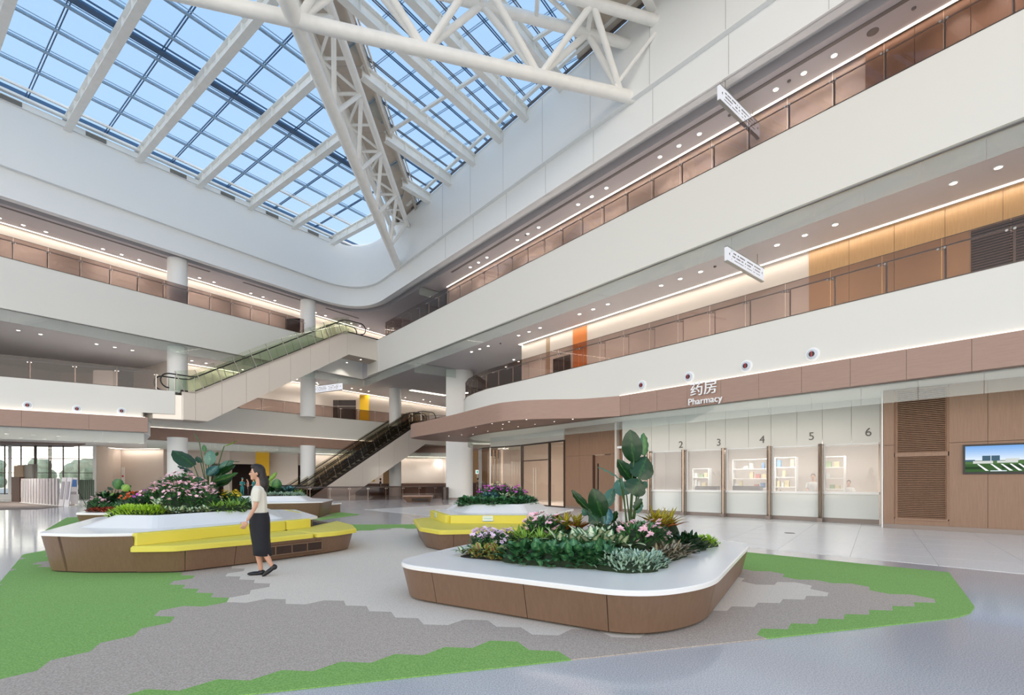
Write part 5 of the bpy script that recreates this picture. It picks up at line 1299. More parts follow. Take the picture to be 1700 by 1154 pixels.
def slab(poly, z0, z1, mat, name, parent, bev=.012):
    "slab with a small rounded upper edge"
    m_ = MB(); a = inset(poly, bev); m_.ring(poly, z0, poly, z1-bev); m_.ring(poly, z1-bev, a, z1); n = len(poly)
    m_.add([P3(p, z1) for p in a], [tuple(range(n))]); m_.add([P3(p, z0) for p in poly], [tuple(range(n-1, -1, -1))])
    b = m_.build(name, mat, parent, smooth=True)
    return b
def mound(poly, z0, h, parent, seed=1, n=4):
    m_ = MB(); c = Vector((sum(p[0] for p in poly)/len(poly), sum(p[1] for p in poly)/len(poly)))
    prev = poly
    for i in range(1, n+1):
        t = i/n; cur = [tuple(Vector(p).lerp(c, t*.9)) for p in poly]
        m_.ring(prev, z0+h*math.sin((i-1)/n*PI/2), cur, z0+h*math.sin(t*PI/2)); prev = cur
    m_.add([P3(p, z0+h) for p in prev], [tuple(range(len(prev)))])
    return tag(m_.build('soil', M['soil'], parent, smooth=True), kind='stuff')
# ---- near planter
O1 = [(-1.62, 6.65), (.55, 4.62), (1.15, 4.30), (2.2, 5.2), (4.15, 7.75), (3.55, 8.75), (.6, 8.95), (-.9, 7.7)]
raw1 = [gp(673.5, 934, .45), gp(680, 938.5, .45), gp(713, 945.5, .45), gp(872, 963, .45), gp(1013, 974.5, .45), gp(1083.6, 975.5, .45), gp(1136.5, 967.5, .45), gp(1189.5, 944.5, .45), gp(1239, 909, .45), gp(1237, 902, .45), gp(1225, 898.5, .45), gp(1189, 895.5, .45)]
P1 = [(-1.36, 6.20), (-1.30, 5.93), (-1.05, 5.68), (-.55, 5.40), (.12, 4.94), (.75, 4.70), (1.10, 4.62), (1.42, 4.62), (1.72, 4.78), (2.05, 5.12), (2.33, 5.55), (3.00, 6.55), (3.52, 7.40), (3.72, 7.80), (3.72, 8.10), (3.55, 8.35), (3.2, 8.52), (2.0, 8.62), (.6, 8.62), (.1, 8.5), (-.4, 8.1), (-1.0, 7.2), (-1.28, 6.7)]
P1 = roundp([(-1.56, 6.04), (1.14, 4.37), (1.95, 4.80), (3.86, 7.95), (3.22, 8.62), (.30, 8.85), (-.60, 8.0)], [.6, .75, .7, .55, .5, .8, .8], 8)
P1b = inset(P1, .10)
pl1 = empty('planter_bench', (1.3, 6.6, 0)); tag(pl1, 'nearest rounded planter bench with white top and brown wood sides', 'planter')
MB().prism(inset(P1, .16), 0, .40).build('core', M['core'], pl1)
side_panels(inset(P1, .015), P1b, .035, .395, pl1, [perim_d(P1, gp(x, y, .42)) for x, y in ((709, 948), (865, 966), (1012, 977), (1150, 962), (1233, 915))]+[perim_d(P1, (3.2, 8.8)), perim_d(P1, (1.8, 8.8)), perim_d(P1, (.2, 8.8)), perim_d(P1, (-1.0, 7.4))])
slab(P1, .40, .45, M['corian'], 'top_slab', pl1)
bed1 = [(-.88, 6.42), (1.22, 5.32), (1.62, 5.42), (3.18, 7.55), (2.75, 8.1), (.5, 8.15), (-.35, 7.4)]
mound(roundp(inset(bed1, .10), .2), .452, .12, pl1)

# ---- tall-backed planters: wooden body, seat on part, white table top with sloping ring
def seat_planter(lb, outer, table, ringb, ringt, seat, backs, z=(.36, .45, .59, .635, .83), r=.25, cuts=None, cutst=None, loc=(0, 0, 0), grille=None, label_seat=None, soilh=.15, split=None):
    T = empty('planter_bench', loc); tag(T, lb, 'planter')
    O = roundp(outer, r, 5); Ob = inset(O, .09)
    MB().prism(inset(O, .17), 0, z[0]-.02).build('core', M['core'], T)
    tot = plen(O+[O[0]]); cuts = cuts or [tot*i/9 for i in range(9)]
    cd_ = sorted(perim_d(O, c) if isinstance(c, tuple) else c for c in cuts); tot_ = tot
    def near_table(d):
        p = Vector(point_on(O+[O[0]], d % tot_)); Q_ = table+[table[0]]; best = 9
        for a, b in zip(Q_, Q_[1:]):
            a = Vector(a); b = Vector(b); l_ = (b-a).length; t = max(0, min(1, (p-a).dot(b-a)/l_/l_)); best = min(best, (a+(b-a)*t-p).length)
        return best < .16
    for c0, c1 in zip(cd_, cd_[1:]+[cd_[0]+tot_]):
        tall = near_table((c0+c1)/2) and near_table(c0+(c1-c0)*.2) and near_table(c0+(c1-c0)*.8)
        side_seg(inset(O, .01), inset(O, .10 if not tall else .13), .03, z[2] if tall else z[0], T, c0, c1)
    Tb = roundp(table, .12, 4)
    MB().prism(inset(Tb, .12), z[0]-.005, z[2]+.002).build('core', M['wplant'], T)
    tt = plen(Tb+[Tb[0]])
    side_panels(inset(Tb, .085), inset(Tb, .09), z[0]+.004, z[2], T, [tt*i/8 for i in range(8)])
    slab(inset(Tb, -.02), z[2], z[3], M['corian'], 'top_slab', T)
    m_ = MB(); A = roundp(ringb, .15, 3); B = roundp(ringt, .15, 3); m_.ring(A, z[3]-.001, B, z[4]); Bi = inset(B, .06); m_.ring(B, z[4], Bi, z[4]); m_.ring(Bi, z[4], Bi, z[4]-.08)
    m_.build('sloping_ring', M['corian'], T, fix=True)
    mound(inset(B, .07), z[4]-.08, soilh, T)
    if seat:
        for sp in (seat if isinstance(seat[0], list) else [seat]):
            S_ = roundp(sp, .08, 3); slab(S_, z[0]+.002, z[1], M['yellow'], 'seat_cushion', T, .025)
    for bk in backs:
        a, b, th = bk; a = Vector(a); b = Vector(b); d = (b-a).normalized(); nn = Vector((d.y, -d.x))
        q = [a, b, b+nn*th, a+nn*th]; q = [(p.x, p.y) for p in q]; q = q if area2(q) > 0 else q[::-1]
        slab(roundp(q, .025, 2), z[1]+.002, z[3]+.003, M['yellow'], 'back_cushion', T, .02)
    return T
out2 = [(-7.42, 7.70), (-6.6, 7.54), (-5.15, 7.62), (-4.45, 8.45), (-3.55, 9.75), (-3.30, 10.35), (-4.10, 12.1), (-6.3, 14.7), (-8.9, 14.2), (-9.3, 11.0)]
tab2 = [(-7.40, 7.72), (-6.6, 7.55), (-5.86, 7.66), (-4.43, 10.55), (-4.45, 11.3), (-6.1, 13.9), (-8.8, 13.9), (-9.25, 11.0)]
seatA = [(-5.82, 7.50), (-5.18, 7.56), (-4.45, 8.36), (-3.75, 9.40), (-4.62, 9.98), (-5.30, 8.55), (-5.88, 7.70)]
seatA2 = [(-3.72, 9.43), (-3.46, 9.75), (-3.25, 10.35), (-3.6, 11.2), (-4.35, 12.3), (-4.40, 11.3), (-4.40, 10.62), (-4.60, 10.0)]
p2 = seat_planter('long planter bench at left with yellow seat, white table top and pink flowers', out2, tab2,
    [(-7.55, 8.55), (-6.05, 8.35), (-4.95, 10.7), (-6.3, 13.2), (-8.4, 13.2), (-8.6, 10.8)], [(-7.15, 8.9), (-6.35, 8.78), (-5.5, 10.65), (-6.6, 12.8), (-8.1, 12.8), (-8.2, 10.9)],
    [seatA, seatA2], [((-5.90, 7.66), (-4.70, 10.05), .14), ((-4.69, 10.07), (-4.42, 10.62), .14), ((-6.3, 13.9), (-5.3, 12.55), .14)], loc=(-6.5, 10.5, 0),
    cuts=[(-7.05, 7.6), (-5.84, 7.57), (-5.1, 7.68), (-4.62, 8.25), (-4.28, 8.7), (-3.75, 9.45), (-3.9, 11.8), (-5.2, 13.4), (-7.5, 14.4), (-9.2, 12.0), (-8.3, 9.2)])
# ventilation grille in the front of the long bench
def bench_grille(a, b, z0, z1, parent, nbars=14, nv=4):
    a = Vector(a); b = Vector(b); d = (b-a).normalized(); nn = Vector((d.y, -d.x)); nn = nn if nn.y < 0 else -nn
    f = MB(); P_ = lambda t, z, o: P3(a+d*t+nn*o, z); l_ = (b-a).length
    parent = MB().bar(P_(0, (z0+z1)/2, .012), P_(l_, (z0+z1)/2, .012), .012, z1-z0).build('grille', M['core'], parent)
    for t in [l_*i/nv for i in range(nv+1)]: MB().bar(P_(t, z0, .02), P_(t, z1, .02), .018, .022, up=(nn.x, nn.y, 0)).build('grille_upright', M['wplant'], parent)
    for z in (z0, z1): MB().bar(P_(-.01, z, .02), P_(l_+.01, z, .02), .022, .018).build('grille_rail', M['wplant'], parent)
    for i in range(nbars): z = z0+(z1-z0)*(i+.5)/nbars; MB().bar(P_(.01, z, .02), P_(l_-.01, z, .02), .010, .004).build('grille_slat', M['brownd'], parent)
bench_grille((-4.405, 8.555), (-3.70, 9.575), .12, .28, p2, 8, 4)
outM = [(-2.55, 12.9), (-1.95, 10.6), (-1.45, 9.95), (-.2, 10.2), (.75, 10.95), (1.75, 14.2), (.9, 16.4), (-1.7, 16.4)]
tabM = [(-2.10, 13.7), (-1.42, 11.72), (.44, 11.66), (.78, 11.55), (1.78, 14.25), (.9, 16.0), (-1.5, 16.0)]
pM = seat_planter('middle planter bench with yellow seat, small notice cards and magenta flowers', outM, tabM,
    [(-1.9, 13.9), (-1.2, 12.4), (.35, 12.35), (1.12, 14.6), (.5, 15.6), (-1.4, 15.6)], [(-1.58, 14.1), (-.98, 12.95), (.25, 12.9), (.78, 14.4), (.4, 15.2), (-1.25, 15.2)],
    [[(-2.58, 12.9), (-1.98, 10.6), (-1.45, 9.93), (-.2, 10.15), (.28, 10.55), (.42, 11.62), (-1.42, 11.70), (-2.12, 13.7)]],
    [((-2.12, 13.6), (-1.44, 11.66), .14), ((-1.44, 11.68), (.46, 11.62), .14)], loc=(-.2, 13.2, 0),
    cuts=[(-2.4, 12.3), (-1.75, 10.3), (-1.2, 10.0), (-.2, 10.15), (.7, 10.9), (1.2, 12.4), (1.75, 14.2), (.9, 16.3), (-1.5, 16.3)])
# two small notice cards on the yellow backrest
def card(p, n, w_, h_, z, lb):
    n = Vector(n).normalized(); d = Vector((n.y, -n.x)); d = d if d.x > 0 else -d; p = Vector(p)+n*.012; T = empty('notice_card', P3(p, z)); tag(T, lb, 'card')
    MB().bar(P3(p-d*w_/2, z+h_/2), P3(p+d*w_/2, z+h_/2), .006, h_).build('card', M['corian'], T)
    q = p+n*.005; MB().bar(P3(q-d*w_*.42, z+h_*.5), P3(q+d*w_*.42, z+h_*.5), .003, h_*.10).bar(P3(q-d*w_*.45, z+h_*.8), P3(q+d*w_*.45, z+h_*.8), .003, h_*.05).build('print', plain('teal_print', (110, 190, 180), .5), T)
    MB().bar(P3(q-d*w_/2, z+.008), P3(q+d*w_/2, z+.008), .003, .014).build('stripe', plain('blue_print', (70, 150, 200), .5), T)
card(at(810, 11.50), (0, -1), .24, .13, .50, 'white notice card with pale blue print at the middle of the yellow backrest')
card((-1.95, 12.7), (-.95, -.33), .20, .13, .50, 'white notice card at the left end of the yellow backrest')
# ---- rear planters behind the long bench
out3 = [at(121.5, 15.7), (-11.9, 15.6), (-10.2, 17.6), (-10.6, 19.4), (-13.2, 19.6), (-14.9, 17.8)]
T3 = empty('planter_bench', (-12.8, 17.5, 0)); tag(T3, 'low rear planter at far left with small palm and orange leaves', 'planter')
O3 = roundp(out3, .3, 5); MB().prism(inset(O3, .1), 0, .34).build('core', M['core'], T3); side_panels(inset(O3, .01), inset(O3, .12), .03, .36, T3, [plen(O3+[O3[0]])*i/7 for i in range(7)]); slab(O3, .36, .42, M['corian'], 'top_slab', T3)
mound(inset(O3, .8), .42, .2, T3)
out4 = [(-11.9, 18.6), (-9.8, 18.0), (-7.95, 18.75), (-7.35, 19.2), (-7.8, 21.6), (-9.2, 23.0), (-11.6, 22.0)]
p4 = seat_planter('rear planter with silver-leaved plants behind the walking woman', out4, [(p[0]*.985-.15, p[1]*.985+.3) for p in out4],
    [(-11.2, 19.6), (-9.8, 19.2), (-8.2, 19.8), (-8.3, 21.0), (-9.3, 22.0), (-11.1, 21.3)], [(-10.9, 19.8), (-9.8, 19.5), (-8.6, 20.0), (-8.7, 20.9), (-9.4, 21.6), (-10.8, 21.0)], None, [], loc=(-9.6, 20.3, 0), r=.3)
T5 = empty('planter_bench', at(538, 21.5)+(0,)); q0 = at(524, 21.6); q1 = at(546.5, 21.4); tag(T5, 'small end of a farther planter bench showing behind the rear planter', 'planter')
MB().prism([(q0[0]-1, q0[1]+.2), (q1[0]-.05, q1[1]+.05), (q1[0]+.1, q1[1]+1.1), (q0[0]-1, q0[1]+1.4)], .0, .38).build('body', M['wplant'], T5)
slab([(q0[0]-1, q0[1]+.1), (q1[0], q1[1]), (q1[0]+.15, q1[1]+1.15), (q0[0]-1, q0[1]+1.5)], .38, .44, M['corian'], 'top_slab', T5)
# ================================================================ PLANTS
def leaf_geo(m_, base, dirv, up, length, width, droop=.5, n=5, fold=.15, shape='lance', tipup=0):
    """adds one leaf: base point, initial direction, droop turns it downwards along its length"""
    d = Vector(dirv).normalized(); upv = Vector(up); side = d.cross(upv)
    if side.length < 1e-3: side = Vector((1, 0, 0))
    side.normalize(); i0 = len(m_.v); p = Vector(base)
    for i in range(n+1):
        t = i/n
        if shape == 'lance': wd_ = math.sin(PI*min(1, t*.92+.08))**.8*(1-.15*t)
        elif shape == 'paddle': wd_ = (math.sin(PI*(t*.90+.06))**.55)
        elif shape == 'round': wd_ = math.sin(PI*(t*.94+.05))**.5
        else: wd_ = (1-t)**.7*(min(1, t*6+.25))
        if i == n: wd_ = max(wd_*.25, .03)
        w_ = width/2*wd_; nn = side.cross(d).normalized()
        m_.v += [tuple(p-side*w_+nn*w_*fold*2), tuple(p), tuple(p+side*w_+nn*w_*fold*2)]; m_.uv += [(0, t), (.5, t), (1, t)]
        p = p+d*(length/n); d = (d+Vector((0, 0, -1))*droop/n+Vector((0, 0, 1))*tipup/n).normalized()
    for i in range(n):
        a = i0+3*i; m_.f += [(a, a+1, a+4, a+3), (a+1, a+2, a+5, a+4)]
    return p
def leafmesh(name, mat, **k):
    m_ = MB(); leaf_geo(m_, (0, 0, 0), k.pop('dirv', (1, 0, .5)), (0, 0, 1), **k); return m_.mesh(name, mat, smooth=2, fix=False)
LM = {}
LM['deep'] = leafm('deep_green_leaf', (40, 84, 38), (24, 60, 28), .02, .1, .32)
LM['blue'] = leafm('blue_green_leaf', (120, 160, 140), (78, 122, 104), .02, .12, .4)
LM['mid'] = leafm('mid_green_leaf', (104, 150, 84), (52, 104, 60), .02, .3, .42)
LM['green'] = leafm('dark_round_leaf', (108, 156, 104), (52, 106, 66), .02, .25, .38)
LM['fern'] = leafm('fern_leaf', (156, 192, 82), (108, 156, 58), .05, .4, .5)
LM['bright'] = leafm('bright_green_leaf', (192, 222, 72), (152, 198, 54), .05, .4, .5)
LM['cream'] = leafm('cream_striped_leaf', (226, 232, 196), (62, 110, 62), .14, .36, .42)
LM['silver'] = leafm('silver_leaf', (196, 218, 198), (132, 168, 142), .1, .45, .45)
LM['brom'] = leafm('bromeliad_leaf', (190, 186, 62), (150, 122, 40), .05, .45, .4)
LM['bromr'] = leafm('bromeliad_base_leaf', (212, 126, 42), (156, 84, 36), .05, .45, .4)
LM['begonia'] = leafm('begonia_leaf', (150, 70, 60), (150, 168, 84), .06, .3, .45)
LM['cala'] = leafm('calathea_leaf', (186, 180, 150), (92, 74, 58), .1, .35, .4)
LM['rust'] = leafm('rust_leaf', (196, 96, 70), (140, 64, 50), .1, .4, .5)
LM['teal'] = leafm('teal_leaf', (130, 176, 176), (52, 98, 100), .03, .3, .35)
FM = {'pink': leafm('pink_petal', (250, 190, 200), (246, 214, 220), .1, .4, .5), 'lilac': leafm('lilac_petal', (226, 190, 216), (244, 232, 244), .1, .45, .5), 'magenta': leafm('magenta_petal', (206, 70, 190), (226, 120, 214), .1, .45, .5),
      'orange': leafm('orange_petal', (222, 104, 40), (206, 84, 40), .1, .45, .5), 'yellow': leafm('yellow_petal', (244, 220, 60), (232, 200, 40), .1, .45, .5), 'cream': leafm('cream_petal', (238, 226, 180), (240, 232, 200), .1, .45, .5)}
M['stem'] = plain('plant_stem', (66, 92, 44), .5)
def dome(kind, seed, n, r, h, ll, lw, droop, shape='lance', fold=.15, out=.6, ns=4, base=0):
    rnd = random.Random(seed); m_ = MB()
    for i in range(n):
        a = rnd.uniform(0, 2*PI); q = math.sqrt(rnd.random()); rr = r*q; z = h*math.sqrt(max(0, 1-q*q*.92))*rnd.uniform(.55, 1)+base
        v = Vector((math.cos(a)*out*(q+.25)+rnd.uniform(-.3, .3), math.sin(a)*out*(q+.25)+rnd.uniform(-.3, .3), rnd.uniform(.25, .9)))
        l_ = ll*rnd.uniform(.7, 1.2)
        leaf_geo(m_, (math.cos(a)*rr*.85, math.sin(a)*rr*.85, max(.0, z-l_*.4)), v, (0, 0, 1), l_, lw*rnd.uniform(.75, 1.15), droop, ns, fold, shape)
    return m_.mesh('foliage', LM[kind], smooth=2, fix=False)
def rosette(kind, seed, n, ll, lw, droop, el0, el1, shape='lance', fold=.2, ns=6, z0=0):
    rnd = random.Random(seed); m_ = MB()
    for i in range(n):
        a = i*2.399+rnd.uniform(-.2, .2); el = el0+(el1-el0)*(i/n)+rnd.uniform(-.1, .1)
        leaf_geo(m_, (0, 0, z0), (math.cos(a)*math.cos(el), math.sin(a)*math.cos(el), math.sin(el)), (0, 0, 1), ll*rnd.uniform(.8, 1.1), lw, droop, ns, fold, shape)
    return m_.mesh('foliage', LM[kind], smooth=2, fix=False)
def flower_mesh(col, r=.03, petals=5):
    m_ = MB()
    for i in range(petals):
        a = i*2*PI/petals; leaf_geo(m_, (0, 0, 0), (math.cos(a), math.sin(a), .45), (0, 0, 1), r, r*.95, .3, 2, .1, 'round')
    return m_.mesh('flower', FM[col], smooth=2, fix=False)
FMESH = {c: flower_mesh(c, .036 if c in ('pink', 'cream') else .030) for c in FM}
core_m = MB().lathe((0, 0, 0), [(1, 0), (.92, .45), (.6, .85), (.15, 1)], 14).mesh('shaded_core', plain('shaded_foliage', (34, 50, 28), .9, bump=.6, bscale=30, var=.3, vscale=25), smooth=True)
def plant(name, mesh, p, z, lb, group, sc=1, rz=None, cat='plant', core=None, stuff=True):
    T = empty(name, P3(p, z), random.uniform(0, 6.28) if rz is None else rz); T.scale = (sc, sc, sc); tag(T, lb, cat, group)
    o = inst(mesh, 'foliage', T)
    if stuff: o['kind'] = 'stuff'
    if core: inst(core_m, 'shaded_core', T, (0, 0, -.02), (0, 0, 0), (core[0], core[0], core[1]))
    return T
def flowers_on(T, col, n, r, h, seed, size=1):
    rnd = random.Random(seed)
    for i in range(n):
        a = rnd.uniform(0, 2*PI); q = math.sqrt(rnd.random())*.95; z = h*math.sqrt(max(0, 1-q*q*.9))+rnd.uniform(-.02, .03)
        inst(FMESH[col], 'flower', T, (math.cos(a)*r*q, math.sin(a)*r*q, z), (math.sin(a+PI)*-q*.9+rnd.uniform(-.4, .4), math.cos(a)*q*.9+rnd.uniform(-.4, .4)*1, rnd.uniform(0, 6)), (size*rnd.uniform(.8, 1.15),)*3)
MS = {
 'green': [dome('green', s, 80, .24, .22, .125, .105, .9, 'round') for s in (1, 2)],
 'silver': [dome('silver', s, 150, .22, .17, .075, .034, .5, 'lance', ns=3) for s in (3, 4)],
 'fern': [rosette('fern', s, 34, .30, .035, 1.5, .5, 1.4, 'lance', .1, 6) for s in (5, 6)],
 'bright': [dome('bright', s, 260, .26, .20, .07, .024, .6, 'lance', ns=3) for s in (7, 8)],
 'shrub': [dome('mid', s, 150, .26, .34, .085, .04, .5, 'lance', ns=3) for s in (9, 10)],
 'begonia': [dome('begonia', s, 60, .20, .15, .10, .08, 1.0, 'round') for s in (11, 12)],
 'cala': [dome('cala', s, 50, .22, .17, .15, .07, .9, 'lance') for s in (13, 14)],
 'teal': [rosette('teal', s, 16, .22, .11, 1.0, .4, 1.2, 'round', .2, 5) for s in (15, 16)],
 'dark': [dome('deep', s, 70, .24, .24, .14, .06, .8, 'lance') for s in (17, 18)],
 'rust': [dome('rust', s, 70, .22, .12, .09, .07, .9, 'round') for s in (19,)],
 'mid': [rosette('mid', s, 26, .28, .05, 1.2, .4, 1.3, 'lance', .15, 5) for s in (20, 21)],
}
CORES = {'green': (.2, .18), 'silver': (.19, .12), 'fern': (.14, .16), 'bright': (.22, .15), 'shrub': (.2, .28), 'begonia': (.17, .12), 'cala': (.16, .12), 'teal': (.1, .1), 'dark': (.2, .2), 'rust': (.18, .08), 'mid': (.12, .12)}
LBL = {'green': 'round-leaved green ground cover', 'silver': 'silver-leaved ground cover', 'fern': 'arching light green fern', 'bright': 'bright yellow-green feathery plant', 'shrub': 'leafy green flowering shrub', 'begonia': 'yellow-green begonia with reddish veins',
       'cala': 'brown striped calathea', 'teal': 'blue-green broad-leaved plant', 'dark': 'dark green leafy plant', 'rust': 'rust-red leafy plant', 'mid': 'green rosette plant'}
NM = {'green': 'ground_cover_plant', 'silver': 'silver_leaf_plant', 'fern': 'fern', 'bright': 'feathery_plant', 'shrub': 'flowering_shrub', 'begonia': 'begonia', 'cala': 'calathea', 'teal': 'broad_leaf_plant', 'dark': 'leafy_plant', 'rust': 'rust_leaf_plant', 'mid': 'rosette_plant'}
pc = [0]
def pk(kind, px, Y, z, where, sc=1.0, fl=None, nfl=10, fsize=1, core=True):
    pc[0] += 1; ms = MS[kind]; me = ms[pc[0] % len(ms)]; word = LBL[kind]
    if fl: word = {'pink': 'pink-flowered', 'lilac': 'pale lilac-flowered', 'magenta': 'magenta-flowered', 'orange': 'orange-flowered', 'yellow': 'yellow-flowered', 'cream': 'cream-flowered'}[fl]+' leafy shrub'
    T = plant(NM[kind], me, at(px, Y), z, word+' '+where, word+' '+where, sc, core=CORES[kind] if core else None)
    if fl: flowers_on(T, fl, nfl, .25, .36 if kind == 'shrub' else .26, pc[0]+50, fsize)
    return T
# leaves as parts: cream-striped plants, bromeliads
creaml = [leafmesh('leaf', LM['cream'], dirv=(1, 0, .9), length=.30, width=.13, droop=1.1, n=6, fold=.12, shape='lance'), leafmesh('leaf', LM['cream'], dirv=(1, 0, 1.8), length=.27, width=.12, droop=.9, n=6, fold=.12, shape='lance')]
broml = [leafmesh('leaf', LM['brom'], dirv=(1, 0, 1.3), length=.25, width=.075, droop=.9, n=6, fold=.2, shape='sword'), leafmesh('leaf', LM['bromr'], dirv=(1, 0, .9), length=.24, width=.08, droop=.7, n=6, fold=.2, shape='sword'), leafmesh('leaf', LM['brom'], dirv=(1, 0, 2.2), length=.22, width=.065, droop=.5, n=6, fold=.2, shape='sword')]
def leafy(name, px, Y, z, lb, group, leaves, n, sc=1.0, zoff=.02, seed=1, stemh=0, core=None):
    rnd = random.Random(seed); T = empty(name, P3(at(px, Y), z)); T.scale = (sc,)*3; tag(T, lb, 'plant', group)
    for i in range(n):
        k = (i*len(leaves))//n; inst(leaves[k], 'leaf', T, (0, 0, zoff+stemh*(i/n)), (rnd.uniform(-.15, .15), rnd.uniform(-.15, .15), i*2.399+rnd.uniform(-.3, .3)), (rnd.uniform(.8, 1.1),)*3)
    if stemh: inst(MB().tube((0, 0, 0), (0, 0, zoff+stemh), .015, 6).mesh('stem', M['stem']), 'stem', T)
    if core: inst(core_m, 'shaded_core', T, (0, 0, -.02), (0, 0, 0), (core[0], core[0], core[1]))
    return T
# bird-of-paradise: stalks and big paddle leaves, each a part
def strelitzia(px, Y, z, lb, leaves, seed=1, mats=None):
    """leaves: (tip_px, tip_py, leaf length m, width m, material key, dY, base_px, base_py) ; the leaf blade runs from its base point to the tip"""
    P0 = Vector(P3(at(px, Y), z)); T = empty('bird_of_paradise_plant', P0); tag(T, lb, 'plant')
    for j, (bx, by, tx, ty, wd_, mk, dY, face) in enumerate(leaves):
        Yb = Y+dY; b = Vector((U(bx)*Yb, Yb, CAMZ+Yb*(HY-by)/FPX)); t_ = Vector((U(tx)*(Yb-.05), Yb-.05+.1*(j % 3), CAMZ+Yb*(HY-ty)/FPX))
        # stalk
        m_ = MB(); s0 = P0+Vector(((j % 3-1)*.03, (j % 2)*.04, 0)); mid = s0.lerp(b, .6)+Vector((0, 0, .04)); pts = [s0, s0.lerp(mid, .5), mid, b]
        m_.pipe([tuple(p) for p in pts], .011, 6).build('stalk', M['stem'], T, smooth=True)
        d = (t_-b); L_ = d.length; d.normalize(); n = 9; m2 = MB(); side = Vector((1, face, 0)); side = (side-d*side.dot(d)).normalized(); nn = side.cross(d)
        for i in range(n+1):
            q = i/n; w_ = wd_/2*(math.sin(PI*(q*.93+.05))**.62)*(1.06-.25*q); w_ = max(w_, .006) if i < n else .006
            c = b+d*L_*q+nn*(.06*math.sin(q*PI)*L_)
            for s_ in (-1, -.5, 0, .5, 1):
                rip = .012*math.sin(q*22+s_*3) if abs(s_) > .9 else 0
                m2.v.append(tuple(c+side*(w_*s_)+nn*(-abs(s_)*w_*.35+rip))); m2.uv.append(((s_+1)/2, q))
        for i in range(n):
            for k in range(4): a = 5*i+k; m2.f.append((a, a+1, a+6, a+5))
        lf_ = m2.build('leaf', LM[mk], T, smooth=2, fix=False)
        m3 = MB(); m3.pipe([tuple(b+d*L_*q+nn*(.06*math.sin(q*PI)*L_-.004)) for q in (0, .25, .5, .75, .95)], .006, 5).build('midrib', M['stem'], lf_)
    return T
Zt = .50
# ---- near planter bed
wh = 'along the front edge of the nearest planter'
for px, Y in ((862, 6.15), (890, 6.02), (920, 5.92), (950, 5.85), (978, 5.78), (1004, 5.75), (905, 6.35), (940, 6.25), (972, 6.2), (1000, 6.15)): pk('green', px, Y, Zt-.05, wh, 1.1)
for px, Y in ((1016, 5.62), (1040, 5.52), (1062, 5.55), (1080, 5.78), (1030, 5.85), (1055, 5.88)): pk('silver', px, Y, Zt-.05, 'at the front right corner of the nearest planter', 1.1)
for px, Y in ((800, 6.5), (826, 6.38), (846, 6.3), (815, 6.7)): pk('begonia', px, Y, Zt-.05, 'at the left front of the nearest planter')
leafy('striped_leaf_plant', 768, 6.62, Zt-.04, 'small white-striped green plant at the left tip of the nearest planter', None, [creaml[0]], 9, .62, seed=3)
leafy('striped_leaf_plant', 786, 6.75, Zt-.04, 'second white-striped green plant beside the lilac flowers', None, [creaml[0]], 9, .6, seed=4)
for px, Y, k in ((800, 7.0, 0), (822, 6.95, 1), (842, 6.95, 0), (812, 7.2, 1)): pk('shrub', px, Y, Zt-.06, 'at the left of the nearest planter', .88, 'lilac', 34, 1.5)
for px, Y in ((872, 6.75), (897, 6.7), (915, 6.85), (880, 7.05), (860, 7.0)): pk('fern', px, Y, Zt+.02, 'in the left half of the nearest planter', 1.2)
for i, (px, Y) in enumerate(((928, 6.55), (955, 6.5), (982, 6.45), (1010, 6.4), (1034, 6.3), (968, 6.75), (1000, 6.7))):
    leafy('dumb_cane_plant', px, Y, Zt+.04, 'cream and green striped broad-leaved plant in the middle of the nearest planter', 'striped plants in the middle of the nearest planter', creaml, 12, 1.2, seed=10+i, core=(.12, .12))
for px, Y in ((1050, 6.45), (1072, 6.5), (1062, 6.75), (1085, 6.75)): pk('shrub', px, Y, Zt+.02, 'right of the middle of the nearest planter', 1.1, 'pink', 13, 1.3)
for px, Y in ((1092, 6.15), (1108, 6.35), (1120, 6.55)): pk('cala', px, Y, Zt-.03, 'at the right edge of the nearest planter', 1.0)
for px, Y in ((1122, 6.95), (1136, 7.05), (1150, 7.2), (1108, 6.85), (1135, 7.4)): pk('dark', px, Y, Zt-.05, 'at the right edge of the nearest planter', .95)
for px, Y in ((1150, 7.55), (1163, 7.5), (1172, 7.6)): pk('bright', px, Y, Zt-.05, 'at the right tip of the nearest planter', .85)
for px, Y in ((893, 7.5), (905, 7.35), (918, 7.6), (888, 7.25), (925, 7.35)): pk('shrub', px, Y, Zt+.03, 'at the back left of the nearest planter', 1.15, 'pink', 11, 1.2)
for i, (px, Y) in enumerate(((938, 7.35), (957, 7.45), (1086, 7.35), (1112, 7.5), (1098, 7.25))):
    g = ('left of the big leaves in the nearest planter' if i < 2 else 'right of the tall plant in the nearest planter')
    leafy('bromeliad', px, Y, Zt+(.12 if i < 2 else .16), 'orange and yellow-green bromeliad '+g, 'bromeliads '+g, [broml[1], broml[0], broml[2]], 24, 1.3 if i != 2 else 1.45, seed=30+i, stemh=.08, core=(.1, .15))
for px, Y in ((975, 7.1), (995, 6.95), (1010, 7.2), (960, 7.0)): pk('teal', px, Y, Zt+.05, 'under the big leaves of the nearest planter', 1.0)
for px, Y in ((1020, 7.4), (1040, 7.6), (1000, 7.6), (1065, 7.6), (1030, 7.0), (1010, 6.85)): pk('dark', px, Y, Zt+.05, 'behind the middle of the nearest planter', 1.05)
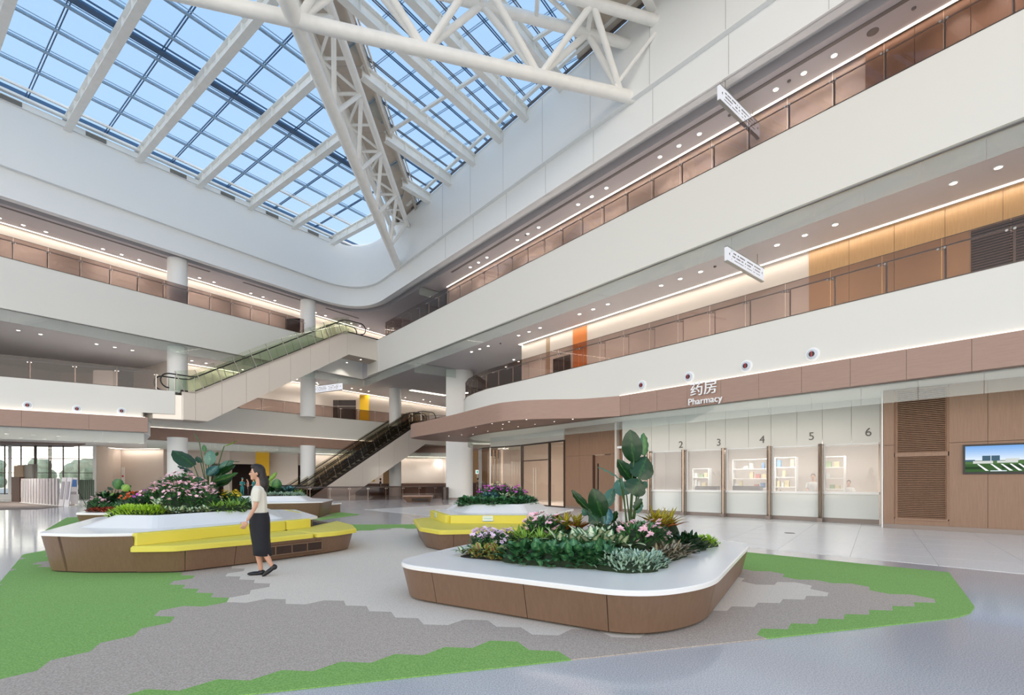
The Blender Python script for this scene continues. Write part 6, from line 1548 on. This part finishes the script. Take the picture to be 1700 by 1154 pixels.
strelitzia(1046, 7.3, Zt+.05, 'tall dark green bird-of-paradise plant in the nearest planter', [
 (1052, 766, 1046, 714, .32, 'deep', .0, -.25), (1070, 756, 1072, 718, .20, 'mid', .2, .5), (1060, 793, 1080, 757, .40, 'deep', -.1, .1), (1052, 801, 1025, 763, .24, 'deep', .05, -.6),
 (1050, 821, 1066, 795, .36, 'deep', -.15, .1), (1040, 821, 1030, 796, .30, 'blue', .15, .1), (1064, 812, 1074, 800, .16, 'blue', .2, .1), (1053, 846, 1070, 829, .16, 'deep', -.15, .6), (1055, 850, 1073, 834, .14, 'blue', .05, .5),
 (1035, 812, 1031, 793, .05, 'blue', -.1, .1), (1029, 795, 994, 775, .07, 'blue', -.1, .9), (1048, 778, 1044, 768, .2, 'blue', .25, 0)])
strelitzia(1003, 7.2, Zt+.05, 'shorter bird-of-paradise plant with upright leaf left of the tall one', [
 (1000, 858, 984, 811, .30, 'deep', -.05, -.2), (977, 846, 950, 814, .15, 'deep', .0, -.7), (1006, 840, 1024, 811, .20, 'blue', .15, .4), (976, 854, 967, 844, .14, 'blue', .1, .6), (994, 868, 982, 853, .22, 'deep', -.1, .1), (1005, 870, 1012, 842, .22, 'teal', .05, -.3), (1016, 868, 1024, 848, .14, 'deep', .2, .3), (982, 856, 980, 844, .12, 'blue', .15, .3)])
# ---- middle planter
Zm = .80
for px, Y in ((772, 13.5), (787, 13.25), (803, 13.15), (819, 13.1), (835, 13.15), (851, 13.3), (866, 13.6), (878, 14.1), (795, 13.9), (830, 13.8), (858, 14.2)): pk('green', px, Y, Zm-.02, 'around the edge of the middle planter', 1.05)
for px, Y, f_ in ((805, 14.4, 'magenta'), (820, 14.3, 'magenta'), (836, 14.5, 'magenta'), (852, 14.4, 'magenta'), (813, 14.0, 'magenta'), (861, 14.1, 'magenta')): pk('shrub', px, Y, Zm+.08, 'on top of the middle planter', 1.15, f_, 22, 1.2)
for px, Y in ((822, 14.9), (838, 14.9)): pk('shrub', px, Y, Zm+.2, 'at the crest of the middle planter', 1.05, 'cream', 9, 1.3)
for px, Y in ((808, 13.6), (820, 13.45), (815, 13.75)): pk('teal', px, Y, Zm+.12, 'in the middle planter below the magenta flowers', 1.3)
for px, Y in ((783, 14.0), (799, 13.7)): pk('bright', px, Y, Zm+.03, 'at the left of the middle planter', .75)
for i, (px, Y) in enumerate(((836, 13.7), (848, 13.8))): leafy('striped_leaf_plant', px, Y, Zm+.12, 'pale variegated plant in the middle planter right of the blue-green one', 'pale variegated plants in the middle planter', creaml, 10, 1.0, seed=50+i)
# ---- long planter
Zl = .82
for px, Y in ((206, 9.25), (218, 9.2), (231, 9.2), (244, 9.25), (256, 9.35), (214, 9.55), (240, 9.6)): pk('bright', px, Y, Zl-.05, 'at the left front of the long planter', 1.12)
for i, (px, Y) in enumerate(((270, 9.5), (284, 9.5), (300, 9.6), (316, 9.65), (331, 9.75), (345, 9.85))):
    leafy('striped_leaf_plant', px, Y, Zl-.04, 'pale striped plant along the front edge of the long planter', 'striped plants along the front of the long planter', creaml, 11, .85, seed=60+i, core=(.1, .1))
for px, Y in ((262, 10.0), (275, 10.0)): leafy('striped_leaf_plant', px, Y, Zl+.05, 'cream striped plant between bright green and pink flowers', 'cream striped plants beside the bright green one', creaml, 10, 1.05, seed=px)
for px, Y in ((358, 10.0), (371, 10.1), (384, 10.25), (397, 10.35), (380, 10.7)): pk('fern', px, Y, Zl-.02, 'at the right front of the long planter', 1.1)
for px, Y in ((392, 11.0), (405, 10.7), (410, 11.1), (400, 11.5)): pk('mid', px, Y, Zl+.05, 'at the right end of the long planter', 1.1)
for px, Y, zz in ((252, 10.3, .05), (266, 10.4, .1), (280, 10.4, .18), (295, 10.4, .22), (310, 10.4, .2), (325, 10.4, .12), (340, 10.4, .08), (285, 10.9, .36), (303, 10.9, .42), (322, 10.9, .32), (270, 10.8, .24), (340, 10.8, .2), (296, 10.1, .05), (322, 10.1, .02), (345, 10.2, 0)):
    pk('shrub', px, Y, Zl+zz, 'forming the tall mound of the long planter', 1.15, 'pink', 20, 1.05)
for px, Y in ((240, 10.6), (251, 10.9)): pk('shrub', px, Y, Zl+.1, 'left of the pink mound in the long planter', .95, 'magenta', 14, 1.4)
for px, Y in ((214, 11.4), (224, 11.3), (233, 11.2)): pk('shrub', px, Y, Zl+.05, 'at the back left of the long planter', .85, 'orange', 22, 1.7)
for px, Y in ((372, 11.3), (382, 11.3), (388, 11.5)): pk('shrub', px, Y, Zl+.06, 'behind the ferns of the long planter', .9, 'yellow', 20, 1.6)
for px, Y in ((365, 11.6), (376, 11.8)): pk('silver', px, Y, Zl+.15, 'behind the yellow flowers of the long planter', 1.2)
for px, Y in ((235, 10.1), (228, 10.4)): pk('dark', px, Y, Zl-.02, 'behind the bright green plant of the long planter', 1.2)
for px, Y in ((345, 11.4), (330, 11.7), (355, 11.2), (315, 11.7)): pk('dark', px, Y, Zl+.1, 'at the foot of the tall big-leaved plant in the long planter', 1.4)
strelitzia(345, 11.5, Zl+.1, 'tall bird-of-paradise plant with wide leaves in the long planter', [
 (322, 773, 286, 748, .42, 'deep', .0, .9), (346, 772, 345, 747, .30, 'blue', -.1, .05), (333, 768, 318, 757, .16, 'deep', .15, .9), (345, 790, 362, 774, .26, 'teal', -.15, .5), (356, 790, 387, 772, .22, 'deep', .05, .8),
 (364, 777, 380, 765, .18, 'blue', .1, .6), (380, 765, 398, 767, .05, 'mid', .1, .9), (320, 786, 290, 773, .16, 'deep', .1, .9), (340, 801, 313, 790, .30, 'deep', -.2, .7), (320, 801, 292, 798, .20, 'deep', -.1, .9), (357, 800, 391, 785, .20, 'mid', -.2, .8),
 (360, 806, 378, 792, .22, 'deep', .0, .8), (362, 808, 378, 801, .18, 'deep', -.1, .8), (340, 750, 334, 738, .10, 'mid', .0, .6), (331, 734, 313, 719, .03, 'mid', .0, .8), (358, 757, 362, 751, .07, 'mid', .1, .3), (372, 741, 391, 731, .03, 'bright', .1, .8), (356, 796, 372, 789, .2, 'mid', .1, .4)])
# ---- rear left planter
Zr = .44
for px, Y in ((160, 16.6), (173, 16.5), (186, 16.6), (198, 16.8), (168, 17.1), (180, 17.2), (195, 17.2)): pk('mid', px, Y, Zr, 'in the rear planter at far left', 1.35)
for px, Y in ((157, 16.9), (165, 17.3)): pk('shrub', px, Y, Zr+.05, 'at the left tip of the rear planter', 1.1, 'pink', 10, 1.5)
for px, Y in ((158, 16.4), (168, 16.3), (180, 16.3), (192, 16.4)): pk('rust', px, Y, Zr-.02, 'along the front of the rear planter at far left', 1.2)
for px, Y in ((185, 17.9), (175, 18.0), (197, 18.0), (206, 17.9)): pk('dark', px, Y, Zr+.15, 'in the rear planter at far left', 1.8)
strelitzia(190, 18.0, Zr+.2, 'small bird-of-paradise plant in the rear planter at far left', [
 (192, 812, 199, 795, .42, 'mid', 0, .2), (204, 815, 210, 805, .34, 'fern', -.1, .3), (186, 814, 172, 808, .16, 'deep', 0, .8), (210, 812, 217, 806, .16, 'blue', .1, .8), (182, 822, 171, 817, .18, 'deep', 0, .8), (214, 822, 228, 816, .14, 'deep', 0, .8), (176, 828, 170, 815, .14, 'mid', -.2, .3), (183, 828, 184, 818, .14, 'fern', -.2, .3)])
# ---- rear planter behind the woman
Zq = .82
for px, Y in ((468, 20.3), (478, 20.2), (488, 20.3), (496, 20.5), (458, 20.3), (450, 20.2)): pk('silver', px, Y, Zq-.05, 'along the front of the rear planter behind the woman', 1.3)
for px, Y in ((440, 20.8), (452, 21.0), (463, 20.9)): pk('dark', px, Y, Zq, 'in the rear planter behind the woman', 1.5)
for px, Y in ((475, 20.9), (484, 21.0)): pk('teal', px, Y, Zq+.1, 'in the rear planter behind the woman', 1.8)
for px, Y in ((492, 20.9), (498, 21.0)): pk('fern', px, Y, Zq, 'at the right of the rear planter behind the woman', 1.2)
strelitzia(452, 21.0, Zq+.1, 'light green plant with rounded leaves behind the woman', [(457, 812, 461, 795, .45, 'mid', 0, .2), (450, 812, 452, 797, .35, 'fern', .1, .2), (447, 798, 456, 784, .2, 'fern', 0, .8), (440, 800, 424, 786, .2, 'fern', -.1, .8), (436, 805, 421, 797, .2, 'fern', -.1, .8)])
# ================================================================ PEOPLE
def skin_obj(chains, vox, levels=1):
    """chains: list of lists of (x,y,z,r); the first chain's first point is the root; returns a joined remeshed mesh"""
    bm_all = bmesh.new()
    for ch in chains:
        me = bpy.data.meshes.new('t'); me.from_pydata([c[:3] for c in ch], [(i, i+1) for i in range(len(ch)-1)], []); o = bpy.data.objects.new('t', me); C.objects.link(o)
        md = o.modifiers.new('s', 'SKIN')
        for v, c in zip(me.skin_vertices[0].data, ch): v.radius = (c[3], c[4] if len(c) > 4 else c[3])
        me.skin_vertices[0].data[0].use_root = True
        sb = o.modifiers.new('b', 'SUBSURF'); sb.levels = levels; sb.render_levels = levels
        dg = bpy.context.evaluated_depsgraph_get(); m2 = bpy.data.meshes.new_from_object(o.evaluated_get(dg)); bm_all.from_mesh(m2); bpy.data.objects.remove(o)
    return bm_all
def remeshed(bm, name, mat, parent, vox, smooth_it=3):
    me = bpy.data.meshes.new(name); bm.to_mesh(me); bm.free(); o = bpy.data.objects.new(name, me); C.objects.link(o)
    r = o.modifiers.new('r', 'REMESH'); r.mode = 'VOXEL'; r.voxel_size = vox; s = o.modifiers.new('c', 'SMOOTH'); s.factor = .5; s.iterations = smooth_it
    dg = bpy.context.evaluated_depsgraph_get(); m2 = bpy.data.meshes.new_from_object(o.evaluated_get(dg)); bpy.data.objects.remove(o)
    m2.name = name; m2.materials.clear(); m2.materials.append(mat)
    for p in m2.polygons: p.use_smooth = True
    q = bpy.data.objects.new(name, m2); C.objects.link(q); q.parent = parent; return q
def ell(bm, c, r, m=None, seg=16, fn=None):
    g = bmesh.ops.create_uvsphere(bm, u_segments=seg, v_segments=max(8, seg*2//3), radius=1)
    for v in g['verts']:
        p = v.co.copy()
        if fn: p = fn(p)
        p = Vector((p.x*r[0], p.y*r[1], p.z*r[2]))
        if m: p = m @ p
        v.co = p+Vector(c)
SKINM = plain('skin', (206, 158, 132), .5); HAIRM = plain('dark_hair', (34, 26, 26), .5, bump=.5, bscale=60)
def person(loc, H, rz, label, top, bottom, shoes, pose='stand', vox=.02, hair='short', skirt=False, fingers=False, group=None, cap=None, sleeve=.4):
    """built facing +x, feet at z=0"""
    T = empty('person', (*loc, 0), rz); tag(T, label, 'person', group); k = H/1.66; T.scale = (k, k, k)
    walk = pose == 'walk'
    hip = .86; sh = 1.37
    # legs: near (y=-.085), far (y=.085)
    if walk: A = [(.0, -.085, .84, .085), (.02, -.085, .64, .072), (.035, -.08, .46, .055), (.02, -.08, .30, .052), (-.01, -.08, .10, .034), (-.01, -.08, .065, .034)]; Bl = [(.0, .085, .84, .085), (-.02, .085, .64, .07), (-.03, .08, .47, .054), (-.09, .08, .34, .05), (-.17, .08, .17, .033), (-.18, .08, .14, .032)]
    else: A = [(0, -.09, .84, .085), (0, -.09, .46, .055), (0, -.09, .30, .053), (0, -.09, .08, .036)]; Bl = [(0, .09, .84, .085), (0, .09, .46, .055), (0, .09, .30, .053), (0, .09, .08, .036)]
    torso = [(0, 0, .86, .12, .14), (0, 0, .98, .105, .125), (.0, 0, 1.10, .10, .115), (.01, 0, 1.24, .105, .14), (0, 0, 1.34, .085, .13), (.0, 0, 1.41, .052, .055), (.012, 0, 1.47, .048, .048), (.02, 0, 1.52, .05, .05)]
    if walk: arms = [[(0, -.13, 1.345, .05), (-.01, -.185, 1.28, .046), (-.045, -.20, 1.07, .036), (-.01, -.205, .93, .030), (.03, -.20, .835, .024)], [(0, .13, 1.345, .05), (.02, .185, 1.28, .046), (.03, .20, 1.08, .036), (.10, .20, .94, .029), (.15, .195, .85, .023)]]
    elif pose == 'work': arms = [[(0, s_*.13, 1.345, .05), (0, s_*.185, 1.28, .046), (.03, s_*.2, 1.07, .036), (.2, s_*.16, 1.02, .028), (.27, s_*.14, 1.03, .023)] for s_ in (-1, 1)]
    else: arms = [[(0, s_*.13, 1.345, .05), (0, s_*.185, 1.28, .046), (-.02, s_*.21, 1.07, .036), (.02, s_*.21, .86, .026), (.03, s_*.21, .82, .023)] for s_ in (-1, 1)]
    bm = skin_obj([torso, A, Bl]+arms, vox)
    # hands with five fingers
    for ar, s_ in zip(arms, (-1, 1)):
        wv = Vector(ar[-1][:3]); dv = (wv-Vector(ar[-2][:3])).normalized(); sd = Vector((1, 0, 0)); sd = (sd-dv*sd.dot(dv)).normalized(); inw = Vector((0, -s_, 0))
        ell(bm, wv+dv*.05, (.040, .018, .050), Matrix((sd, inw, dv)).transposed())
        if fingers:
            for i, (o_, l_) in enumerate(((.030, .062), (.011, .072), (-.010, .066), (-.030, .052))):
                p0 = wv+dv*.07+sd*o_; p1 = p0+dv*l_*.5+inw*.006; p2 = p1+(dv*.8+inw*.6).normalized()*l_*.35; p3 = p2+(dv*.5+inw*.9).normalized()*l_*.25
                b2 = skin_obj([[(*p0, .0085), (*p1, .008), (*p2, .0072), (*p3, .006)]], vox); me = bpy.data.meshes.new('t'); b2.to_mesh(me); b2.free(); bm.from_mesh(me)
            p0 = wv+dv*.03+sd*.03; p1 = p0+(dv*.5+sd*.7).normalized()*.035; p2 = p1+(dv+sd*.15+inw*.2).normalized()*.035
            b2 = skin_obj([[(*p0, .010), (*p1, .0095), (*p2, .0075)]], vox); me = bpy.data.meshes.new('t'); b2.to_mesh(me); b2.free(); bm.from_mesh(me)
    # head
    hc = Vector((.035, 0, 1.565))
    def headf(p):
        q = p.copy()
        if q.z < 0: q.x = q.x*(1+.10*q.z)+(-.12*q.z if q.x > 0 else .1*q.z*-1*0); q.y *= (1+.28*q.z)
        if q.x > .6: q.x = .6+(q.x-.6)*.7
        return q
    ell(bm, hc, (.093, .072, .112), None, 20, headf)
    ell(bm, hc+Vector((.092, 0, -.022)), (.020, .013, .022)); ell(bm, hc+Vector((.086, 0, -.005)), (.010, .009, .026)); ell(bm, hc+Vector((.076, 0, -.062)), (.016, .024, .009)); ell(bm, hc+Vector((.066, 0, -.092)), (.022, .026, .018))
    for s_ in (-1, 1): ell(bm, hc+Vector((-.005, s_*.073, -.012)), (.018, .008, .03))
    remeshed(bm, 'body', SKINM, T, vox)
    # eyes and brows, lips
    if fingers:
        for s_ in (-1, 1):
            m_ = bmesh.new(); ell(m_, hc+Vector((.080, s_*.030, .004)), (.008, .013, .007)); me = bpy.data.meshes.new('eye'); m_.to_mesh(me); m_.free(); me.materials.append(M['black']); inst(me, 'eye', T)
            inst(MB().box(tuple(hc+Vector((.083, s_*.030, .024))), (.008, .030, .005)).mesh('eyebrow', HAIRM), 'eyebrow', T)
        inst(MB().box(tuple(hc+Vector((.090, 0, -.062))), (.006, .034, .010)).mesh('lips', plain('lips', (170, 90, 84), .5)), 'lips', T)
    # hair
    m_ = bmesh.new(); ell(m_, hc+Vector((-.022, 0, .022)), (.098, .082, .108), None, 18)
    if hair == 'long':
        ell(m_, hc+Vector((-.075, 0, -.06)), (.055, .085, .12)); ell(m_, hc+Vector((-.095, 0, -.17)), (.07, .10, .14)); ell(m_, hc+Vector((-.085, -.03, -.27)), (.055, .075, .11)); ell(m_, hc+Vector((.01, 0, .09)), (.075, .07, .045))
    elif hair == 'bun': ell(m_, hc+Vector((-.12, 0, .03)), (.04, .04, .04))
    if cap: 
        b2 = bmesh.new(); ell(b2, hc+Vector((-.02, 0, .045)), (.108, .092, .095)); remeshed(b2, 'cap', cap, T, vox)
    remeshed(m_, 'hair', HAIRM, T, max(vox*.9, .008), 2)
    # clothes
    tp = [(0, 0, .87, .128, .150), (0, 0, 1.0, .115, .14), (.0, 0, 1.10, .112, .128), (.018, 0, 1.24, .125, .152), (0, 0, 1.345, .10, .14), (.0, 0, 1.385, .072, .085)]
    sl_ = []
    for ar in arms:
        a0, a1, a2 = [Vector(x[:3]) for x in ar[:3]]; e_ = a1.lerp(a2, sleeve*1.6); sl_.append([(*a0, .068), (*a1, .064), (*e_, .060), (*(e_+(a2-a1).normalized()*.03), .058)])
    remeshed(skin_obj([tp]+sl_, vox), 'top_garment', top, T, vox)
    if skirt:
        prof = [(.965, .122, .148, 0), (.88, .140, .165, 0), (.76, .143, .168, -.003), (.60, .132, .155, -.012), (.45, .125, .142, -.03), (.32, .132, .142, -.045), (.315, .125, .135, -.045), (.45, .115, .133, -.03), (.9, .11, .13, 0)]
        n = 32; m2 = MB()
        for (z, rx, ry, ox) in prof:
            for i in range(n):
                a = 2*PI*i/n; m2.v.append((ox+rx*math.cos(a), ry*math.sin(a), z+(0.0 if z > .36 else .01*math.cos(a))))
        for q in range(len(prof)-1):
            for i in range(n): m2.f.append((q*n+i, q*n+(i+1) % n, (q+1)*n+(i+1) % n, (q+1)*n+i))
        inst(m2.mesh('skirt', bottom, smooth=2), 'skirt', T)
    else:
        lg = [[(x, y, z, r*1.22) for x, y, z, r in ch] for ch in ([q[:4] for q in A], [q[:4] for q in Bl])]; lg = [[c for c in ch if c[2] > .06] for ch in lg]
        remeshed(skin_obj([[(0, 0, .98, .12, .145), (0, 0, .86, .13, .155)]]+[[(0, ch[0][1]*.8, .88, .11)]+ch for ch in lg], vox), 'trousers', bottom, T, vox)
    for ch, s_ in ((A, -1), (Bl, 1)):
        an = Vector(ch[-1][:3]); b2 = bmesh.new()
        if walk and s_ == 1: mt = Matrix.Rotation(math.radians(38), 3, 'Y'); ell(b2, an+Vector((.045, 0, -.055)), (.125, .042, .033), mt); ell(b2, an+Vector((-.02, 0, 0)), (.05, .038, .045))
        else: ell(b2, (an.x+.065, an.y, .034), (.125, .043, .033)); ell(b2, (an.x-.01, an.y, .045), (.055, .038, .042))
        remeshed(b2, 'shoe', shoes, T, max(vox*.8, .008), 2)
    return T
cm = {n: plain(n, c, .75, bump=.2, bscale=120) for n, c in (('cream_knit', (226, 222, 208)), ('black_cloth', (24, 25, 34)), ('teal_scrubs', (30, 110, 115)), ('pink_blouse', (196, 160, 150)), ('white_coat', (228, 228, 228)), ('brown_coat', (120, 95, 80)), ('dark_cloth', (60, 60, 66)))}
fy = 7.48
person(at(431, fy), 1.665, PI+.38, 'woman with long dark hair walking in a cream top and long black skirt', cm['cream_knit'], cm['black_cloth'], M['black'], 'walk', .009, 'long', True, True)
person(at(402, 44.2), 1.68, -.6, 'person in teal scrubs and teal cap standing at left in the far doorway', cm['teal_scrubs'], cm['teal_scrubs'], M['white'], 'work', .03, 'short', cap=cm['teal_scrubs'])
person(at(411.5, 45.0), 1.62, PI+.5, 'person in a pale pink blouse between two people in teal scrubs', cm['pink_blouse'], cm['dark_cloth'], M['black'], 'stand', .03, 'short')
person(at(421, 43.8), 1.66, PI, 'person in teal scrubs just left of the walking woman in the far doorway', cm['teal_scrubs'], cm['teal_scrubs'], M['white'], 'work', .03, 'short')
q = PP(pp(1350, -1.9), -1.9); person(q, 1.70, -2.2, 'pharmacist in a white coat behind pharmacy window five', cm['white_coat'], cm['dark_cloth'], M['black'], 'work', .02, 'short')
q = PP(pp(1409, -2.6), -2.6); person(q, 1.45, -2.2, 'person in a pale coat bending beside the shelf behind pharmacy window six', cm['white_coat'], cm['dark_cloth'], M['black'], 'work', .02, 'short')
person(at(793.5, 41.5), 1.66, 2.6, 'distant person with a dark bun between the big column and the shop', cm['brown_coat'], cm['brown_coat'], M['black'], 'stand', .03, 'bun')
person(at(631.5, 48.2), 1.66, .4, 'distant person in dark clothes beneath the lower escalator', cm['dark_cloth'], cm['dark_cloth'], M['black'], 'stand', .03, 'short')

# ================================================================ LABELS: same-looking neighbours are told apart by their order across the photograph
bpy.context.view_layer.update()
ORD = 'first second third fourth fifth sixth seventh eighth ninth tenth eleventh twelfth thirteenth fourteenth fifteenth sixteenth seventeenth eighteenth nineteenth twentieth'.split()
ORD += ['twenty-'+x for x in ORD[:9]]
by = {}
for o in SC.objects:
    if o.parent is None and o.get('label') and o.get('category'): by.setdefault(o['label'], []).append(o)
for lb, os_ in by.items():
    if len(os_) < 2 or 'carton' in lb: continue
    pr = []
    for o in os_:
        p = o.matrix_world.translation
        if p.y > .5:
            px_ = 850+FPX*p.x/p.y; py_ = HY-FPX*(p.z-CAMZ)/p.y
            if -5 < px_ < 1705 and -5 < py_ < 1160: pr.append((px_, o))
    pr.sort(key=lambda q: q[0])
    if len(lb.split()) > 12 or len(pr) > len(ORD): continue
    for i, (_, o) in enumerate(pr): o['label'] = lb+', '+ORD[i]+' from the left'
